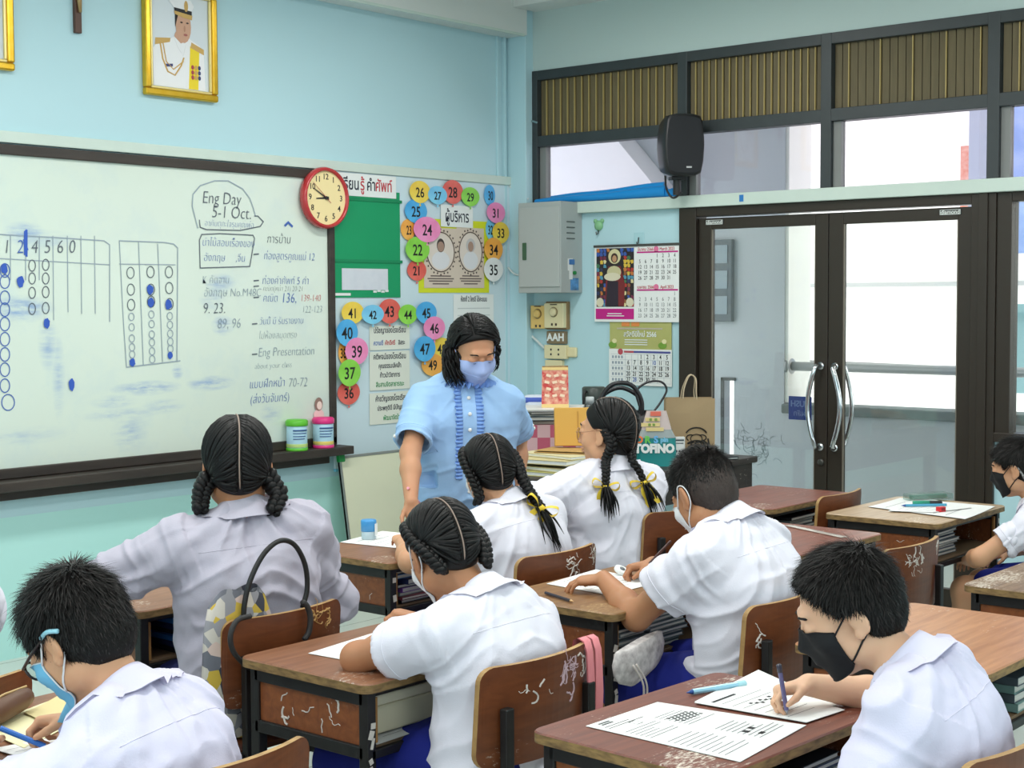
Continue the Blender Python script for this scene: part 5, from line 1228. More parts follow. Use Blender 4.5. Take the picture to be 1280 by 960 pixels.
b.tube(crom(pts, 5), .0068, 8); b.build('handle', mat('strap_dark_grey', (40, 38, 38), .6), o, True)
# dark strap of the same hung bag round the chair's right end
o = thing('bag_strap', 'dark loop strap hooked over the grey-shirt girl\'s chair back', 'strap', (2.70, 2.84, .76))
b = MB(); pts = [onY(x, y, 2.845) - Vector((2.70, 2.84, .76)) for x, y in ((378, 752), (384, 758), (388, 772), (386, 790), (380, 800))]
b.tube(crom(pts, 5), .0075, 8); b.build('loop', _M['strap_dark_grey'], o, True)

# drawstring pouch hung under the worn desk
p = Vector((3.29, 2.335, .125)); o = thing('drawstring_pouch', 'white pouch with red and black print hanging from the worn yellow-brown desk', 'pouch', p)
mpz = mat('pouch_print', (222, 216, 214), .7, noise=.55, nscale=45, ncol=(70, 50, 58))
b = MB(); P = []
for i in range(21):
    t = 2 * pi * i / 20
    P.append([(.02 + .11 * s_ * cos(t) * (1 + .12 * sin(3 * t)), -.005 + .02 * s_ * sin(t), zz + .012 * cos(t)) for zz, s_ in ((.505, .75), (.50, .95), (.47, 1.05), (.44, 1.0), (.415, .8), (.40, .4))])
b.grid(P); b.add([q[0] for q in P[:-1]], [tuple(range(20))[::-1]]); b.add([q[-1] for q in P[:-1]], [tuple(range(20))]); b.build('pouch_body', mpz, o, True)
b = MB()
for dx in (-.07, -.055): b.tube(crom([(dx, -.045, .46), (dx + .03, -.055, .41), (dx + .04, -.05, .36), (dx + .02, -.05, .29), (dx + .03 , -.05, .23)], 5), .003, 6)
b.build('cord', mat('cord_pale', (206, 196, 190), .7), o, True)
# bottle and bag on the floor under the front desk
p = on(432, 782, .42); o = thing('water_bottle', 'clear plastic bottle standing under the desk in front of the teacher', 'bottle', (3.62, 3.98, 0))
b = MB(); b.lathe([(.03, 0), (.034, .01), (.034, .15), (.030, .17), (.013, .2), (.013, .22)], n=18); b.build('body', mat('bottle_clear', (190, 204, 204), .12), o, True); b = MB(); b.lathe([(.015, .215), (.015, .235)], n=14); b.build('cap', m_card, o)

# ============================================================ TEACHER'S TABLE BY THE WALL
tt0, tt1 = (5.20, 3.96), (6.66, 4.97); tz = .75
o = thing('teacher_table', 'dark wooden table by the right wall heaped with papers and bags', 'table', ((tt0[0] + tt1[0]) / 2, (tt0[1] + tt1[1]) / 2, 0))
hx, hy = (tt1[0] - tt0[0]) / 2, (tt1[1] - tt0[1]) / 2
mtb = wood_mat('table_dark', (60, 52, 48), (44, 38, 36), .15, .35)
b = MB(); b.box((0, 0, tz - .016), (2 * hx, 2 * hy, .032), .006); b.build('tabletop', mtb, o)
for sx in (-1, 1):
    for sy in (-1, 1):
        b = MB(); b.box((sx * (hx - .05), sy * (hy - .05), (tz - .032) / 2), (.06, .06, tz - .032), .004); b.build('leg', mtb, o)
b = MB(); b.box((0, -hy + .03, tz - .10), (2 * hx - .16, .02, .14), .003); b.box((-hx + .03, 0, tz - .10), (.02, 2 * hy - .16, .14), .003); b.build('apron', mtb, o)
def tp(x, y, z=tz): return onZ(x, y, z)
# paper folders at the near-left corner
fm = [mat('folder_' + str(i), c, .6) for i, c in enumerate(((204, 190, 140), (220, 210, 166), (226, 232, 230), (206, 200, 122), (188, 164, 112)))]
base = Vector((5.43, 4.20, tz)); z = tz + .0005
for i, (k, dx, dy, rz, t, lb_) in enumerate(((3, -.02, .03, .10, .022, 'yellow-green folder, lowest of the pile at the near corner of the teacher\'s table'), (1, 0.0, .08, -.05, .018, 'cream folder second in the pile on the teacher\'s table'), (2, .06, -.03, -.35, .012, 'pale blue-white paper sheaf sliding out of the folder pile'), (0, -.02, .12, .12, .022, 'tan folder near the top of the pile on the teacher\'s table'), (1, .06, .10, -.1, .016, 'light folder at the top of the pile on the teacher\'s table'))):
    o = thing('paper_folder', lb_, 'folder', (base.x + dx, base.y + dy, z), rz, 'folders on the teacher\'s table')
    b = MB(); b.box((0, 0, .0015), (.25, .34, .003), .001); b.box((0, 0, t - .0025), (.25, .34, .003), .001); b.box((.124, 0, t / 2), (.002, .34, t - .002), .0005); b.build('cover', fm[k], o)
    b = MB(); b.box((-.003, 0, t / 2 - .0005), (.238, .33, t - .007), .001); b.build('sheets', m_paper, o); z += t + .0006
bq = Vector((5.60, 4.33, z))
o = thing('brown_folder', 'kraft brown folder lying askew on the folder pile', 'folder', (bq.x - .06, bq.y - .04, z), .3)
b = MB(); b.box((0, 0, .002), (.24, .28, .004), .001); b.box((0, 0, .008), (.235, .275, .003), .001, Matrix.Rotation(radians(1.2), 3, 'Y')); b.build('cover', mat('folder_kraft', (190, 152, 92), .6), o)
# pink checked box with papers on it
pk = mat('box_pink_check', (206, 120, 140), .6)
N_ = pk.node_tree.nodes; tcx = N_.new('ShaderNodeTexCoord'); ck_ = N_.new('ShaderNodeTexChecker'); ck_.inputs['Scale'].default_value = 16
ck_.inputs[1].default_value = lin((198, 96, 120)); ck_.inputs[2].default_value = lin((222, 182, 186)); pk.node_tree.links.new(tcx.outputs['Object'], ck_.inputs[0]); pk.node_tree.links.new(ck_.outputs[0], N_['Principled BSDF'].inputs['Base Color'])
zf = z; pbx = Vector((5.88, 4.70, tz + .0005))
o = thing('checked_box', 'pink checked box on the teacher\'s table, under a stack of papers', 'box', pbx, radians(-48))
b = MB(); b.box((0, 0, .095), (.34, .34, .19), .004); b.build('body', pk, o); b = MB(); b.box((0, 0, .20), (.35, .35, .02), .004); b.build('lid', mat('box_lid_grey', (150, 138, 130), .6), o)
z = tz + .2112
for i, (m, t, rz, lb_) in enumerate(((G['slate'], .018, -.75, 'dark grey book at the bottom of the stack on the pink checked box'), (G['grey'], .012, -.9, 'grey book in the stack on the pink checked box'), (G['black'], .012, -.7, 'black book in the stack on the pink checked box'), (G['white'], .008, -.95, 'white magazine on top of the stack on the pink checked box'))):
    o = thing('table_book', lb_, 'book', (pbx.x + .02, pbx.y - .02, z), rz, 'books on the pink checked box')
    b = MB(); b.box((0, 0, t / 2), (.29, .36, t - .003), .001); b.build('pages', _M['page_edges'], o); b = MB(); b.box((0, 0, t - .001), (.30, .37, .002)); b.box((0, 0, .001), (.30, .37, .002)); b.box((.149, 0, t / 2), (.002, .37, t)); b.build('cover', m, o); z += t + .0005
ztop = z
o = thing('orange_pad', 'thin orange sticky pad at the edge of the pink checked box', 'pad', (pbx.x - .155, pbx.y - .06, tz + .2112), -.8); b = MB(); b.box((0, 0, .006), (.12, .05, .012), .001); b.build('pad', mat('pad_orange', (226, 120, 60), .6), o)
b = MB(); b.box((0, 0, .0125), (.11, .042, .001)); b.build('top_sheet', mat('pad_pale', (232, 180, 140), .6), o)
# red snack bag standing on the stack
sq = onX(694, 512, 5.70)
o = thing('snack_bag', 'small red printed paper snack bag standing on the book stack', 'paper bag', (pbx.x + .02, pbx.y - .03, ztop), radians(-52))
mrb = mat('bag_red', (196, 62, 62), .6, noise=.9, nscale=42, ncol=(236, 190, 160)); mkr = mat('bag_tan', (196, 164, 112), .6, noise=.6, nscale=40, ncol=(120, 84, 56))
b = MB(); w_, d_, h_ = .135, .08, .20
vs = [(-w_ / 2, -d_ / 2, 0), (w_ / 2, -d_ / 2, 0), (w_ / 2, d_ / 2, 0), (-w_ / 2, d_ / 2, 0), (-w_ / 2 * .96, -d_ * .33, h_), (w_ / 2 * .96, -d_ * .33, h_), (w_ / 2 * .96, d_ * .30, h_ + .006), (-w_ / 2 * .96, d_ * .30, h_ + .004)]
b.add(vs, [(0, 1, 5, 4)], 0); b.add(vs, [(1, 2, 6, 5), (2, 3, 7, 6), (3, 0, 4, 7), (3, 2, 1, 0)], 1); b.build('bag', [mrb, mkr], o)
b = MB(); b.add([(-w_ / 2, -d_ / 2 - .001, .0), (w_ / 2, -d_ / 2 - .001, .0), (w_ / 2, -d_ / 2 + .004, .04), (-w_ / 2, -d_ / 2 + .004, .04)], [(0, 1, 2, 3)])
b.add([(-w_ / 2 * .97, -d_ * .335 - .002, h_ * .93), (w_ / 2 * .97, -d_ * .335 - .002, h_ * .93), (w_ / 2 * .96, -d_ * .33 - .001, h_), (-w_ / 2 * .96, -d_ * .33 - .001, h_)], [(0, 1, 2, 3)]); b.build('bag_band', mat('bag_band', (226, 196, 130), .6), o)
b = MB()
for q in range(4):
    for g_ in range(3): b.box((-.04 + g_ * .038 + .008 * (q % 2), -.041 + .0135 * (.06 + q * .033) / .2 - .0012, .06 + q * .033), (.024, .001, .013), 0, Matrix.Rotation(.25 * (-1) ** g_, 3, 'Y'))
b.build('bag_print', mat('print_cream', (242, 214, 186), .6), o)
# plastic pack of tissue left of it
tq = Vector((pbx.x - .04, pbx.y + .30, tz)); pt = onX(657, 520, 5.9)
o = thing('tissue_pack', 'white and blue plastic tissue pack beside the snack bag, under the grey cabinet', 'tissue pack', (6.03, 4.86, tz + .0005), radians(-50))
b = MB(); b.box((0, 0, .10), (.20, .14, .20), .01); b.build('stand_box', mat('carton_grey', (170, 170, 168), .6), o)
b = MB(); b.box((0, 0, .256), (.20, .10, .11), .03, seg=3); b.build('pack', mat('tissue_white', (214, 222, 236), .3), o, True); b = MB(); b.box((0, 0, .285), (.203, .103, .03), .01); b.build('blue_band', mat('tissue_blue', (70, 96, 190), .35), o)
# flask and small bottle
f = onX(737, 500, 6.3); o = thing('steel_flask', 'dark steel flask with black lid standing against the blue wall', 'flask', (6.46, 4.85, tz + .0005))
b = MB(); b.lathe([(.055, 0), (.06, .01), (.06, .25), (.052, .265)], n=24); b.build('body', mat('flask_steel', (120, 124, 124), .3, metal=.8), o, True)
b = MB(); b.lathe([(.062, .255), (.064, .262), (.064, .325), (.056, .332)], n=24); b.build('lid', mat('flask_lid', (58, 66, 62), .35), o, True)
b = MB(); b.tube(crom([(-.06, 0, .31), (-.085, 0, .30), (-.09, 0, .24), (-.066, 0, .20)], 5), .007, 8); b.build('handle', m_black, o, True)
o = thing('clear_bottle', 'clear plastic bottle standing before the steel flask', 'bottle', (6.20, 4.68, tz + .0005))
b = MB(); b.lathe([(.05, 0), (.055, .008), (.055, .18), (.045, .21), (.02, .245), (.019, .27)], n=22); b.build('body', glass_mat('bottle_plastic', (214, 224, 226), .15, .25), o, True)
b = MB(); b.lathe([(.022, .262), (.022, .295), (.018, .298)], n=18); b.build('cap', mat('cap_frosted', (206, 214, 216), .35), o, True)
# yellow cardboard file standing up
q0 = tp(720, 590); o = thing('card_file', 'yellow cardboard file standing upright behind the girl in glasses', 'file', (5.64, 4.33, zf + .014), radians(-46))
b = MB(); b.box((0, 0, .092), (.22, .03, .18), .003, Matrix.Rotation(radians(-8), 3, 'X')); b.build('case', mat('file_yellow', (214, 164, 74), .6), o)
b = MB(); b.box((0, -.018, .092), (.003, .003, .15), 0, Matrix.Rotation(radians(-8), 3, 'X')); b.build('crease', mat('file_crease', (190, 140, 60), .6), o)
# handbag, teal zip pouch, cream card, kraft bag, little white box
hb = Vector((6.04, 4.37, tz + .0005)); o = thing('handbag', 'black leather handbag with looped handles on the teacher\'s table', 'handbag', hb, radians(-50))
mlb = mat('leather_black', (30, 30, 34), .35, bump=.15, bscale=120)
b = MB(); P = []
for i in range(29):
    t = 2 * pi * i / 28; c_, s_ = cos(t), sin(t); sq_ = lambda v: math.copysign(abs(v) ** .5, v)
    P.append([(.185 * k * sq_(c_), .085 * k2 * sq_(s_), zz) for zz, k, k2 in ((0, .96, .95), (.01, 1.0, 1.0), (.12, .98, .9), (.22, .94, .62), (.25, .9, .4), (.245, .86, .3))])
b.grid(P); b.add([q[0] for q in P[:-1]], [tuple(range(28))[::-1]]); b.add([q[-1] for q in P[:-1]], [tuple(range(28))]); b.build('body', mlb, o, True)
for s_, hh in ((-1, .12), (1, .09)):
    b = MB(); b.tube(crom([(-.10, s_ * .035, .22), (-.10, s_ * .04, .30), (-.06, s_ * .045, .25 + hh), (0, s_ * .05, .27 + hh), (.06, s_ * .045, .25 + hh), (.10, s_ * .04, .30), (.10, s_ * .035, .22)], 6), .011, 8); b.build('handle', mlb, o, True)
b = MB(); b.tube(crom([(.16, .0, .24), (.20, .02, .29), (.23, .03, .35), (.20, .03, .39), (.13, .03, .385), (.08, .02, .34), (.10, .01, .25)], 6), .006, 6); b.tube(crom([(.16, 0, .23), (.22, -.02, .20), (.25, -.03, .13), (.22, -.04, .06)], 6), .006, 6); b.build('shoulder_strap', mlb, o, True)
b = MB(); b.tube([(.15, -.055, .235), (.158, -.06, .19)], .008, 8); b.tube(crom([(.15, -.06, .20), (.16, -.075, .17), (.15, -.08, .13)], 4), .004, 6); b.build('buckle', m_chrome, o, True)
zp = Vector((5.965, 4.105, tz + .0005)); o = thing('zip_pouch', 'clear zip pouch with teal bottom and white lettering in front of the black handbag', 'pouch', zp, radians(-50))
mtl = mat('pouch_teal', (22, 130, 130), .3, noise=.3, nscale=10, ncol=(30, 150, 150))
def slabp(w0, w1, z0, z1, t0, t1, m, nm):
    b = MB(); P = []
    for k in range(9):
        v = k / 8; w_ = w0 + (w1 - w0) * v; t_ = t0 + (t1 - t0) * v; P.append([(w_ / 2 * math.copysign(abs(cos(a)) ** .4, cos(a)), t_ / 2 * math.copysign(abs(sin(a)) ** .7, sin(a)), z0 + (z1 - z0) * v) for a in [2 * pi * i / 24 for i in range(25)]])
    b.grid(P); b.add(P[0][:-1], [tuple(range(24))]); b.add(P[-1][:-1], [tuple(range(24))[::-1]]); b.build(nm, m, o, True)
slabp(.195, .185, 0, .135, .06, .05, mtl, 'teal_base'); slabp(.185, .145, .136, .175, .05, .042, mat('pouch_grey', (150, 160, 160), .25), 'clear_band'); slabp(.145, .095, .1755, .265, .04, .02, mat('pouch_lilac', (196, 180, 176), .3), 'upper_body')
text('lettering', 'TOFINO', .056, m_card, o, (-.012, -.0312, .085), frame3((1, 0, 0), (0, 0, 1)), bold=.0035, ext=.0008, sx=.9)
for s_, xx, mm, sz in (('O', -.085, mat('let_orange', (236, 120, 60), .5), .045), ('R', -.045, mat('let_green', (110, 200, 90), .5), .045), ('S', -.005, mat('let_lightblue', (110, 180, 230), .5), .045), ('pin', .035, mat('let_sky', (120, 190, 220), .5), .03)):
    text('lettering', s_, sz, mm, o, (xx, -.0305, .128), frame3((1, 0, 0), (0, 0, 1)), bold=.002, ext=.0008)
b = MB()
for k, (xx, zz, ww) in enumerate(((-.02, .225, .07), (-.03, .20, .09), (-.01, .178, .085))): b.box((xx, -.0215 - .002 * k, zz), (ww, .002, .018), .001)
b.build('stickers', mat('sticker_cream', (222, 202, 140), .5), o); b = MB(); b.box((-.005, -.018, .252), (.05, .002, .022), .001); b.build('tag', mat('tag_red', (220, 110, 90), .5), o)
b = MB()
for xx, zz in ((-.035, .2), (-.015, .2), (-.03, .225), (-.005, .225)): b.box((xx, -.0255, zz), (.012, .001, .012))
b.build('sticker_marks', mat('sticker_green', (120, 150, 70), .5), o)
kb = Vector((6.53, 4.29, tz + .0005)); o = thing('kraft_bag', 'brown kraft paper carrier bag with a black printed crest beside the door frame', 'paper bag', kb, radians(-50))
mk = mat('kraft_paper', (172, 148, 112), .75, noise=.3, nscale=6, ncol=(152, 130, 98)); w_, d_, h_ = .25, .11, .29
b = MB(); P = []
for v in (0, .25, .5, .75, 1):
    P.append([(-w_ / 2, -d_ / 2, v * h_), (0, -d_ / 2 - .004 * sin(pi * v), v * h_), (w_ / 2, -d_ / 2, v * h_), (w_ / 2 - .014 * v, 0, v * h_ - .004), (w_ / 2, d_ / 2, v * h_), (-w_ / 2, d_ / 2, v * h_), (-w_ / 2 + .014 * v, 0, v * h_), (-w_ / 2, -d_ / 2, v * h_)])
b.grid(P); b.add(P[0][:-1], [(6, 5, 4, 3, 2, 1, 0)]); b.grid([[(x * .985, y * .97, z + .0005) for x, y, z in r][::-1] for r in P]); b.build('bag', mk, o)
for y_ in (-d_ / 2 + .004, d_ / 2 - .004):
    b = MB(); b.tube(crom([(-.04, y_, h_ - .03), (-.03, y_ * .7, h_ + .05), (.0, y_ * .3, h_ + .115), (.03, y_ * .5, h_ + .10), (.03, y_, h_ + .03), (.035, y_, h_ - .03)], 6), .0035, 6); b.build('handle', mat('cord_tan', (196, 178, 148), .7), o, True)
b = MB(); yy = -d_ / 2 - .0045
def arc(cx_, cz_, r_, a0, a1, w_=.003): b.tube([(cx_ + r_ * cos(radians(a0 + (a1 - a0) * i / 12)), yy, cz_ + r_ * .75 * sin(radians(a0 + (a1 - a0) * i / 12))) for i in range(13)], w_, 5)
arc(.03, .10, .055, 20, 160, .004); arc(.03, .085, .03, 0, 360, .0025); arc(.0, .09, .02, 60, 240); arc(.06, .09, .02, -60, 120); arc(.03, .03, .06, 40, 140, .004); arc(.03, .01, .06, 45, 135, .003)
b.build('printed_crest', mat('crest_black', (44, 40, 34), .7), o)
text('lettering', 'TON', .05, _M['crest_black'], o, (.045, yy, .055), frame3((1, .0, .2), (-.2, 0, 1)), bold=.002)
sb = Vector((6.30, 4.20, tz + .0005)); o = thing('medicine_box', 'small white carton standing before the kraft paper bag', 'carton', sb, radians(-45))
b = MB(); b.box((0, 0, .055), (.055, .035, .11), .001); b.build('carton', m_card, o)
b = MB(); b.box((0, -.018, .095), (.045, .001, .008)); b.box((0, -.018, .08), (.04, .001, .004)); 
for k in range(3): b.box((-.016 + k * .016, -.018, .04), (.010, .001, .012))
b.box((0, -.018, .015), (.036, .001, .010)); b.build('carton_print', mat('carton_ink', (70, 84, 90), .6), o)
cd = Vector((5.62, 4.31, tz + .0005)); o = thing('cream_card_box', 'narrow cream carton standing left of the clear zip pouch', 'carton', (5.90, 4.22, tz + .0005), radians(-50))
b = MB(); b.box((0, 0, .11), (.05, .06, .22), .002); b.build('carton', mat('carton_cream', (222, 212, 186), .6), o); b = MB(); b.box((0, -.0305, .15), (.03, .001, .06)); b.build('carton_print', mat('carton_grey_ink', (150, 150, 140), .6), o)
o = thing('black_folder', 'flat black folder lying at the right end of the teacher\'s table', 'folder', (6.36, 4.06, tz + .0005), radians(-20))
b = MB(); b.box((0, 0, .002), (.26, .14, .004), .001); b.box((0, 0, .012), (.26, .14, .004), .001); b.box((-.129, 0, .007), (.002, .14, .012)); b.build('cover', G['black'], o); b = MB(); b.box((0.002, 0, .007), (.25, .13, .005)); b.build('sheets', m_paper, o)
# ============================================================ PEOPLE
def nvec(v): v = np.asarray(v, float); return v / (np.linalg.norm(v) + 1e-12)
def v3(*a): return np.array(a, float)
class Sdf:
    """smooth blend of rounded cones and ellipsoids, meshed as one continuous surface"""
    def __init__(s): s.ops = []
    def cap(s, a, b, ra, rb, k=.02, op='u'):
        a, b = np.asarray(a, float), np.asarray(b, float); r = max(ra, rb)
        s.ops.append((op, 'c', (a, b, ra, rb), k, np.minimum(a, b) - r, np.maximum(a, b) + r)); return s
    def chain(s, pts, rs, k=.02, op='u'):
        for i in range(len(pts) - 1): s.cap(pts[i], pts[i + 1], rs[i], rs[i + 1], k, op)
        return s
    def ell(s, c, r, R=None, k=.02, op='u'):
        c, r = np.asarray(c, float), np.asarray(r, float); R = np.eye(3) if R is None else R; e = np.abs(R) @ r
        s.ops.append((op, 'e', (c, r, R), k, c - e, c + e)); return s
    def plane(s, p, n, lo, hi, k=.004):
        """remove what lies on the n side of the plane, inside the box lo..hi"""
        s.ops.append(('s', 'p', (np.asarray(p, float), nvec(n)), k, np.asarray(lo, float), np.asarray(hi, float))); return s
    def mesh(s, h):
        un = [o for o in s.ops if o[0] == 'u']
        lo = np.min([o[4] for o in un], 0) - 4 * h; hi = np.max([o[5] for o in un], 0) + 4 * h
        n = np.ceil((hi - lo) / h).astype(int) + 1
        D = np.full(n, .2, np.float32)
        for op, kind, pr, k, a, b in s.ops:
            i0 = np.maximum(((a - k - 3 * h - lo) / h).astype(int), 0); i1 = np.minimum(((b + k + 3 * h - lo) / h).astype(int) + 2, n)
            if (i1 <= i0).any(): continue
            X = (lo[0] + h * np.arange(i0[0], i1[0])).astype(np.float32)[:, None, None]; Y = (lo[1] + h * np.arange(i0[1], i1[1])).astype(np.float32)[None, :, None]; Z = (lo[2] + h * np.arange(i0[2], i1[2])).astype(np.float32)[None, None, :]
            if kind == 'c':
                p, q, ra, rb = pr; d = q - p; L2 = float(d @ d) + 1e-12
                t = np.clip(((X - p[0]) * d[0] + (Y - p[1]) * d[1] + (Z - p[2]) * d[2]) / L2, 0, 1)
                v = np.sqrt((X - p[0] - t * d[0]) ** 2 + (Y - p[1] - t * d[1]) ** 2 + (Z - p[2] - t * d[2]) ** 2) - (ra + (rb - ra) * t)
            elif kind == 'e':
                c, r, R = pr; x, y, z = X - c[0], Y - c[1], Z - c[2]
                l = [x * R[0, j] + y * R[1, j] + z * R[2, j] for j in range(3)]
                k0 = np.sqrt(sum((l[j] / r[j]) ** 2 for j in range(3))); k1 = np.sqrt(sum((l[j] / r[j] ** 2) ** 2 for j in range(3))) + 1e-9
                v = k0 * (k0 - 1) / k1
            else:
                p, nn = pr; v = -((X - p[0]) * nn[0] + (Y - p[1]) * nn[1] + (Z - p[2]) * nn[2]) + 0 * (X + Y + Z)
            sub = D[i0[0]:i1[0], i0[1]:i1[1], i0[2]:i1[2]]
            if op == 'u':
                hh = np.clip(.5 + .5 * (sub - v) / k, 0, 1); sub[...] = sub + (v - sub) * hh - k * hh * (1 - hh)
            else:
                v = -v; hh = np.clip(.5 + .5 * (v - sub) / k, 0, 1); sub[...] = sub + (v - sub) * hh + k * hh * (1 - hh)
        return surface_net(D, lo, h)
def surface_net(D, lo, h):
    S = D < 0; n = D.shape
    cnt = np.zeros((n[0] - 1, n[1] - 1, n[2] - 1), np.uint8)
    for dx in (0, 1):
        for dy in (0, 1):
            for dz in (0, 1): cnt += S[dx:n[0] - 1 + dx, dy:n[1] - 1 + dy, dz:n[2] - 1 + dz]
    act = (cnt > 0) & (cnt < 8); ijk = np.argwhere(act); N = len(ijk)
    idx = np.full(cnt.shape, -1, np.int32); idx[act] = np.arange(N)
    acc = np.zeros((N, 3)); w = np.zeros(N)
    cr = [(dx, dy, dz) for dx in (0, 1) for dy in (0, 1) for dz in (0, 1)]
    val = {c: D[ijk[:, 0] + c[0], ijk[:, 1] + c[1], ijk[:, 2] + c[2]] for c in cr}
    for a in cr:
        for ax in range(3):
            if a[ax]: continue
            b = list(a); b[ax] = 1; b = tuple(b); va, vb = val[a], val[b]; m = (va < 0) != (vb < 0)
            t = np.where(m, va / (va - vb + 1e-20), 0)
            p = np.tile(np.array(a, float), (N, 1)); p[:, ax] += t
            acc += p * m[:, None]; w += m
    V = (ijk + acc / w[:, None]) * h + lo
    F = []
    for ax in range(3):
        sl0 = [slice(None)] * 3; sl1 = [slice(None)] * 3; sl0[ax] = slice(0, -1); sl1[ax] = slice(1, None)
        s0, s1 = S[tuple(sl0)], S[tuple(sl1)]; e = np.argwhere(s0 != s1); u, v = (ax + 1) % 3, (ax + 2) % 3
        ok = (e[:, u] > 0) & (e[:, v] > 0) & (e[:, u] < n[u] - 1) & (e[:, v] < n[v] - 1); e = e[ok]
        q = []
        for du, dv in ((-1, -1), (0, -1), (0, 0), (-1, 0)):
            c = e.copy(); c[:, u] += du; c[:, v] += dv; q.append(idx[c[:, 0], c[:, 1], c[:, 2]])
        q = np.stack(q, 1); fl = s0[tuple(e.T)]
        q[~fl] = q[~fl][:, ::-1]; F.append(q)
    return V, np.concatenate(F)
def np_obj(name, V, Fq, m, parent, smooth=True):
    me = bpy.data.meshes.new(name); Fq = np.asarray(Fq, np.int32)
    me.vertices.add(len(V)); me.vertices.foreach_set('co', np.asarray(V, np.float32).ravel())
    k = Fq.shape[1]; me.loops.add(Fq.size); me.loops.foreach_set('vertex_index', Fq.ravel())
    me.polygons.add(len(Fq)); me.polygons.foreach_set('loop_start', np.arange(0, Fq.size, k, dtype=np.int32))
    me.update(calc_edges=True); me.validate()
    if smooth: me.polygons.foreach_set('use_smooth', np.ones(len(me.polygons), bool))
    me.materials.append(m)
    o = bpy.data.objects.new(name, me); COL.objects.link(o)
    if parent: o.parent = parent
    return o
def normals(V, F):
    n = np.cross(V[F[:, 2]] - V[F[:, 0]], V[F[:, 3]] - V[F[:, 1]]); N = np.zeros_like(V)
    for j in range(4): np.add.at(N, F[:, j], n)
    return N / (np.linalg.norm(N, axis=1, keepdims=True) + 1e-12)
def vnoise(P, seed=0):
    P = np.asarray(P); i = np.floor(P).astype(np.int64); f = P - i; f = f * f * (3 - 2 * f); out = np.zeros(len(P))
    def hsh(a, b, c):
        x = (a * 374761393 + b * 668265263 + c * 2147483647 + seed * 974711) & 0xffffffff; x = ((x ^ (x >> 13)) * 1274126177) & 0xffffffff
        return ((x ^ (x >> 16)) & 0xffff) / 32767.5 - 1
    for dx in (0, 1):
        for dy in (0, 1):
            for dz in (0, 1):
                w = (f[:, 0] if dx else 1 - f[:, 0]) * (f[:, 1] if dy else 1 - f[:, 1]) * (f[:, 2] if dz else 1 - f[:, 2])
                out += w * hsh(i[:, 0] + dx, i[:, 1] + dy, i[:, 2] + dz)
    return out
def rotm(yaw=0, pitch=0, roll=0):
    """pitch > 0 tips the face down, yaw > 0 turns it to the left, roll > 0 tips the crown to the left"""
    return np.array(Matrix.Rotation(radians(yaw), 3, 'Z') @ Matrix.Rotation(radians(-pitch), 3, 'X') @ Matrix.Rotation(radians(-roll), 3, 'Y'))
def ik(S, W, l1, l2, hint):
    d = W - S; L = min(np.linalg.norm(d), (l1 + l2) * .999); u = nvec(d); a = (l1 * l1 - l2 * l2 + L * L) / (2 * L); hgt = sqrt(max(l1 * l1 - a * a, 0))
    hv = np.asarray(hint, float); hv = nvec(hv - u * (hv @ u)); return S + u * a + hv * hgt

def skin_mat(nm, rgb): return mat('skin_' + nm, rgb, .5, sss=.12, noise=.35, nscale=9, ncol=(min(255, rgb[0] + 6), rgb[1] - 14, rgb[2] - 12), spec=.4)
def cloth_mat(nm, rgb, rough=.8, bump=.10): return mat('cloth_' + nm, rgb, rough, spec=.25, bump=bump, bscale=300)
m_hair = mat('hair_black', (13, 12, 12), .45, spec=.25)
m_hairb = mat('hair_soft_black', (20, 18, 17), .55, spec=.22)
m_hairc = mat('hair_brown_black', (40, 35, 33), .5, spec=.3)
m_scalp = mat('scalp_line', (150, 130, 118), .6)
m_faded = mat('hair_fade_dark', (46, 37, 33), .65)
m_fade = mat('hair_shaved_fade', (56, 45, 40), .7)

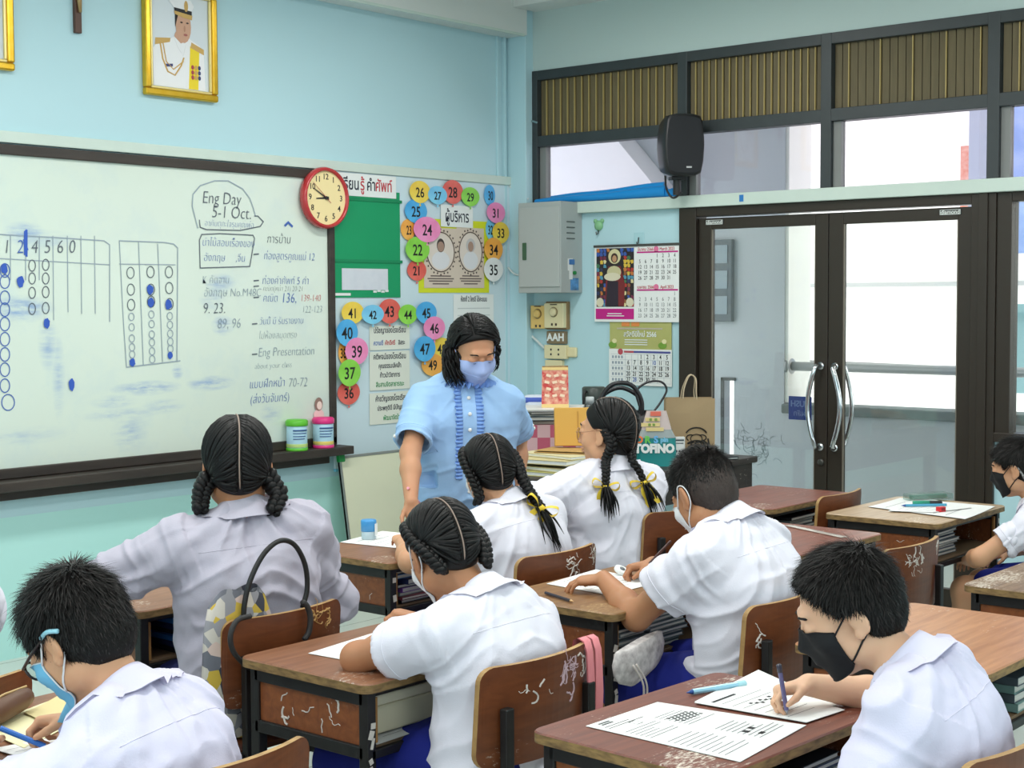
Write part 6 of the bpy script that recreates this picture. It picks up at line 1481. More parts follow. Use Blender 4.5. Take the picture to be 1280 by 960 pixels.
def hand(S, W, f, n, side, sc, pose):
    """palm, five bent fingers and a side thumb added to a body surface; f towards the fingers, n out of the palm"""
    f = nvec(f); n = nvec(n - f * (np.asarray(n) @ f)); l = np.cross(f, n) * (1 if side == 'R' else -1)
    P = {'rest': ((18, 22, 14), (20, 24, 16), (24, 26, 16), (28, 26, 18), .55, 15), 'write': ((46, 52, 26), (52, 56, 34), (62, 62, 40), (70, 64, 44), .30, 42), 'flat': ((6, 10, 6), (6, 10, 6), (8, 10, 6), (10, 12, 8), .7, 8), 'curl': ((40, 44, 30), (44, 48, 32), (50, 50, 34), (54, 52, 34), .4, 30)}[pose]
    q = lambda a, b, c: W + (f * a + l * b + n * c) * sc
    kn = [(.078, .026), (.082, .009), (.078, -.008), (.070, -.024)]; ln_ = [.066, .073, .068, .054]; rr = [.0082, .0084, .0080, .0070]
    for i in range(4): S.cap(q(.010, kn[i][1] * .55, 0), q(kn[i][0], kn[i][1], 0), .0135 * sc, .0105 * sc, .012)
    S.ell(q(.045, 0, .002), (.036 * sc, .042 * sc, .012 * sc), np.stack([l, f, n], 1), .01)
    tips = []
    for i in range(4):
        a = 0; p = q(kn[i][0], kn[i][1], 0); sp = radians((6, 1, -4, -9)[i]); ff = f * cos(sp) + l * sin(sp)
        for j, frac in enumerate((.45, .31, .24)):
            a += radians(P[i][j]); d = ff * cos(a) + n * sin(a); r0, r1 = rr[i] * (1 - .10 * j), rr[i] * (.92 - .12 * j)
            e = p + d * ln_[i] * frac * sc; S.cap(p, e, r0 * sc, r1 * sc, .0025 if j == 0 else .003); p = e
        tips.append(p)
    p = q(.018, .024, .004); a = radians(P[5]); d0 = nvec(l * P[4] + f * .75 + n * (.25 + sin(a) * .4))
    S.cap(q(.006, .012, .002), q(.034, .036, .008), .012 * sc, .0115 * sc, .008); p = q(.034, .036, .008)
    d1 = nvec(d0 + f * .1); e = p + d1 * .030 * sc; S.cap(p, e, .0105 * sc, .0092 * sc, .004)
    d2 = nvec(d1 * .8 - l * .25 + f * .3 + n * .1); t = e + d2 * .026 * sc; S.cap(e, t, .0092 * sc, .0068 * sc, .003)
    return tips, t

def hair_strands(name, V, N, m, parent, length, flow, lift, count, width, seed=0, droop=0.0, seg=3, curlamp=0.0):
    """short hair as many thin tapered blades rooted on a cap; length, flow and lift are functions of the root points"""
    r = np.random.RandomState(seed); pick = r.choice(len(V), count); P = V[pick] + r.normal(0, .0012, (count, 3)); Nn = N[pick]
    L = length(P) * r.uniform(.75, 1.15, count); ok = L > .002; P, Nn, L = P[ok], Nn[ok], L[ok]
    T = flow(P, Nn); T = T - Nn * np.sum(T * Nn, 1, keepdims=True); T /= np.linalg.norm(T, axis=1, keepdims=True) + 1e-9
    T += r.normal(0, .22, T.shape); lf = lift(P)[:, None] * r.uniform(.6, 1.4, (len(P), 1))
    d = T + Nn * lf; d /= np.linalg.norm(d, axis=1, keepdims=True)
    side = np.cross(d, Nn); side /= np.linalg.norm(side, axis=1, keepdims=True) + 1e-9
    pts = []; p = P - Nn * .002; dd = d.copy(); ph = r.uniform(0, 6.28, len(P))
    for k in range(seg + 1):
        t = k / seg; wob = side * (curlamp * np.sin(ph + t * 7))[:, None] if curlamp else 0
        pts.append((p + wob, width * (1 - .85 * t ** 1.5)))
        p = p + dd * (L / seg)[:, None]; dd = dd - Nn * (.55 * lf / seg) * .9 + np.array([0, 0, -droop / seg]); dd /= np.linalg.norm(dd, axis=1, keepdims=True)
    n = len(P); VV = np.concatenate([np.stack([q - side * w, q + side * w], 1) for q, w in pts], 1).reshape(-1, 3)
    base = (np.arange(n) * 2 * (seg + 1))[:, None]; FF = np.concatenate([base + np.array([[2 * k, 2 * k + 1, 2 * k + 3, 2 * k + 2]]) for k in range(seg)])
    return np_obj(name, VV, FF, m, parent)

def braid(path, w0, w1, turns, n=90):
    """three interlaced strands along a path, tapering from w0 to w1"""
    P = crom(path, 10); L = [0]
    for a, b in zip(P, P[1:]): L.append(L[-1] + (b - a).length)
    mb = MB(); out = [[], [], []]; rad = []
    ref = Vector((1, 0, 0))
    for i in range(n):
        s = L[-1] * i / (n - 1); j = max(k for k in range(len(L)) if L[k] <= s + 1e-9); j = min(j, len(P) - 2)
        t = (s - L[j]) / max(L[j + 1] - L[j], 1e-9); p = P[j].lerp(P[j + 1], t); T = (P[j + 1] - P[j]).normalized()
        a = ref - T * ref.dot(T); a = a.normalized() if a.length > 1e-4 else T.orthogonal().normalized(); b = T.cross(a); w = w0 + (w1 - w0) * i / (n - 1)
        ph = turns * 2 * pi * i / (n - 1); rad.append(w * .56)
        for k in range(3):
            q = ph + k * 2 * pi / 3; out[k].append(p + a * (w * .62 * cos(q)) + b * (w * .42 * sin(2 * q)))
    for k in range(3): mb.tube(out[k], rad, 7)
    return mb

def bow(parent, p, m, s=1.0, tilt=0.0, R=None):
    """ribbon bow with two loops, a knot and two tails"""
    R = R or Matrix.Identity(3); b = MB(); T = Matrix.Rotation(tilt, 3, 'Y')
    for sg in (-1, 1):
        lp = [Vector((sg * .004, 0, 0)), Vector((sg * .018, -.006, .012)), Vector((sg * .034, -.004, .016)), Vector((sg * .038, .0, .004)), Vector((sg * .030, .003, -.006)), Vector((sg * .014, .002, -.004)), Vector((sg * .003, 0, 0))]
        c = crom([q * s for q in lp], 4); P = []
        for q in c: P.append([R @ (T @ (q + Vector((0, -.008 * s, .0)))) + Vector(p), R @ (T @ (q + Vector((0, .008 * s, .003 * s)))) + Vector(p)])
        b.grid(P); b.grid([[x + Vector((0, 0, .0008)) for x in r][::-1] for r in P])
        tl = crom([Vector((sg * .002, 0, 0)) * s, Vector((sg * .012, -.004, -.022)) * s, Vector((sg * .010, -.002, -.045)) * s, Vector((sg * .018, -.004, -.068)) * s], 4)
        P = [[R @ (T @ (q + Vector((-.007 * s, 0, 0)))) + Vector(p), R @ (T @ (q + Vector((.007 * s, .002 * s, 0)))) + Vector(p)] for q in tl]
        b.grid(P); b.grid([[x + Vector((0, .0008, 0)) for x in r][::-1] for r in P])
    b.lathe([(.004 * s, -.008 * s), (.009 * s, -.004 * s), (.009 * s, .004 * s), (.004 * s, .008 * s)], tuple(p), 10)
    return b.build('hair_bow', m, parent, True)

def person(label, base, face, sc, neck, head, hrot, skin, shirt_m, hair, arms, mask=None, short_m=None, skirt=False, sleeve='short', glasses=None, lookdown=True, collar_m=None,
           hipz=.50, standing=False, girth=1.0, seed=0, hands=('rest', 'rest'), wrinkle=1.0, shw=.150, hem=None, hand_dirs=None, sleeve_t=.62, spine_back=.03, ties=None, shoulder_drop=(0, 0), legs=None, sleeve_r=1.0):
    o = thing('person', label, 'person', (base[0], base[1], 0), radians(face))
    Rw = np.array(Matrix.Rotation(radians(face), 3, 'Z')); B = v3(base[0], base[1], 0)
    loc = lambda p: Rw.T @ (np.asarray(p, float) - B)
    H, Nk, Hc = v3(0, 0, hipz), loc(neck), loc(head); Rh = rotm(*hrot)
    up_end = nvec(Nk - H); mid = (H + Nk) / 2 + v3(0, -spine_back, 0) + v3(0, 0, .02)
    sp = lambda t: H * (1 - t) ** 2 + mid * 2 * t * (1 - t) + Nk * t * t
    tan = nvec(Nk - mid); rx = nvec(np.cross(v3(0, 1, 0) + tan * 0, v3(0, 0, 1))); rx = v3(1, 0, 0)
    side_tilt = nvec(rx - tan * (rx @ tan)); fwd = np.cross(tan, side_tilt)
    if fwd[1] < 0: fwd = -fwd
    ts = (0, .30, .62, .86)
    def columns(S, add, rb):
        for sg in (-1, 1):
            pts = [sp(t) + side_tilt * sg * w * sc for t, w in zip(ts, (.070, .064, .072, .074))]
            rs = [r * sc * girth + add for r in rb]
            S.chain(pts, rs, .05)
        S.chain([sp(t) for t in ts], [r * sc * girth * .97 + add for r in rb], .05)
    SH = {}
    for sd, sg in (('L', -1), ('R', 1)): SH[sd] = Nk - tan * .060 * sc + side_tilt * sg * shw * sc + v3(0, 0, -shoulder_drop[0 if sd == 'L' else 1]) + fwd * .008
    l1, l2 = .262 * sc, .222 * sc; J = {}
    for sd in 'LR':
        W, hint = arms[sd]; W = loc(W); E = ik(SH[sd], W, l1, l2, Rw.T @ np.asarray(hint, float)); d = W - E
        if np.linalg.norm(d) > l2 * 1.02: W = E + nvec(d) * l2
        J[sd] = (SH[sd], E, W)
    # ---------------- body
    S = Sdf(); hp = lambda q: Hc + Rh @ (np.asarray(q, float) * sc); hs = sc
    columns(S, -.006 - (.016 if standing else 0), (.084, .078, .080, .056))
    for sd in 'LR':
        s_, e_, w_ = J[sd]; S.cap(Nk - tan * .01, s_, .040 * sc, .046 * sc, .03); S.cap(s_, e_, .044 * sc, .036 * sc, .02); S.cap(e_, e_ + (w_ - e_) * .35, .036 * sc, .036 * sc, .02); S.cap(e_ + (w_ - e_) * .35, w_, .036 * sc, .0235 * sc, .02)
    S.cap(Nk - tan * .03, hp((0, -.022, -.055)), .050 * sc, .046 * sc, .025)
    # head: cranium, face, jaw, nose, ears
    S.ell(hp((0, -.016, .032)), np.array((.073, .090, .082)) * hs, Rh, .02); S.ell(hp((0, .024, -.030)), np.array((.058, .062, .076)) * hs, Rh, .03)
    S.ell(hp((0, .050, -.088)), np.array((.030, .026, .022)) * hs, Rh, .025)
    for sg in (-1, 1):
        S.ell(hp((sg * .038, .050, -.026)), np.array((.026, .026, .026)) * hs, Rh, .02); S.ell(hp((sg * .048, .0, -.062)), np.array((.020, .034, .026)) * hs, Rh, .025)
        S.ell(hp((sg * .031, .092, .006)), np.array((.018, .013, .011)) * hs, Rh, .012, 's'); S.ell(hp((sg * .031, .0745, .004)), np.array((.0155, .0135, .0125)) * hs, Rh, .004)
    S.cap(hp((-.028, .076, .028)), hp((.028, .076, .028)), .011 * hs, .011 * hs, .015)
    S.cap(hp((0, .084, .004)), hp((0, .099, -.030)), .0085 * hs, .0115 * hs, .012)
    for sg in (-1, 1): S.ell(hp((sg * .012, .090, -.034)), np.array((.0085, .010, .007)) * hs, Rh, .006)
    S.ell(hp((0, .084, -.056)), np.array((.022, .0115, .0065)) * hs, Rh, .006); S.ell(hp((0, .081, -.067)), np.array((.018, .0115, .0075)) * hs, Rh, .006)
    S.cap(hp((-.020, .093, -.0615)), hp((.020, .093, -.0615)), .0022 * hs, .0022 * hs, .003, 's')
    for sg in (-1, 1):
        Re = Rh @ np.array(Matrix.Rotation(radians(sg * 22), 3, 'Z') @ Matrix.Rotation(radians(-14), 3, 'X'))
        S.ell(hp((sg * .0775, -.010, -.006)), np.array((.0065, .0185, .031)) * hs, Re, .006); S.ell(hp((sg * .075, -.002, -.032)), np.array((.008, .010, .011)) * hs, Re, .006)
        S.ell(hp((sg * .087, -.003, .000)), np.array((.0065, .0095, .019)) * hs, Re, .004, 's')
    # legs
    if standing:
        for sg in (-1, 1): S.chain([v3(sg * .075 * sc, 0, hipz - .08), v3(sg * .08 * sc, .02, hipz * .53), v3(sg * .075 * sc, -.01, .09)], [.070 * sc, .055 * sc, .036 * sc], .03); S.cap(v3(sg * .075 * sc, -.01, .05), v3(sg * .085 * sc, .14, .035), .04 * sc, .032 * sc, .02)
    else:
        for sg in (-1, 1):
            kz = hipz - .055; kn = v3(sg * .10 * sc, .40 * sc, kz) if not legs else loc(legs['L' if sg < 0 else 'R'])
            S.chain([v3(sg * .085 * sc, .02, hipz - .01), kn, v3(kn[0], kn[1] + .02, .085)], [.085 * sc, .056 * sc, .034 * sc], .03); S.cap(v3(kn[0], kn[1] + .005, .045), v3(kn[0], kn[1] + .15 * sc, .032), .036 * sc, .028 * sc, .02)
    tips = {}
    for i, sd in enumerate('LR'):
        e_, w_ = J[sd][1], J[sd][2]; f_ = nvec(w_ - e_); n_ = v3(0, 0, -1)
        if hand_dirs and hand_dirs.get(sd): f_, n_ = [Rw.T @ np.asarray(q, float) for q in hand_dirs[sd]]
        tips[sd] = hand(S, w_, f_, n_, sd, .86 * sc, hands[i])
    V, F = S.mesh(.0034 if sc < 1.05 else .0038)
    body = np_obj('body', V, F, skin, o)
    bvh = BVHTree.FromPolygons([tuple(v) for v in V], [tuple(f) for f in F])
    # ---------------- shirt
    T = Sdf(); cb = (.096, .089, .090, .066)
    columns(T, .010, cb)
    for sd in 'LR':
        s_, e_, w_ = J[sd]; T.cap(Nk - tan * .026 * sc, s_, .046 * sc, .058 * sc, .04)
        if sleeve == 'short':
            t_ = sleeve_t; en = s_ + (e_ - s_) * (t_ + .05); T.cap(s_, en, .062 * sc, .064 * sc * sleeve_r, .035)
        else:
            T.cap(s_, e_, .064 * sc, .060 * sc, .035); T.cap(e_, e_ + (w_ - e_) * .88, .060 * sc, .048 * sc, .03)
    hz = hem if hem is not None else hipz - .055
    if hem is not None and not standing: T.chain([v3(-.06 * sc, 0, hipz), v3(-.065 * sc, -.005, hz - .02)], [.118 * sc, .126 * sc], .05); T.chain([v3(.06 * sc, 0, hipz), v3(.065 * sc, -.005, hz - .02)], [.118 * sc, .126 * sc], .05)
    # neck opening
    T.cap(Nk - tan * .012, Hc, .050 * sc, .048 * sc, .01, 's')
    for sd in 'LR':
        s_, e_, w_ = J[sd]; a_, b_, tt = (s_, e_, sleeve_t) if sleeve == 'short' else (e_, w_, .86)
        c = a_ + (b_ - a_) * tt; d = nvec(b_ - a_); q = .085 * sc
        lo, hi = c + d * .055 - q, c + d * .055 + q
        T.plane(c, d, np.minimum(c, c + d * .12) - q * .9, np.maximum(c, c + d * .12) + q * .9)
        ri = .053 if sleeve == 'short' else .042
        T.cap(c - d * .035, c + d * .05, ri * sc * (sleeve_r if sleeve == 'short' else 1), ri * sc * 1.04 * (sleeve_r if sleeve == 'short' else 1), .004, 's')
    if not standing: T.plane(v3(0, 0, hz), v3(0, 0, -1), v3(-.4, -.4, hz - .3), v3(.4, .4, hz + .02))
    V, F = T.mesh(.005); Nn = normals(V, F)
    wrinkle = wrinkle * 1.3
    tcol = np.clip((V[:, 2] - hipz) / max(Nk[2] - hipz, .1), 0, 1)
    lx_ = (V - Nk) @ side_tilt; ly_ = (V - Nk) @ tan
    w0 = vnoise(V * 6 + seed * 7.7, seed + 2); w1 = vnoise(V * v3(11, 11, 8) + seed * 3.1 + w0[:, None] * .6, seed)
    # drape: long folds fanning from the shoulders, slack folds crossing the waist, small puckers
    fan = np.arctan2(lx_, -ly_ + .06); w2 = vnoise(np.stack([fan * 5.5 + w0 * .8, ly_ * 5 + seed, V[:, 1] * 4], 1), seed + 5)
    w3 = vnoise(np.stack([lx_ * 7, (ly_ + .35 * np.abs(lx_)) * 24 + w0 * 1.2, V[:, 1] * 7], 1), seed + 9); w4 = vnoise(V * 34 + w1[:, None], seed + 11)
    dsp = wrinkle * (.0055 * w1 + .0100 * (.45 - np.abs(w2)) + .0135 * (.40 - np.abs(w3)) * (1 - tcol) ** .5 + .0014 * w4)
    for sd in 'LR':          # sleeve creases running round the arm
        s_, e_, w_ = J[sd]; d = nvec(e_ - s_); al = (V - s_) @ d; rr_ = np.linalg.norm(V - s_ - al[:, None] * d, axis=1); near = np.exp(-np.maximum(rr_ - .075, 0) ** 2 / .0012) * (al > -.03)
        dsp += wrinkle * .0085 * near * (.4 - np.abs(vnoise(np.stack([al * 30 + w0 * 2, np.full(len(V), seed * 1.7), rr_ * 8], 1), seed + 21)))
    V = V + Nn * dsp[:, None]
    shirt = np_obj('shirt', V, F, shirt_m, o)
    sbvh = BVHTree.FromPolygons([tuple(v) for v in V], [tuple(f) for f in F])
    # sleeve hems: a turned band
    if sleeve == 'short':
        for sd in 'LR':
            s_, e_, w_ = J[sd]; d = nvec(e_ - s_); c = s_ + (e_ - s_) * (sleeve_t - .12); a_ = nvec(np.cross(d, v3(0.3, .2, 1))); b_ = np.cross(d, a_); mbs = MB(); pts = []
            for k in range(36):
                t = 2 * pi * k / 36; dr = a_ * cos(t) + b_ * sin(t); h_ = sbvh.ray_cast(Vector(c + dr * .14 * sc), Vector(-dr), .14 * sc)
                if h_[0] is not None: pts.append(h_[0] + Vector(dr) * .0005)
            if len(pts) > 20: mbs.tube(pts, .0016, 5, True); mbs.build('sleeve_seam', shirt_m, o, True)
    def seam(p0, p1, dirn, nm='yoke_seam', n=40):
        pts = []
        for k in range(n):
            q = p0 + (p1 - p0) * k / (n - 1); h_ = sbvh.ray_cast(Vector(q + np.asarray(dirn) * .3), Vector(-np.asarray(dirn)), .6)
            if h_[0] is not None: pts.append(h_[0])
        if len(pts) > n * .6:
            k = MB(); k.tube(pts, .0011, 5); k.build(nm, shirt_m, o, True)
    bk = -fwd
    seam(Nk - tan * .085 * sc - side_tilt * .15 * sc, Nk - tan * .085 * sc + side_tilt * .15 * sc, bk)
    # collar
    ax = nvec(nvec(Hc - Nk) * .5 + tan * .5); cx_ = nvec(side_tilt - ax * (side_tilt @ ax)); cf = np.cross(ax, cx_)
    if cf[1] < 0: cf = -cf
    mc = MB(); P = []
    c0 = Nk - tan * .005
    for k in range(41):
        a = radians(12 + 336 * k / 40); dr = cx_ * sin(a) + cf * cos(a); fr = .5 + .5 * cos(a)
        hgt = .047 * (1 - .45 * fr); row = []
        for r, hh in ((.0500, -.012), (.0505, hgt * .6), (.0520, hgt), (.0565, hgt + .002), (.062, hgt - .007), (.073, hgt - .029)):
            row.append(c0 + dr * r * sc + ax * hh * sc)
        out = .095 + .012 * fr; q = c0 + dr * out * sc + ax * (hgt - .054) * sc
        h_ = sbvh.find_nearest(Vector(q))
        if h_[0] is not None:
            nn = np.array(h_[1]); q2 = np.array(h_[0]) + nn * .006; q = q2 if (q - np.array(h_[0])) @ nn < .006 else q
        row.append(q); P.append([Vector(x) for x in row])
    mc.grid(P); mc.grid([[x - Vector(ax) * .0012 - (x - Vector(c0)).normalized() * .0012 for x in r][::-1] for r in P])
    if not standing: mc.build('collar', collar_m or shirt_m, o, True)
    # ---------------- shorts or skirt
    if not standing and short_m:
        K = Sdf(); K.chain([v3(-.07 * sc, -.01, hipz), v3(.07 * sc, -.01, hipz)], [.112 * sc, .112 * sc], .04)
        kn = v3(.10 * sc, .40 * sc, hipz - .055)
        for sg in (-1, 1):
            k2 = v3(sg * kn[0], kn[1], kn[2]) if not legs else loc(legs['L' if sg < 0 else 'R']); h2 = v3(sg * .085 * sc, .02, hipz - .005)
            K.cap(h2, h2 + (k2 - h2) * (.72 if not skirt else 1.02), .096 * sc, .084 * sc if not skirt else .080 * sc, .03)
        if skirt: K.chain([v3(0, .05, hipz), v3(0, kn[1] * 1.0, kn[2] + .01)], [.10 * sc, .075 * sc], .05); K.cap(v3(-.1 * sc, kn[1] + .03, kn[2] - .02), v3(-.1 * sc, kn[1] + .03, kn[2] - .14), .075 * sc, .085 * sc, .04); K.cap(v3(.1 * sc, kn[1] + .03, kn[2] - .02), v3(.1 * sc, kn[1] + .03, kn[2] - .14), .075 * sc, .085 * sc, .04)
        V2, F2 = K.mesh(.007); N2 = normals(V2, F2); V2 = V2 + N2 * (.005 * vnoise(V2 * v3(16, 9, 12), seed + 3))[:, None]
        np_obj('skirt' if skirt else 'shorts', V2, F2, short_m, o)
    # shoes
    for sg in (-1, 1):
        if standing: c0_, c1_ = v3(sg * .075 * sc, -.02, .04), v3(sg * .085 * sc, .15, .032)
        else:
            k2 = v3(sg * .10 * sc, .40 * sc, 0) if not legs else loc(legs['L' if sg < 0 else 'R']); c0_, c1_ = v3(k2[0], k2[1] - .005, .042), v3(k2[0], k2[1] + .15 * sc, .034)
        K = Sdf(); K.cap(c0_, c1_, .044, .038, .02); K.plane(v3(0, 0, .004), v3(0, 0, -1), c0_ - .3, c0_ + .3); V2, F2 = K.mesh(.008); np_obj('shoe', V2, F2, mat('shoe_black', (26, 26, 28), .4), o)
    # ---------------- face details
    mb = MB()
    for sg in (-1, 1):
        mb.tube(crom([Vector(hp((sg * .013, .0845, .026))), Vector(hp((sg * .028, .0865, .032))), Vector(hp((sg * .046, .074, .027)))], 5), [.0016] + [.0026] * 9 + [.0010], 6)
    mb.build('eyebrows', m_hairb, o, True)
    mb = MB()
    for sg in (-1, 1):
        for q in ((.017, .0845), (.0455, .0775)): pass
        mb.tube(crom([Vector(hp((sg * .016, .0855, .0005))), Vector(hp((sg * .031, .0885, -.003 if lookdown else .004))), Vector(hp((sg * .0455, .0795, .001)))], 5), [.0008] + [.0013] * 9 + [.0009], 5)
    mb.build('eyelashes', m_hair, o, True)
    if not lookdown:
        mb = MB()
        for sg in (-1, 1): mb.lathe([(.0003, .0078), (.0045, .0066), (.0062, .004), (.0062, 0)], tuple(hp((sg * .031, .0815, .000))), 14, Matrix([list(r) for r in Rh]) @ Matrix.Rotation(-pi / 2, 3, 'X'))
        mb.build('eyes', mat('eye_dark', (34, 24, 20), .2), o, True)
    if not mask:
        mb = MB()
        for z_, w_, th in ((-.0565, .019, .0045), (-.0665, .016, .005)): mb.tube([Vector(hp((x * w_, .0905 - .006 * x * x, z_ - .001 * x * x))) for x in np.linspace(-1, 1, 9)], [th * .3 * hs] + [th * hs * .8] * 7 + [th * .3 * hs], 6, flat=.6)
        mb.build('lips', mat('lip_rose', (182, 112, 98), .45), o, True)
    # ---------------- mask
    if mask:
        mw_ = mask.get('w', 52); rows_, cols = 15, 33; Rr = np.zeros((rows_, cols)); zz = np.linspace(mask.get('top', .006), -.110, rows_)
        for i in range(rows_):
            last = None
            for j in range(cols):
                th = radians(mw_ * (-1 + 2 * j / (cols - 1))); dr = Rh @ v3(sin(th), cos(th), 0); A = hp((0, -.012, max(zz[i], -.098)))
                h_ = bvh.ray_cast(Vector(A + dr * .2), Vector(-dr), .19); Rr[i, j] = np.linalg.norm(np.array(h_[0]) - A) if h_[0] is not None else .05
        Rr = np.maximum(Rr, .040 * sc)
        for _ in range(5):
            q = Rr.copy(); q[:, 1:-1] = (Rr[:, :-2] + Rr[:, 2:] + 2 * Rr[:, 1:-1]) / 4; Rr = np.maximum(Rr, q); q = Rr.copy(); q[1:-1] = (Rr[:-2] + Rr[2:] + 2 * Rr[1:-1]) / 4; Rr = np.maximum(Rr, q)
        P = []; Pin = []
        for j in range(cols):
            u = -1 + 2 * j / (cols - 1); row = []; rin = []
            for i in range(rows_):
                v = i / (rows_ - 1); squeeze = 1 - (.24 if not mask.get('kf') else .10) * abs(u) ** 3 * 0; th = radians(mw_ * u)
                zc_ = zz[i] * 1.0; z_ = -.040 + (zc_ + .040) * (1 - .38 * abs(u) ** 2.2) - .012 * abs(u) * 0; dr = Rh @ v3(sin(th), cos(th), 0)
                jj = j; ii = np.interp(max(z_, -.112), zz[::-1], np.arange(rows_)[::-1]); i0 = int(min(ii, rows_ - 2)); r = Rr[i0, jj] * (1 - (ii - i0)) + Rr[i0 + 1, jj] * (ii - i0)
                pl = .0022 * abs(((v * 3.2 + .1) % 1) - .5) * 2 * (1 - abs(u) ** 4) if not mask.get('kf') else .014 * max(0, 1 - abs(v - .55) * 2.2) * (1 - u * u)
                A = hp((0, -.012, max(z_, -.098)) if z_ > -.098 else (0, -.012, -.098)); ex = Rh @ v3(0, 0, min(0, z_ + .098)) * sc
                row.append(Vector(A + dr * (r + .0035 + pl) + ex)); rin.append(Vector(A + dr * (r + .0015 + pl) + ex))
            P.append(row); Pin.append(rin[::-1])
        k = MB(); k.grid(P); k.grid(Pin); k.build('face_mask', mask['m'], o, True)
        if mask.get('kf'):
            k = MB(); k.tube([P[j][7] + Vector(Rh @ v3(0, .0006, 0)) for j in range(2, cols - 2)], .0011, 5); k.build('mask_seam', mask['m'], o, True)
        else:
            k = MB()
            for i in (0, 1): k.tube([P[j][0 if i == 0 else -1] for j in range(cols)], .0014, 5)
            for j in (0, cols - 1): k.tube(P[j], .0014, 5)
            k.build('mask_edge', mask.get('edge', mask['m']), o, True)
        for sg, j in ((-1, 0), (1, cols - 1)):
            pts = [P[j][1], Vector(hp((sg * .0775, .010, .010))), Vector(hp((sg * .0805, -.006, .026))), Vector(hp((sg * .0785, -.022, .018))), Vector(hp((sg * .0765, -.028, -.006))), Vector(hp((sg * .0735, -.020, -.030))), Vector(hp((sg * .0715, -.002, -.046))), P[j][-2]]
            pts = crom(pts, 5)
            for qi in range(1, len(pts) - 1):
                h_ = bvh.find_nearest(pts[qi], .03)
                if h_[0] is not None and (pts[qi] - h_[0]).dot(h_[1]) < .0016: pts[qi] = h_[0] + h_[1] * .0018
            k = MB(); k.tube(pts, .0019, 6); k.build('ear_loop', mask.get('loop', mask['m']), o, True)
    # ---------------- glasses
    if glasses:
        k = MB()
        for sg in (-1, 1):
            k.tube([Vector(hp((sg * .033 + .024 * cos(t), .101 - .012 * abs(sg * .033 + .024 * cos(t)) / .05, -.004 + glasses.get('h', .019) * sin(t)))) for t in [2 * pi * i / 22 for i in range(22)]], glasses['r'], 6, True)
        k.tube([Vector(hp((-.009, .101, .002))), Vector(hp((0, .104, .005))), Vector(hp((.009, .101, .002)))], glasses['r'], 6); k.build('glasses_frame', glasses['m'], o, True)
        for sg in (-1, 1):
            k = MB(); k.tube(crom([Vector(hp((sg * .058, .090, .004))), Vector(hp((sg * .078, .04, .008))), Vector(hp((sg * .0815, -.004, .016)))], 4), glasses['r'] * 1.15, 6); k.build('glasses_temple', glasses['m'], o, True)
            k = MB(); k.tube(crom([Vector(hp((sg * .083, -.002, .017))), Vector(hp((sg * .090, -.026, .016))), Vector(hp((sg * .091, -.048, .004)))], 4), glasses['r'] * 1.7, 6); k.build('temple_tip', glasses.get('tip', glasses['m']), o, True)
        k = MB()
        for sg in (-1, 1): k.add([hp((sg * .033 + .023 * cos(t), .1005 - .012 * abs(sg * .033 + .023 * cos(t)) / .05, -.004 + (glasses.get('h', .019) - .001) * sin(t))) for t in [2 * pi * i / 20 for i in range(20)]], [tuple(range(20))])
        k.build('lenses', glass_mat('lens_glass', (240, 244, 244), .08), o)
    # ---------------- hair
    HD = dict(sbvh=sbvh, hp=hp, Rh=Rh, Hc=Hc, sc=sc, o=o, Nk=Nk, loc=loc, Rw=Rw)
    hair(HD, seed)
    return o, dict(J=J, tips=tips, hp=hp, Rw=Rw, B=B, Rh=Rh, sbvh=sbvh, tan=tan, fwd=fwd, side=side_tilt, Nk=Nk, w=lambda p: Rw @ np.asarray(p) + B)

def cap_sdf(HD, add, front, nape, ears=True, low=None):
    """the hair-covered part of the skull as a thin shell-like cap"""
    hp, Rh, sc = HD['hp'], HD['Rh'], HD['sc']; S = Sdf()
    S.ell(hp((0, -.016, .034)), np.array((.073 + add, .090 + add, .082 + add)) * sc, Rh, .02)
    S.ell(hp((0, -.040, -.020)), np.array((.058 + add, .058 + add, .058 + add)) * sc, Rh, .03)
    fy, fz, tilt = front; n = Rh @ v3(0, cos(radians(tilt)), -sin(radians(tilt))); c = HD['Hc']
    S.plane(hp((0, fy, fz)), n, c - .2, c + .2, .006); S.plane(hp((0, 0, nape)), Rh @ nvec((0, .35, -1)), c - .2, c + .2, .006)
    if ears:
        for sg in (-1, 1): S.ell(hp((sg * .08, .006, -.016)), np.array((.03, .026, .036)) * sc, Rh, .006, 's')
    return S
def hl(HD, P): return (P - HD['Hc']) @ HD['Rh'] / HD['sc']      # to head coordinates
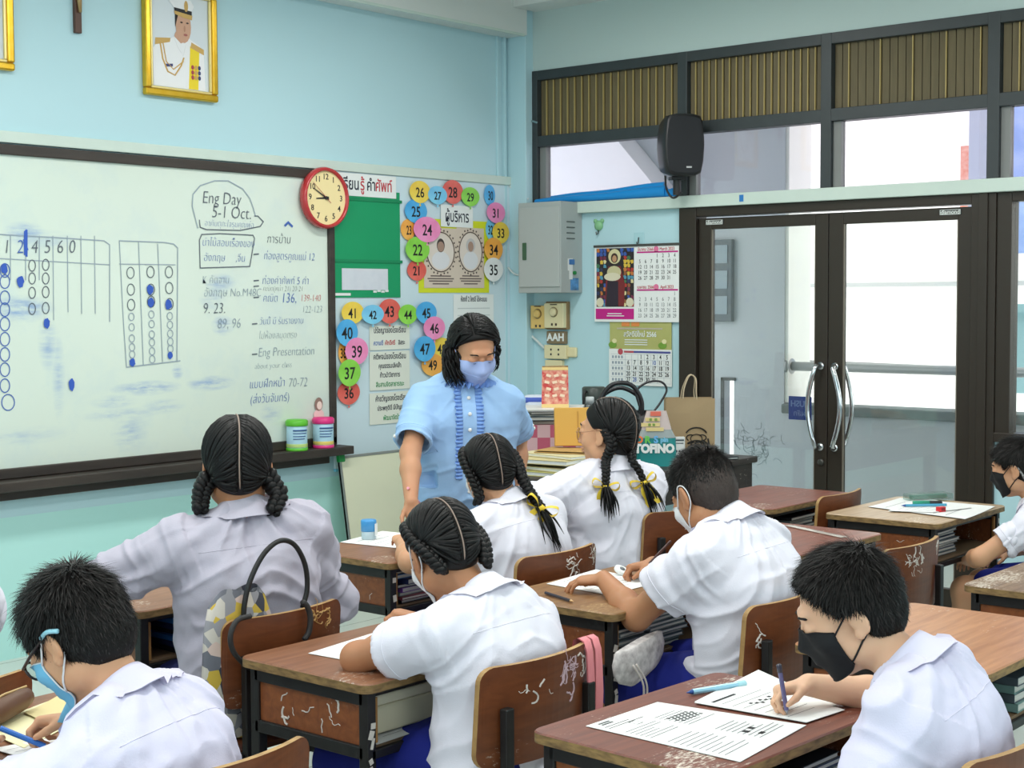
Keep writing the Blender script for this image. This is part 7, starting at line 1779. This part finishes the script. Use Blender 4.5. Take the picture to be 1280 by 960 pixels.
def boy_hair(top=.034, sides=.018, fringe=.034, front=(.058, .062, 34), nape=-.066, whorl=(.1, -.62, .78), fade=False, count=6500, lift_top=.55, mt=None):
    def go(HD, seed):
        V, F = cap_sdf(HD, .0035 if fade else .012, front, nape).mesh(.0045); N = normals(V, F); q = hl(HD, V)
        out = np.sum((V - HD['hp']((0, -.02, .02))) * N, 1) > 0
        wl = nvec(whorl)
        def length(P):
            q = hl(HD, P); hz_ = np.clip((q[:, 2] - .005) / .06, 0, 1); fr = np.clip((q[:, 1] - .02) / .05, 0, 1) * np.clip((q[:, 2] - .03) / .03, 0, 1)
            L = sides + (top - sides) * hz_ + (fringe - top) * fr * hz_; nk = np.clip((-.02 - q[:, 2]) / .05, 0, 1); return L * (1 - .65 * nk)
        def flow(P, Nn):
            q = hl(HD, P); u = q - np.array([0, -.016, .03]); u /= np.linalg.norm(u, axis=1, keepdims=True); d = (u - wl) * 1.0; d[:, 2] -= .7 * (1 - np.clip(u[:, 2], 0, 1)); d[:, 1] += .55 * np.clip(u[:, 2], 0, 1)
            return d @ HD['Rh'].T
        def lift(P): q = hl(HD, P); return .26 + (lift_top - .26) * np.clip((q[:, 2] - .03) / .07, 0, 1)
        np_obj('hair_cap', V, F, m_fade if fade else m_hairb, HD['o'])
        Vo, No = V[out], N[out]
        if not fade: hair_strands('hair', Vo, No, mt or m_hairb, HD['o'], length, flow, lift, count, .0011 * HD['sc'], seed, .18); hair_strands('hair', Vo, No, m_hairc, HD['o'], length, flow, lift, count // 4, .0011 * HD['sc'], seed + 50, .18)
        else:
            lo_ = hl(HD, Vo)[:, 2] < .030; hair_strands('shaved_sides', Vo[lo_], No[lo_], m_faded, HD['o'], lambda P: np.full(len(P), .006), flow, lift, count, .0010, seed, .1)
        if fade:
            qz = hl(HD, Vo)[:, 2] + np.random.RandomState(seed).normal(0, .007, len(Vo)); mid_ = (qz > .002) & (qz < .036); hair_strands('hair', Vo[mid_], No[mid_], m_hairb, HD['o'], lambda P: np.full(len(P), .009), flow, lift, 3500, .0011, seed + 4, .1); up = qz > .020; hair_strands('hair', Vo[up], No[up], m_hairb, HD['o'], lambda P: .010 + (top - .010) * np.clip((hl(HD, P)[:, 2] - .02) / .07, 0, 1), flow, lift, 9000, .0012, seed + 1, .05)
    return go
def girl_hair(part_tilt=0, braids=(), bows=(), nape=-.070, front=(.056, .064, 40), locks=46, french=None, loops=False, part_off=.0, gather=None):
    """smooth hair combed from a centre parting to two sides"""
    def go(HD, seed):
        hp, Rh, sc, o = HD['hp'], HD['Rh'], HD['sc'], HD['o']
        V, F = cap_sdf(HD, .009, front, nape).mesh(.0045); np_obj('hair_cap', V, F, m_hair, o)
        bv = BVHTree.FromPolygons([tuple(v) for v in V], [tuple(f) for f in F]); r = random.Random(seed); c0 = v3(0, -.016, .026)
        def surf(d, lift=0):
            d = nvec(d); h_ = bv.ray_cast(Vector(hp(c0 + d * .2)), Vector(Rh @ -d), .2 * sc)
            p = np.array(h_[0]) if h_[0] is not None else hp(c0 + d * .095); return p + Rh @ d * lift
        def part_dir(t):      # t 0 forehead .. 1 nape
            a = radians(52 - 62 * 0 + (242 - 52) * t); return v3(part_off + .018 * sin(t * 9 + seed), cos(a), sin(a))
        k = MB(); pts = [surf(part_dir(.02 + .92 * i / 40), .0016) for i in range(41)]
        k.tube([Vector(p) for p in pts], [.0008] + [.0019 * sc] * 39 + [.0008], 6); k.build('parting', m_scalp, o, True)
        for sg in (-1, 1):
            g = nvec(gather[0 if sg < 0 else 1]) if gather else nvec((sg * .80, -.52, -.50)); k = MB()
            for i in range(locks):
                t = (i + .5) / locks + r.uniform(-.008, .008); a = nvec(part_dir(min(max(t * .98, .02), .99)) + v3(sg * .05, 0, 0)); b = nvec(g + v3(0, r.uniform(-.10, .10), r.uniform(-.10, .12)) + v3(0, (.25 - .5 * t) * .35, 0) + v3(0, -.55, -.55) * max(0, t - .45) * (.6 + .8 * r.random())); pts = []; om = math.acos(max(-1, min(1, a @ b)))
                for j in range(11):
                    w = j / 10; d = (a * sin((1 - w) * om) + b * sin(w * om)) / sin(om); pts.append(Vector(surf(d, -.0012 + .0028 * sin(pi * w))))
                w_ = r.uniform(.0042, .0068) * sc; k.tube(pts, [w_ * .5] + [w_] * 9 + [w_ * .6], 6)
            k.build('combed_hair', m_hair, o, True)
        for bi, bd in enumerate(braids):
            pts = [Vector(hp(q)) for q in bd['path']] + [Vector(HD['Nk'] + np.array(q)) for q in bd.get('lpath', ())]
            for qi in range(len(pts)):
                for _ in range(3):
                    h_ = HD['sbvh'].find_nearest(pts[qi], .12)
                    if h_[0] is not None and (pts[qi] - h_[0]).dot(h_[1]) < .016: pts[qi] = h_[0] + h_[1] * .018
            mb = braid(pts, bd.get('w0', .018) * sc, bd.get('w1', .012) * sc, bd.get('turns', 4)); mb.build('braid', m_hair, o, True)
            if bd.get('tail'):
                k = MB(); e = pts[-1]; d = (pts[-1] - pts[-2]).normalized(); tl = bd['tail']
                for i in range(26):
                    s_ = Vector((r.gauss(0, .008), r.gauss(0, .008), r.gauss(0, .006))); e2 = e + Vector(bd.get('tdir', (0, 0, -1))) * tl * r.uniform(.75, 1.05) + s_ * 2.2
                    
                    for q_ in (1,):
                        h_ = HD['sbvh'].find_nearest(e2, .15)
                        if h_[0] is not None and (e2 - h_[0]).dot(h_[1]) < .010: e2 = h_[0] + h_[1] * (.010 + .008 * r.random())
                    k.tube(crom([e - d * .01 + s_ * .4, e.lerp(e2, .45) + s_ * .8 + Vector((0, -.006, 0)), e2], 4), [.0042] * 4 + [.0038, .003, .0022, .0014, .0006], 5)
                k.build('braid_tail', m_hair, o, True)
            if bd.get('bow'): bow(o, pts[-1], bd['bow'], bd.get('bs', 1.0), bd.get('bt', 0), Matrix.Rotation(bd.get('brz', 0), 3, 'Z'))
    return go
# ------------------------------------------------------------ the class
sk1, sk2, sk3, sk4 = skin_mat('tan', (206, 158, 122)), skin_mat('light', (222, 180, 148)), skin_mat('brown', (178, 128, 92)), skin_mat('warm', (196, 146, 112))
c_white, c_lav, c_grey, c_blue = cloth_mat('white', (230, 229, 240)), cloth_mat('lavender', (216, 213, 234)), cloth_mat('grey', (184, 180, 194)), cloth_mat('sky', (158, 194, 234))
c_navy = cloth_mat('royal_navy', (28, 38, 128)); c_navyd = cloth_mat('dark_navy', (26, 32, 84))
m_msk_w, m_msk_b, m_msk_k, m_msk_l = cloth_mat('mask_white', (226, 228, 230), .7, .04), cloth_mat('mask_blue', (116, 186, 222), .7, .04), cloth_mat('mask_black', (32, 32, 34), .7, .04), cloth_mat('mask_lilac', (166, 184, 230), .7, .04)
m_bow = mat('bow_yellow', (236, 206, 60), .5)
def ear_braid(sg, down, fwd_=0.0, out=.0):
    return [(sg * .066, -.030, .030), (sg * .078, -.046, -.010), (sg * .076, -.060, -.050), (sg * (.074 + out), -.066 + fwd_ * .5, -.095), (sg * (.072 + out), -.070 + fwd_, -.095 - down)]

# leaning girl at the brown desk in the middle
P_MID, I_MID = person('girl in white shirt leaning low over the brown desk on a bent left arm', (2.60, 2.215), 0, .98, (2.60, 2.275, .862), (2.585, 2.385, .958), (-22, 36, 4), sk3, c_white,
    girl_hair(braids=[dict(path=[(-.046, .030, .094), (-.074, -.014, .066), (-.083, -.044, .022), (-.074, -.070, -.030), (-.056, -.080, -.082)], w0=.018, w1=.016, turns=5), dict(path=[(.046, .030, .094), (.074, -.014, .066), (.083, -.044, .022), (.074, -.070, -.030), (.056, -.080, -.082)], w0=.018, w1=.016, turns=5)], gather=((-.80, -.42, -.15), (.80, -.42, -.15))),
    dict(L=((2.63, 2.50, .737), (-.6, .8, -.3)), R=((2.76, 2.62, .737), (1, -.2, -.6))), shoulder_drop=(0, .035), mask=dict(m=m_msk_w), short_m=c_navy, skirt=True, seed=1, hands=('rest', 'write'), spine_back=.05, hem=.47)
# boy with the black mask
P_MASK, I_MASK = person('boy in black face mask and lavender-white shirt writing on the worksheets, front right', (2.65, 1.165), 8, 1.0, (2.615, 1.225, .862), (2.60, 1.350, .952), (26, 26, 0), sk2, c_lav,
    boy_hair(top=.034, sides=.018, fringe=.020, front=(.050, .066, 33), count=13000, lift_top=.30, whorl=(.05, -.50, .84)),
    dict(L=((2.50, 1.36, .545), (-.6, -.4, -.3)), R=((2.755, 1.515, .752), (1, -.3, -.35))), mask=dict(m=m_msk_k), short_m=c_navy, seed=2, hands=('rest', 'write'), spine_back=.05,
    hand_dirs=dict(R=((-.80, .55, -.08), (-.25, -.15, -1))))
# boy with shaved sides
P_BOY, I_BOY = person('stout boy with shaved sides and white mask bending over the worn yellow-brown desk', (3.56, 2.155), 4, 1.06, (3.555, 2.20, .925), (3.556, 2.288, 1.004), (-20, 34, 0), sk3, c_white,
    boy_hair(top=.026, sides=.006, fringe=.022, front=(.064, .066, 26), nape=-.055, fade=True, count=11000, lift_top=.7), dict(L=((3.475, 2.575, .745), (-.5, .1, -.9)), R=((3.76, 2.60, .745), (.9, -.3, -.5))),
    mask=dict(m=m_msk_w), short_m=c_navy, seed=3, hands=('rest', 'write'), girth=1.14, spine_back=.055, hand_dirs=dict(L=((-.35, .92, -.12), (.05, 0, -1)), R=((-.75, .65, -.1), (-.2, -.1, -1))), shw=.158, sleeve_r=1.12)
# girl in grey with pigtails
P_GREY, I_GREY = person('girl in long-sleeved grey shirt with two looped pigtails, back turned, before the writing board', (2.60, 3.07), -18, 1.06, (2.600, 3.12, .985), (2.605, 3.145, 1.112), (-18, 10, 0), sk3, c_grey,
    girl_hair(braids=[dict(path=[(-.070, -.030, -.030), (-.088, -.036, -.060), (-.094, -.040, -.095), (-.086, -.042, -.125)], w0=.024, w1=.018, turns=2.4), dict(path=[(.070, -.030, -.030), (.088, -.036, -.060), (.094, -.040, -.095), (.086, -.042, -.125)], w0=.024, w1=.018, turns=2.4)], gather=((-.80, -.30, -.55), (.80, -.30, -.55)), part_off=.0),
    dict(L=((2.44, 3.53, .742), (-1, -.1, -.1)), R=((2.80, 3.33, .742), (.7, -.6, -.4))), mask=dict(m=m_msk_w), short_m=c_navyd, skirt=True, sleeve='long', seed=4, spine_back=.02, hem=.44, wrinkle=1.7, shw=.155, girth=1.08)
# girl with the single bow in front of the teacher
P_BOW, I_BOW = person('girl with thick braid and yellow bow seen from behind, seated in front of the teacher', (3.77, 3.09), -6, .98, (3.755, 3.165, .880), (3.735, 3.235, .985), (-22, 20, 4), sk1, c_white,
    girl_hair(braids=[dict(path=[(.052, .030, .086), (.080, -.010, .060), (.088, -.045, .010), (.082, -.075, -.050), (.092, -.098, -.110), (.108, -.118, -.165)], w0=.022, w1=.016, turns=6.5, bow=m_bow, bs=1.45, bt=.5, brz=-.8, tail=.13, tdir=(.22, -.10, -1)),
                      dict(path=[(-.052, .030, .086), (-.080, -.010, .060), (-.086, -.040, .010), (-.078, -.056, -.050), (-.070, -.05, -.10), (-.064, -.03, -.14)], w0=.021, w1=.015, turns=5)], gather=((-.80, -.35, -.35), (.80, -.35, -.35))),
    dict(L=((3.62, 3.52, .737), (-.8, .1, -.4)), R=((3.90, 3.52, .737), (.8, -.1, -.4))), mask=dict(m=m_msk_w), short_m=c_navy, skirt=True, seed=5, spine_back=.045, hem=.47)
# girl in glasses with two yellow bows
P_GLS, I_GLS = person('girl in round glasses with two long braids tied with yellow bows', (4.43, 3.265), -20, 1.04, (4.440, 3.250, .935), (4.438, 3.275, 1.062), (31, 0, 0), sk1, c_white,
    girl_hair(braids=[dict(path=[(-.070, -.030, .020), (-.080, -.058, -.030)], lpath=[(-.072, -.070, .035), (-.095, -.100, .0), (-.110, -.118, -.050)], w0=.020, w1=.012, turns=5.5, bow=m_bow, bs=1.3, bt=.2, brz=-.4, tail=.10, tdir=(.02, -.12, -1)),
                      dict(path=[(.070, -.030, .020), (.072, -.066, -.030)], lpath=[(.020, -.095, .04), (.038, -.115, .0), (.052, -.128, -.045)], w0=.018, w1=.011, turns=5.5, bow=m_bow, bs=1.3, bt=-.4, brz=-.4, tail=.11, tdir=(.35, -.12, -1))], gather=((-.78, -.50, -.20), (.78, -.50, -.20)), locks=50),
    dict(L=((4.235, 3.56, .775), (-.9, -.1, -.1)), R=((4.62, 3.54, .740), (.8, -.3, -.4))), glasses=dict(m=mat('glasses_gold', (186, 140, 110), .3, metal=.6), r=.0012, h=.021), short_m=c_navy, skirt=True, seed=6, lookdown=False, spine_back=.035, wrinkle=1.2, hem=.46, girth=1.05, sleeve_t=.78, sleeve_r=1.2)
# boy in glasses at lower left
P_GLB, I_GLB = person('boy in dark-rimmed glasses and light blue mask writing with a blue pencil, lower left', (1.625, 2.175), 20, 1.02, (1.610, 2.265, .832), (1.580, 2.365, .938), (-4, 38, 0), sk1, c_lav,
    boy_hair(top=.036, sides=.018, fringe=.036, front=(.062, .058, 26), nape=-.070, count=12000, lift_top=.38, whorl=(-.10, -.45, .86)),
    dict(L=((1.44, 2.52, .737), (-.9, 0, -.3)), R=((1.650, 2.470, .752), (1, -.4, -.3))), mask=dict(m=m_msk_b, edge=m_msk_w, loop=m_msk_w), short_m=c_navy, seed=7, hands=('rest', 'write'), spine_back=.05, shw=.152, shoulder_drop=(.045, 0),
    glasses=dict(m=mat('glasses_dark', (44, 34, 32), .3), r=.0026, h=.018, tip=mat('glasses_tip_blue', (150, 206, 222), .4)), hand_dirs=dict(R=((-.72, .70, -.02), (-.2, -.25, -1))))
# boy at the right edge
P_RGT, I_RGT = person('boy in white shirt with black mask lanyard at the right edge, behind the pale desk', (5.745, 2.045), 4, .93, (5.68, 2.158, .785), (5.655, 2.228, .897), (6, 14, 0), sk1, c_white,
    boy_hair(top=.030, sides=.014, fringe=.035, front=(.060, .060, 30), count=6000, lift_top=.4), dict(L=((5.62, 2.40, .525), (-1, .1, -.3)), R=((5.84, 2.33, .535), (.8, -.1, -.5))), mask=dict(m=m_msk_k), short_m=c_navy, seed=8, hipz=.46, spine_back=.04)
# boy whose hair alone shows in the bottom left corner
P_COR, I_COR = person('boy of whom only the dark hair shows, in the bottom left corner', (.70, 1.14), 0, 1.0, (.690, 1.195, .900), (.685, 1.270, .998), (4, 20, 0), sk1, c_white,
    boy_hair(top=.024, sides=.012, fringe=.03, count=11000, lift_top=.35), dict(L=((.60, 1.5, .72), (-.8, 0, -.4)), R=((.86, 1.5, .72), (.8, 0, -.4))), mask=dict(m=m_msk_w), short_m=c_navy, seed=9)
# classmate whose elbow shows at the left edge
P_ELB, I_ELB = person('classmate in white shirt of whom only the right elbow shows at the left edge', (1.66, 3.06), 0, 1.04, (1.66, 3.160, .930), (1.66, 3.240, 1.040), (0, 25, 0), sk1, c_white,
    boy_hair(top=.034, sides=.016, fringe=.04, count=4000, lift_top=.5), dict(L=((1.50, 3.52, .737), (-.8, 0, -.4)), R=((1.83, 3.52, .737), (1, .1, -.25))), mask=dict(m=m_msk_w), short_m=c_navy, seed=10)

# ------------------------------------------------------------ teacher
def teacher_hair(HD, seed):
    hp, Rh, sc, o = HD['hp'], HD['Rh'], HD['sc'], HD['o']
    V, F = cap_sdf(HD, .012, (.050, .068, 44), -.085).mesh(.0045); np_obj('hair_cap', V, F, m_hair, o)
    bv = BVHTree.FromPolygons([tuple(v) for v in V], [tuple(f) for f in F]); r = random.Random(5); c0 = v3(0, -.016, .026)
    def surf(d, lift):
        d = nvec(d); h_ = bv.ray_cast(Vector(hp(c0 + d * .22)), Vector(Rh @ -d), .22 * sc); p = np.array(h_[0]) if h_[0] is not None else hp(c0 + d * .098); return p + Rh @ d * lift
    for sg in (-1, 1):
        k = MB()
        for i in range(130):
            t = r.random(); a = radians(48 + 165 * t); s0 = nvec(v3(.30 + sg * .05, cos(a), sin(a)))
            az = radians(r.uniform(62, 178)); b = nvec(v3(sg * sin(az), cos(az) * .9, -.28 + r.uniform(-.1, .1))); om = math.acos(max(-1, min(1, s0 @ b))); pts = []
            for j in range(9):
                w = j / 8; d = (s0 * sin((1 - w) * om) + b * sin(w * om)) / max(sin(om), 1e-3); pts.append(surf(d, .002 + .010 * w * r.uniform(.3, 1.2)))
            L = r.uniform(.06, .135) * (1.15 if sg > 0 else .8); p = pts[-1]; out = Rh @ nvec(v3(b[0], b[1], 0)); ph = r.uniform(0, 6.28); am = r.uniform(.008, .018)
            for j in range(1, 9):
                w = j / 8; pts.append(p + v3(0, 0, -1) * L * w + out * (.012 * sin(w * 3.0) + am * .6 * sin(ph + w * 6)) + np.cross(out, v3(0, 0, 1)) * am * cos(ph + w * 6))
            ww = r.uniform(.0035, .0065); k.tube([Vector(q) for q in pts], [ww * .6] + [ww] * 12 + [ww * .8, ww * .6, ww * .4, ww * .15], 5)
        k.build('hair', m_hair, o, True)
P_TCH, I_TCH = person('teacher in ruffled light blue blouse and lilac face mask standing with head bowed', (4.565, 4.10), 143, 1.07, (4.550, 4.065, 1.205), (4.505, 3.975, 1.348), (10, 28, -4), sk4, c_blue,
    teacher_hair, dict(L=((4.80, 3.99, .76), (.6, .4, .2)), R=((4.110, 3.950, .788), (-.3, .5, .2))), mask=dict(m=m_msk_l, kf=True), seed=11, hipz=.80, standing=True, girth=1.30, shw=.158, spine_back=.0, wrinkle=.7, sleeve_t=.80, sleeve_r=1.12, hands=('rest', 'rest'),
    hand_dirs=dict(R=((-.05, -.35, -.93), (-.55, -.5, .2)), L=((0, 0, -1), (-.5, .8, 0))))
I = I_TCH; o = P_TCH
K = Sdf()
for sg in (-1, 1): K.chain([v3(sg * .06, -.01, .80), v3(sg * .078, -.01, .68), v3(sg * .10, -.01, .46)], [.085, .132, .125], .06)
K.plane(v3(0, 0, .42), v3(0, 0, -1), v3(-.5, -.5, .1), v3(.5, .5, .44)); V, F = K.mesh(.008); N = normals(V, F); V = V + N * (.006 * vnoise(V * v3(22, 22, 3), 4))[:, None]
np_obj('skirt', V, F, c_blue, o)
def onshirt(x, z, off=.001):
    h_ = I['sbvh'].ray_cast(Vector((x, .6, z)), Vector((0, -1, 0)), .8)
    return (h_[0] + h_[1] * off) if h_[0] is not None else None
m_ruf = cloth_mat('ruffle_blue', (126, 164, 224), .7, .05)
zt_ = float(I['Nk'][2])
for sg in (-1, 1):
    P = []
    for i in range(170):
        z = zt_ + .005 - i * .0022; a = onshirt(sg * .028, z); c = onshirt(sg * .056, z)
        if a is None or c is None: continue
        w = sin(i * .95) ; P.append([a, a.lerp(c, .5) + Vector((0, .008 + .006 * w, .003 * cos(i * .95))), c + Vector((sg * .003 * cos(i * .5), .006 + .008 * w, 0))])
    k = MB(); k.grid(P); k.grid([[q - Vector((0, .0012, 0)) for q in r][::-1] for r in P]); k.build('ruffle', m_ruf, o, True)
k = MB()
for i in range(7):
    p = onshirt(0, zt_ - .045 - i * .062, .002)
    if p: k.lathe([(.0075, 0), (.008, .002), (.006, .005), (.002, .006)], tuple(p), 12, Matrix.Rotation(-pi / 2, 3, 'X'))
k.build('button', mat('pearl', (236, 236, 232), .2), o, True)
# ruffled stand collar
ax = nvec(np.array(I['hp']((0, -.02, -.06))) - I['Nk']); P = []
for i in range(241):
    a = 2 * pi * i / 240; w = sin(i * .82); row = []
    for r_, h_ in ((.062, -.012), (.070, .020), (.090 + .008 * w, .036), (.118 + .012 * w, .016 + .010 * cos(i * .82))):
        row.append(Vector(I['Nk'] + v3(sin(a), cos(a), 0) * r_ * 1.02 + v3(0, 0, 1) * h_ + v3(0, .010 * cos(a), -.012 * max(0, cos(a)))))
    P.append(row)
k = MB(); k.grid(P); k.grid([[q - Vector((0, 0, .0014)) for q in r][::-1] for r in P]); k.build('ruffled_collar', m_ruf, o, True)
for sd, sg in (('R', 1), ('L', -1)):
    s_, e_, w_ = I['J'][sd]; d = nvec(e_ - s_); k = MB()
    c = s_ + (e_ - s_) * .66
    for j in range(3):
        q = c + d * .022 * j; out = v3(sg, .25, 0); h_ = I['sbvh'].ray_cast(Vector(q + out * .2), Vector(-out), .3)
        if h_[0] is not None: k.lathe([(.006, -.003), (.0075, 0), (.006, .004), (.002, .006)], tuple(h_[0]), 10, Matrix.Rotation(sg * pi / 2, 3, 'Y'))
    if k.v: k.build('sleeve_beads', _M['pearl'], o, True)
# lanyard of the boy at the right edge
I = I_RGT; pts = [I['hp'](q) for q in ((-.078, -.022, .018), (-.0795, -.034, -.02), (-.078, -.050, -.07))] + [I['Nk'] + v3(-.085, -.055, -.005), I['Nk'] + v3(-.075, -.105, -.05)]
k = MB(); k.tube(crom([Vector(p) for p in pts], 6), .0042, 6); k.build('mask_lanyard', mat('lanyard', (40, 40, 44), .6, noise=1, nscale=120, ncol=(190, 190, 190)), P_RGT, True)
# pens and pencils held in the hands
def held(I, sd, name, label, m, mt, up, L, r, back=.03, cat=None, mcap=None):
    tp_, th = I['tips'][sd]; g = I['w']((np.asarray(tp_[0]) + np.asarray(th)) / 2); u = nvec(np.asarray(up, float)); a = g - u * back; t = (a[2] - .7055) / max(u[2], .05); a = a if a[2] > .7055 else a - u * ((a[2] - .7055) / u[2])
    return stick(name, label, tuple(a), tuple(a + u * L), r, m, mt, mcap)
held(I_MASK, 'R', 'ballpoint_pen', 'purple-grey pen held upright in the masked boy\'s right hand', mat('pen_violet', (104, 98, 140), .25), mat('pen_grey', (150, 150, 156), .3), (-.16, .10, 1), .105, .005, mcap=mat('pen_dark', (56, 54, 70), .3))
held(I_BOY, 'R', 'pencil', 'dark brown pencil in the right hand of the boy with shaved sides', mat('pencil_brown', (70, 40, 36), .4), m_wtip, (.68, -.34, .65), .17, .0045)
held(I_GLB, 'R', 'pencil', 'blue pencil in the hand of the boy in glasses', mat('pencil_blue', (44, 110, 196), .4), m_wtip, (-.62, .62, .40), .10, .0055, .03)
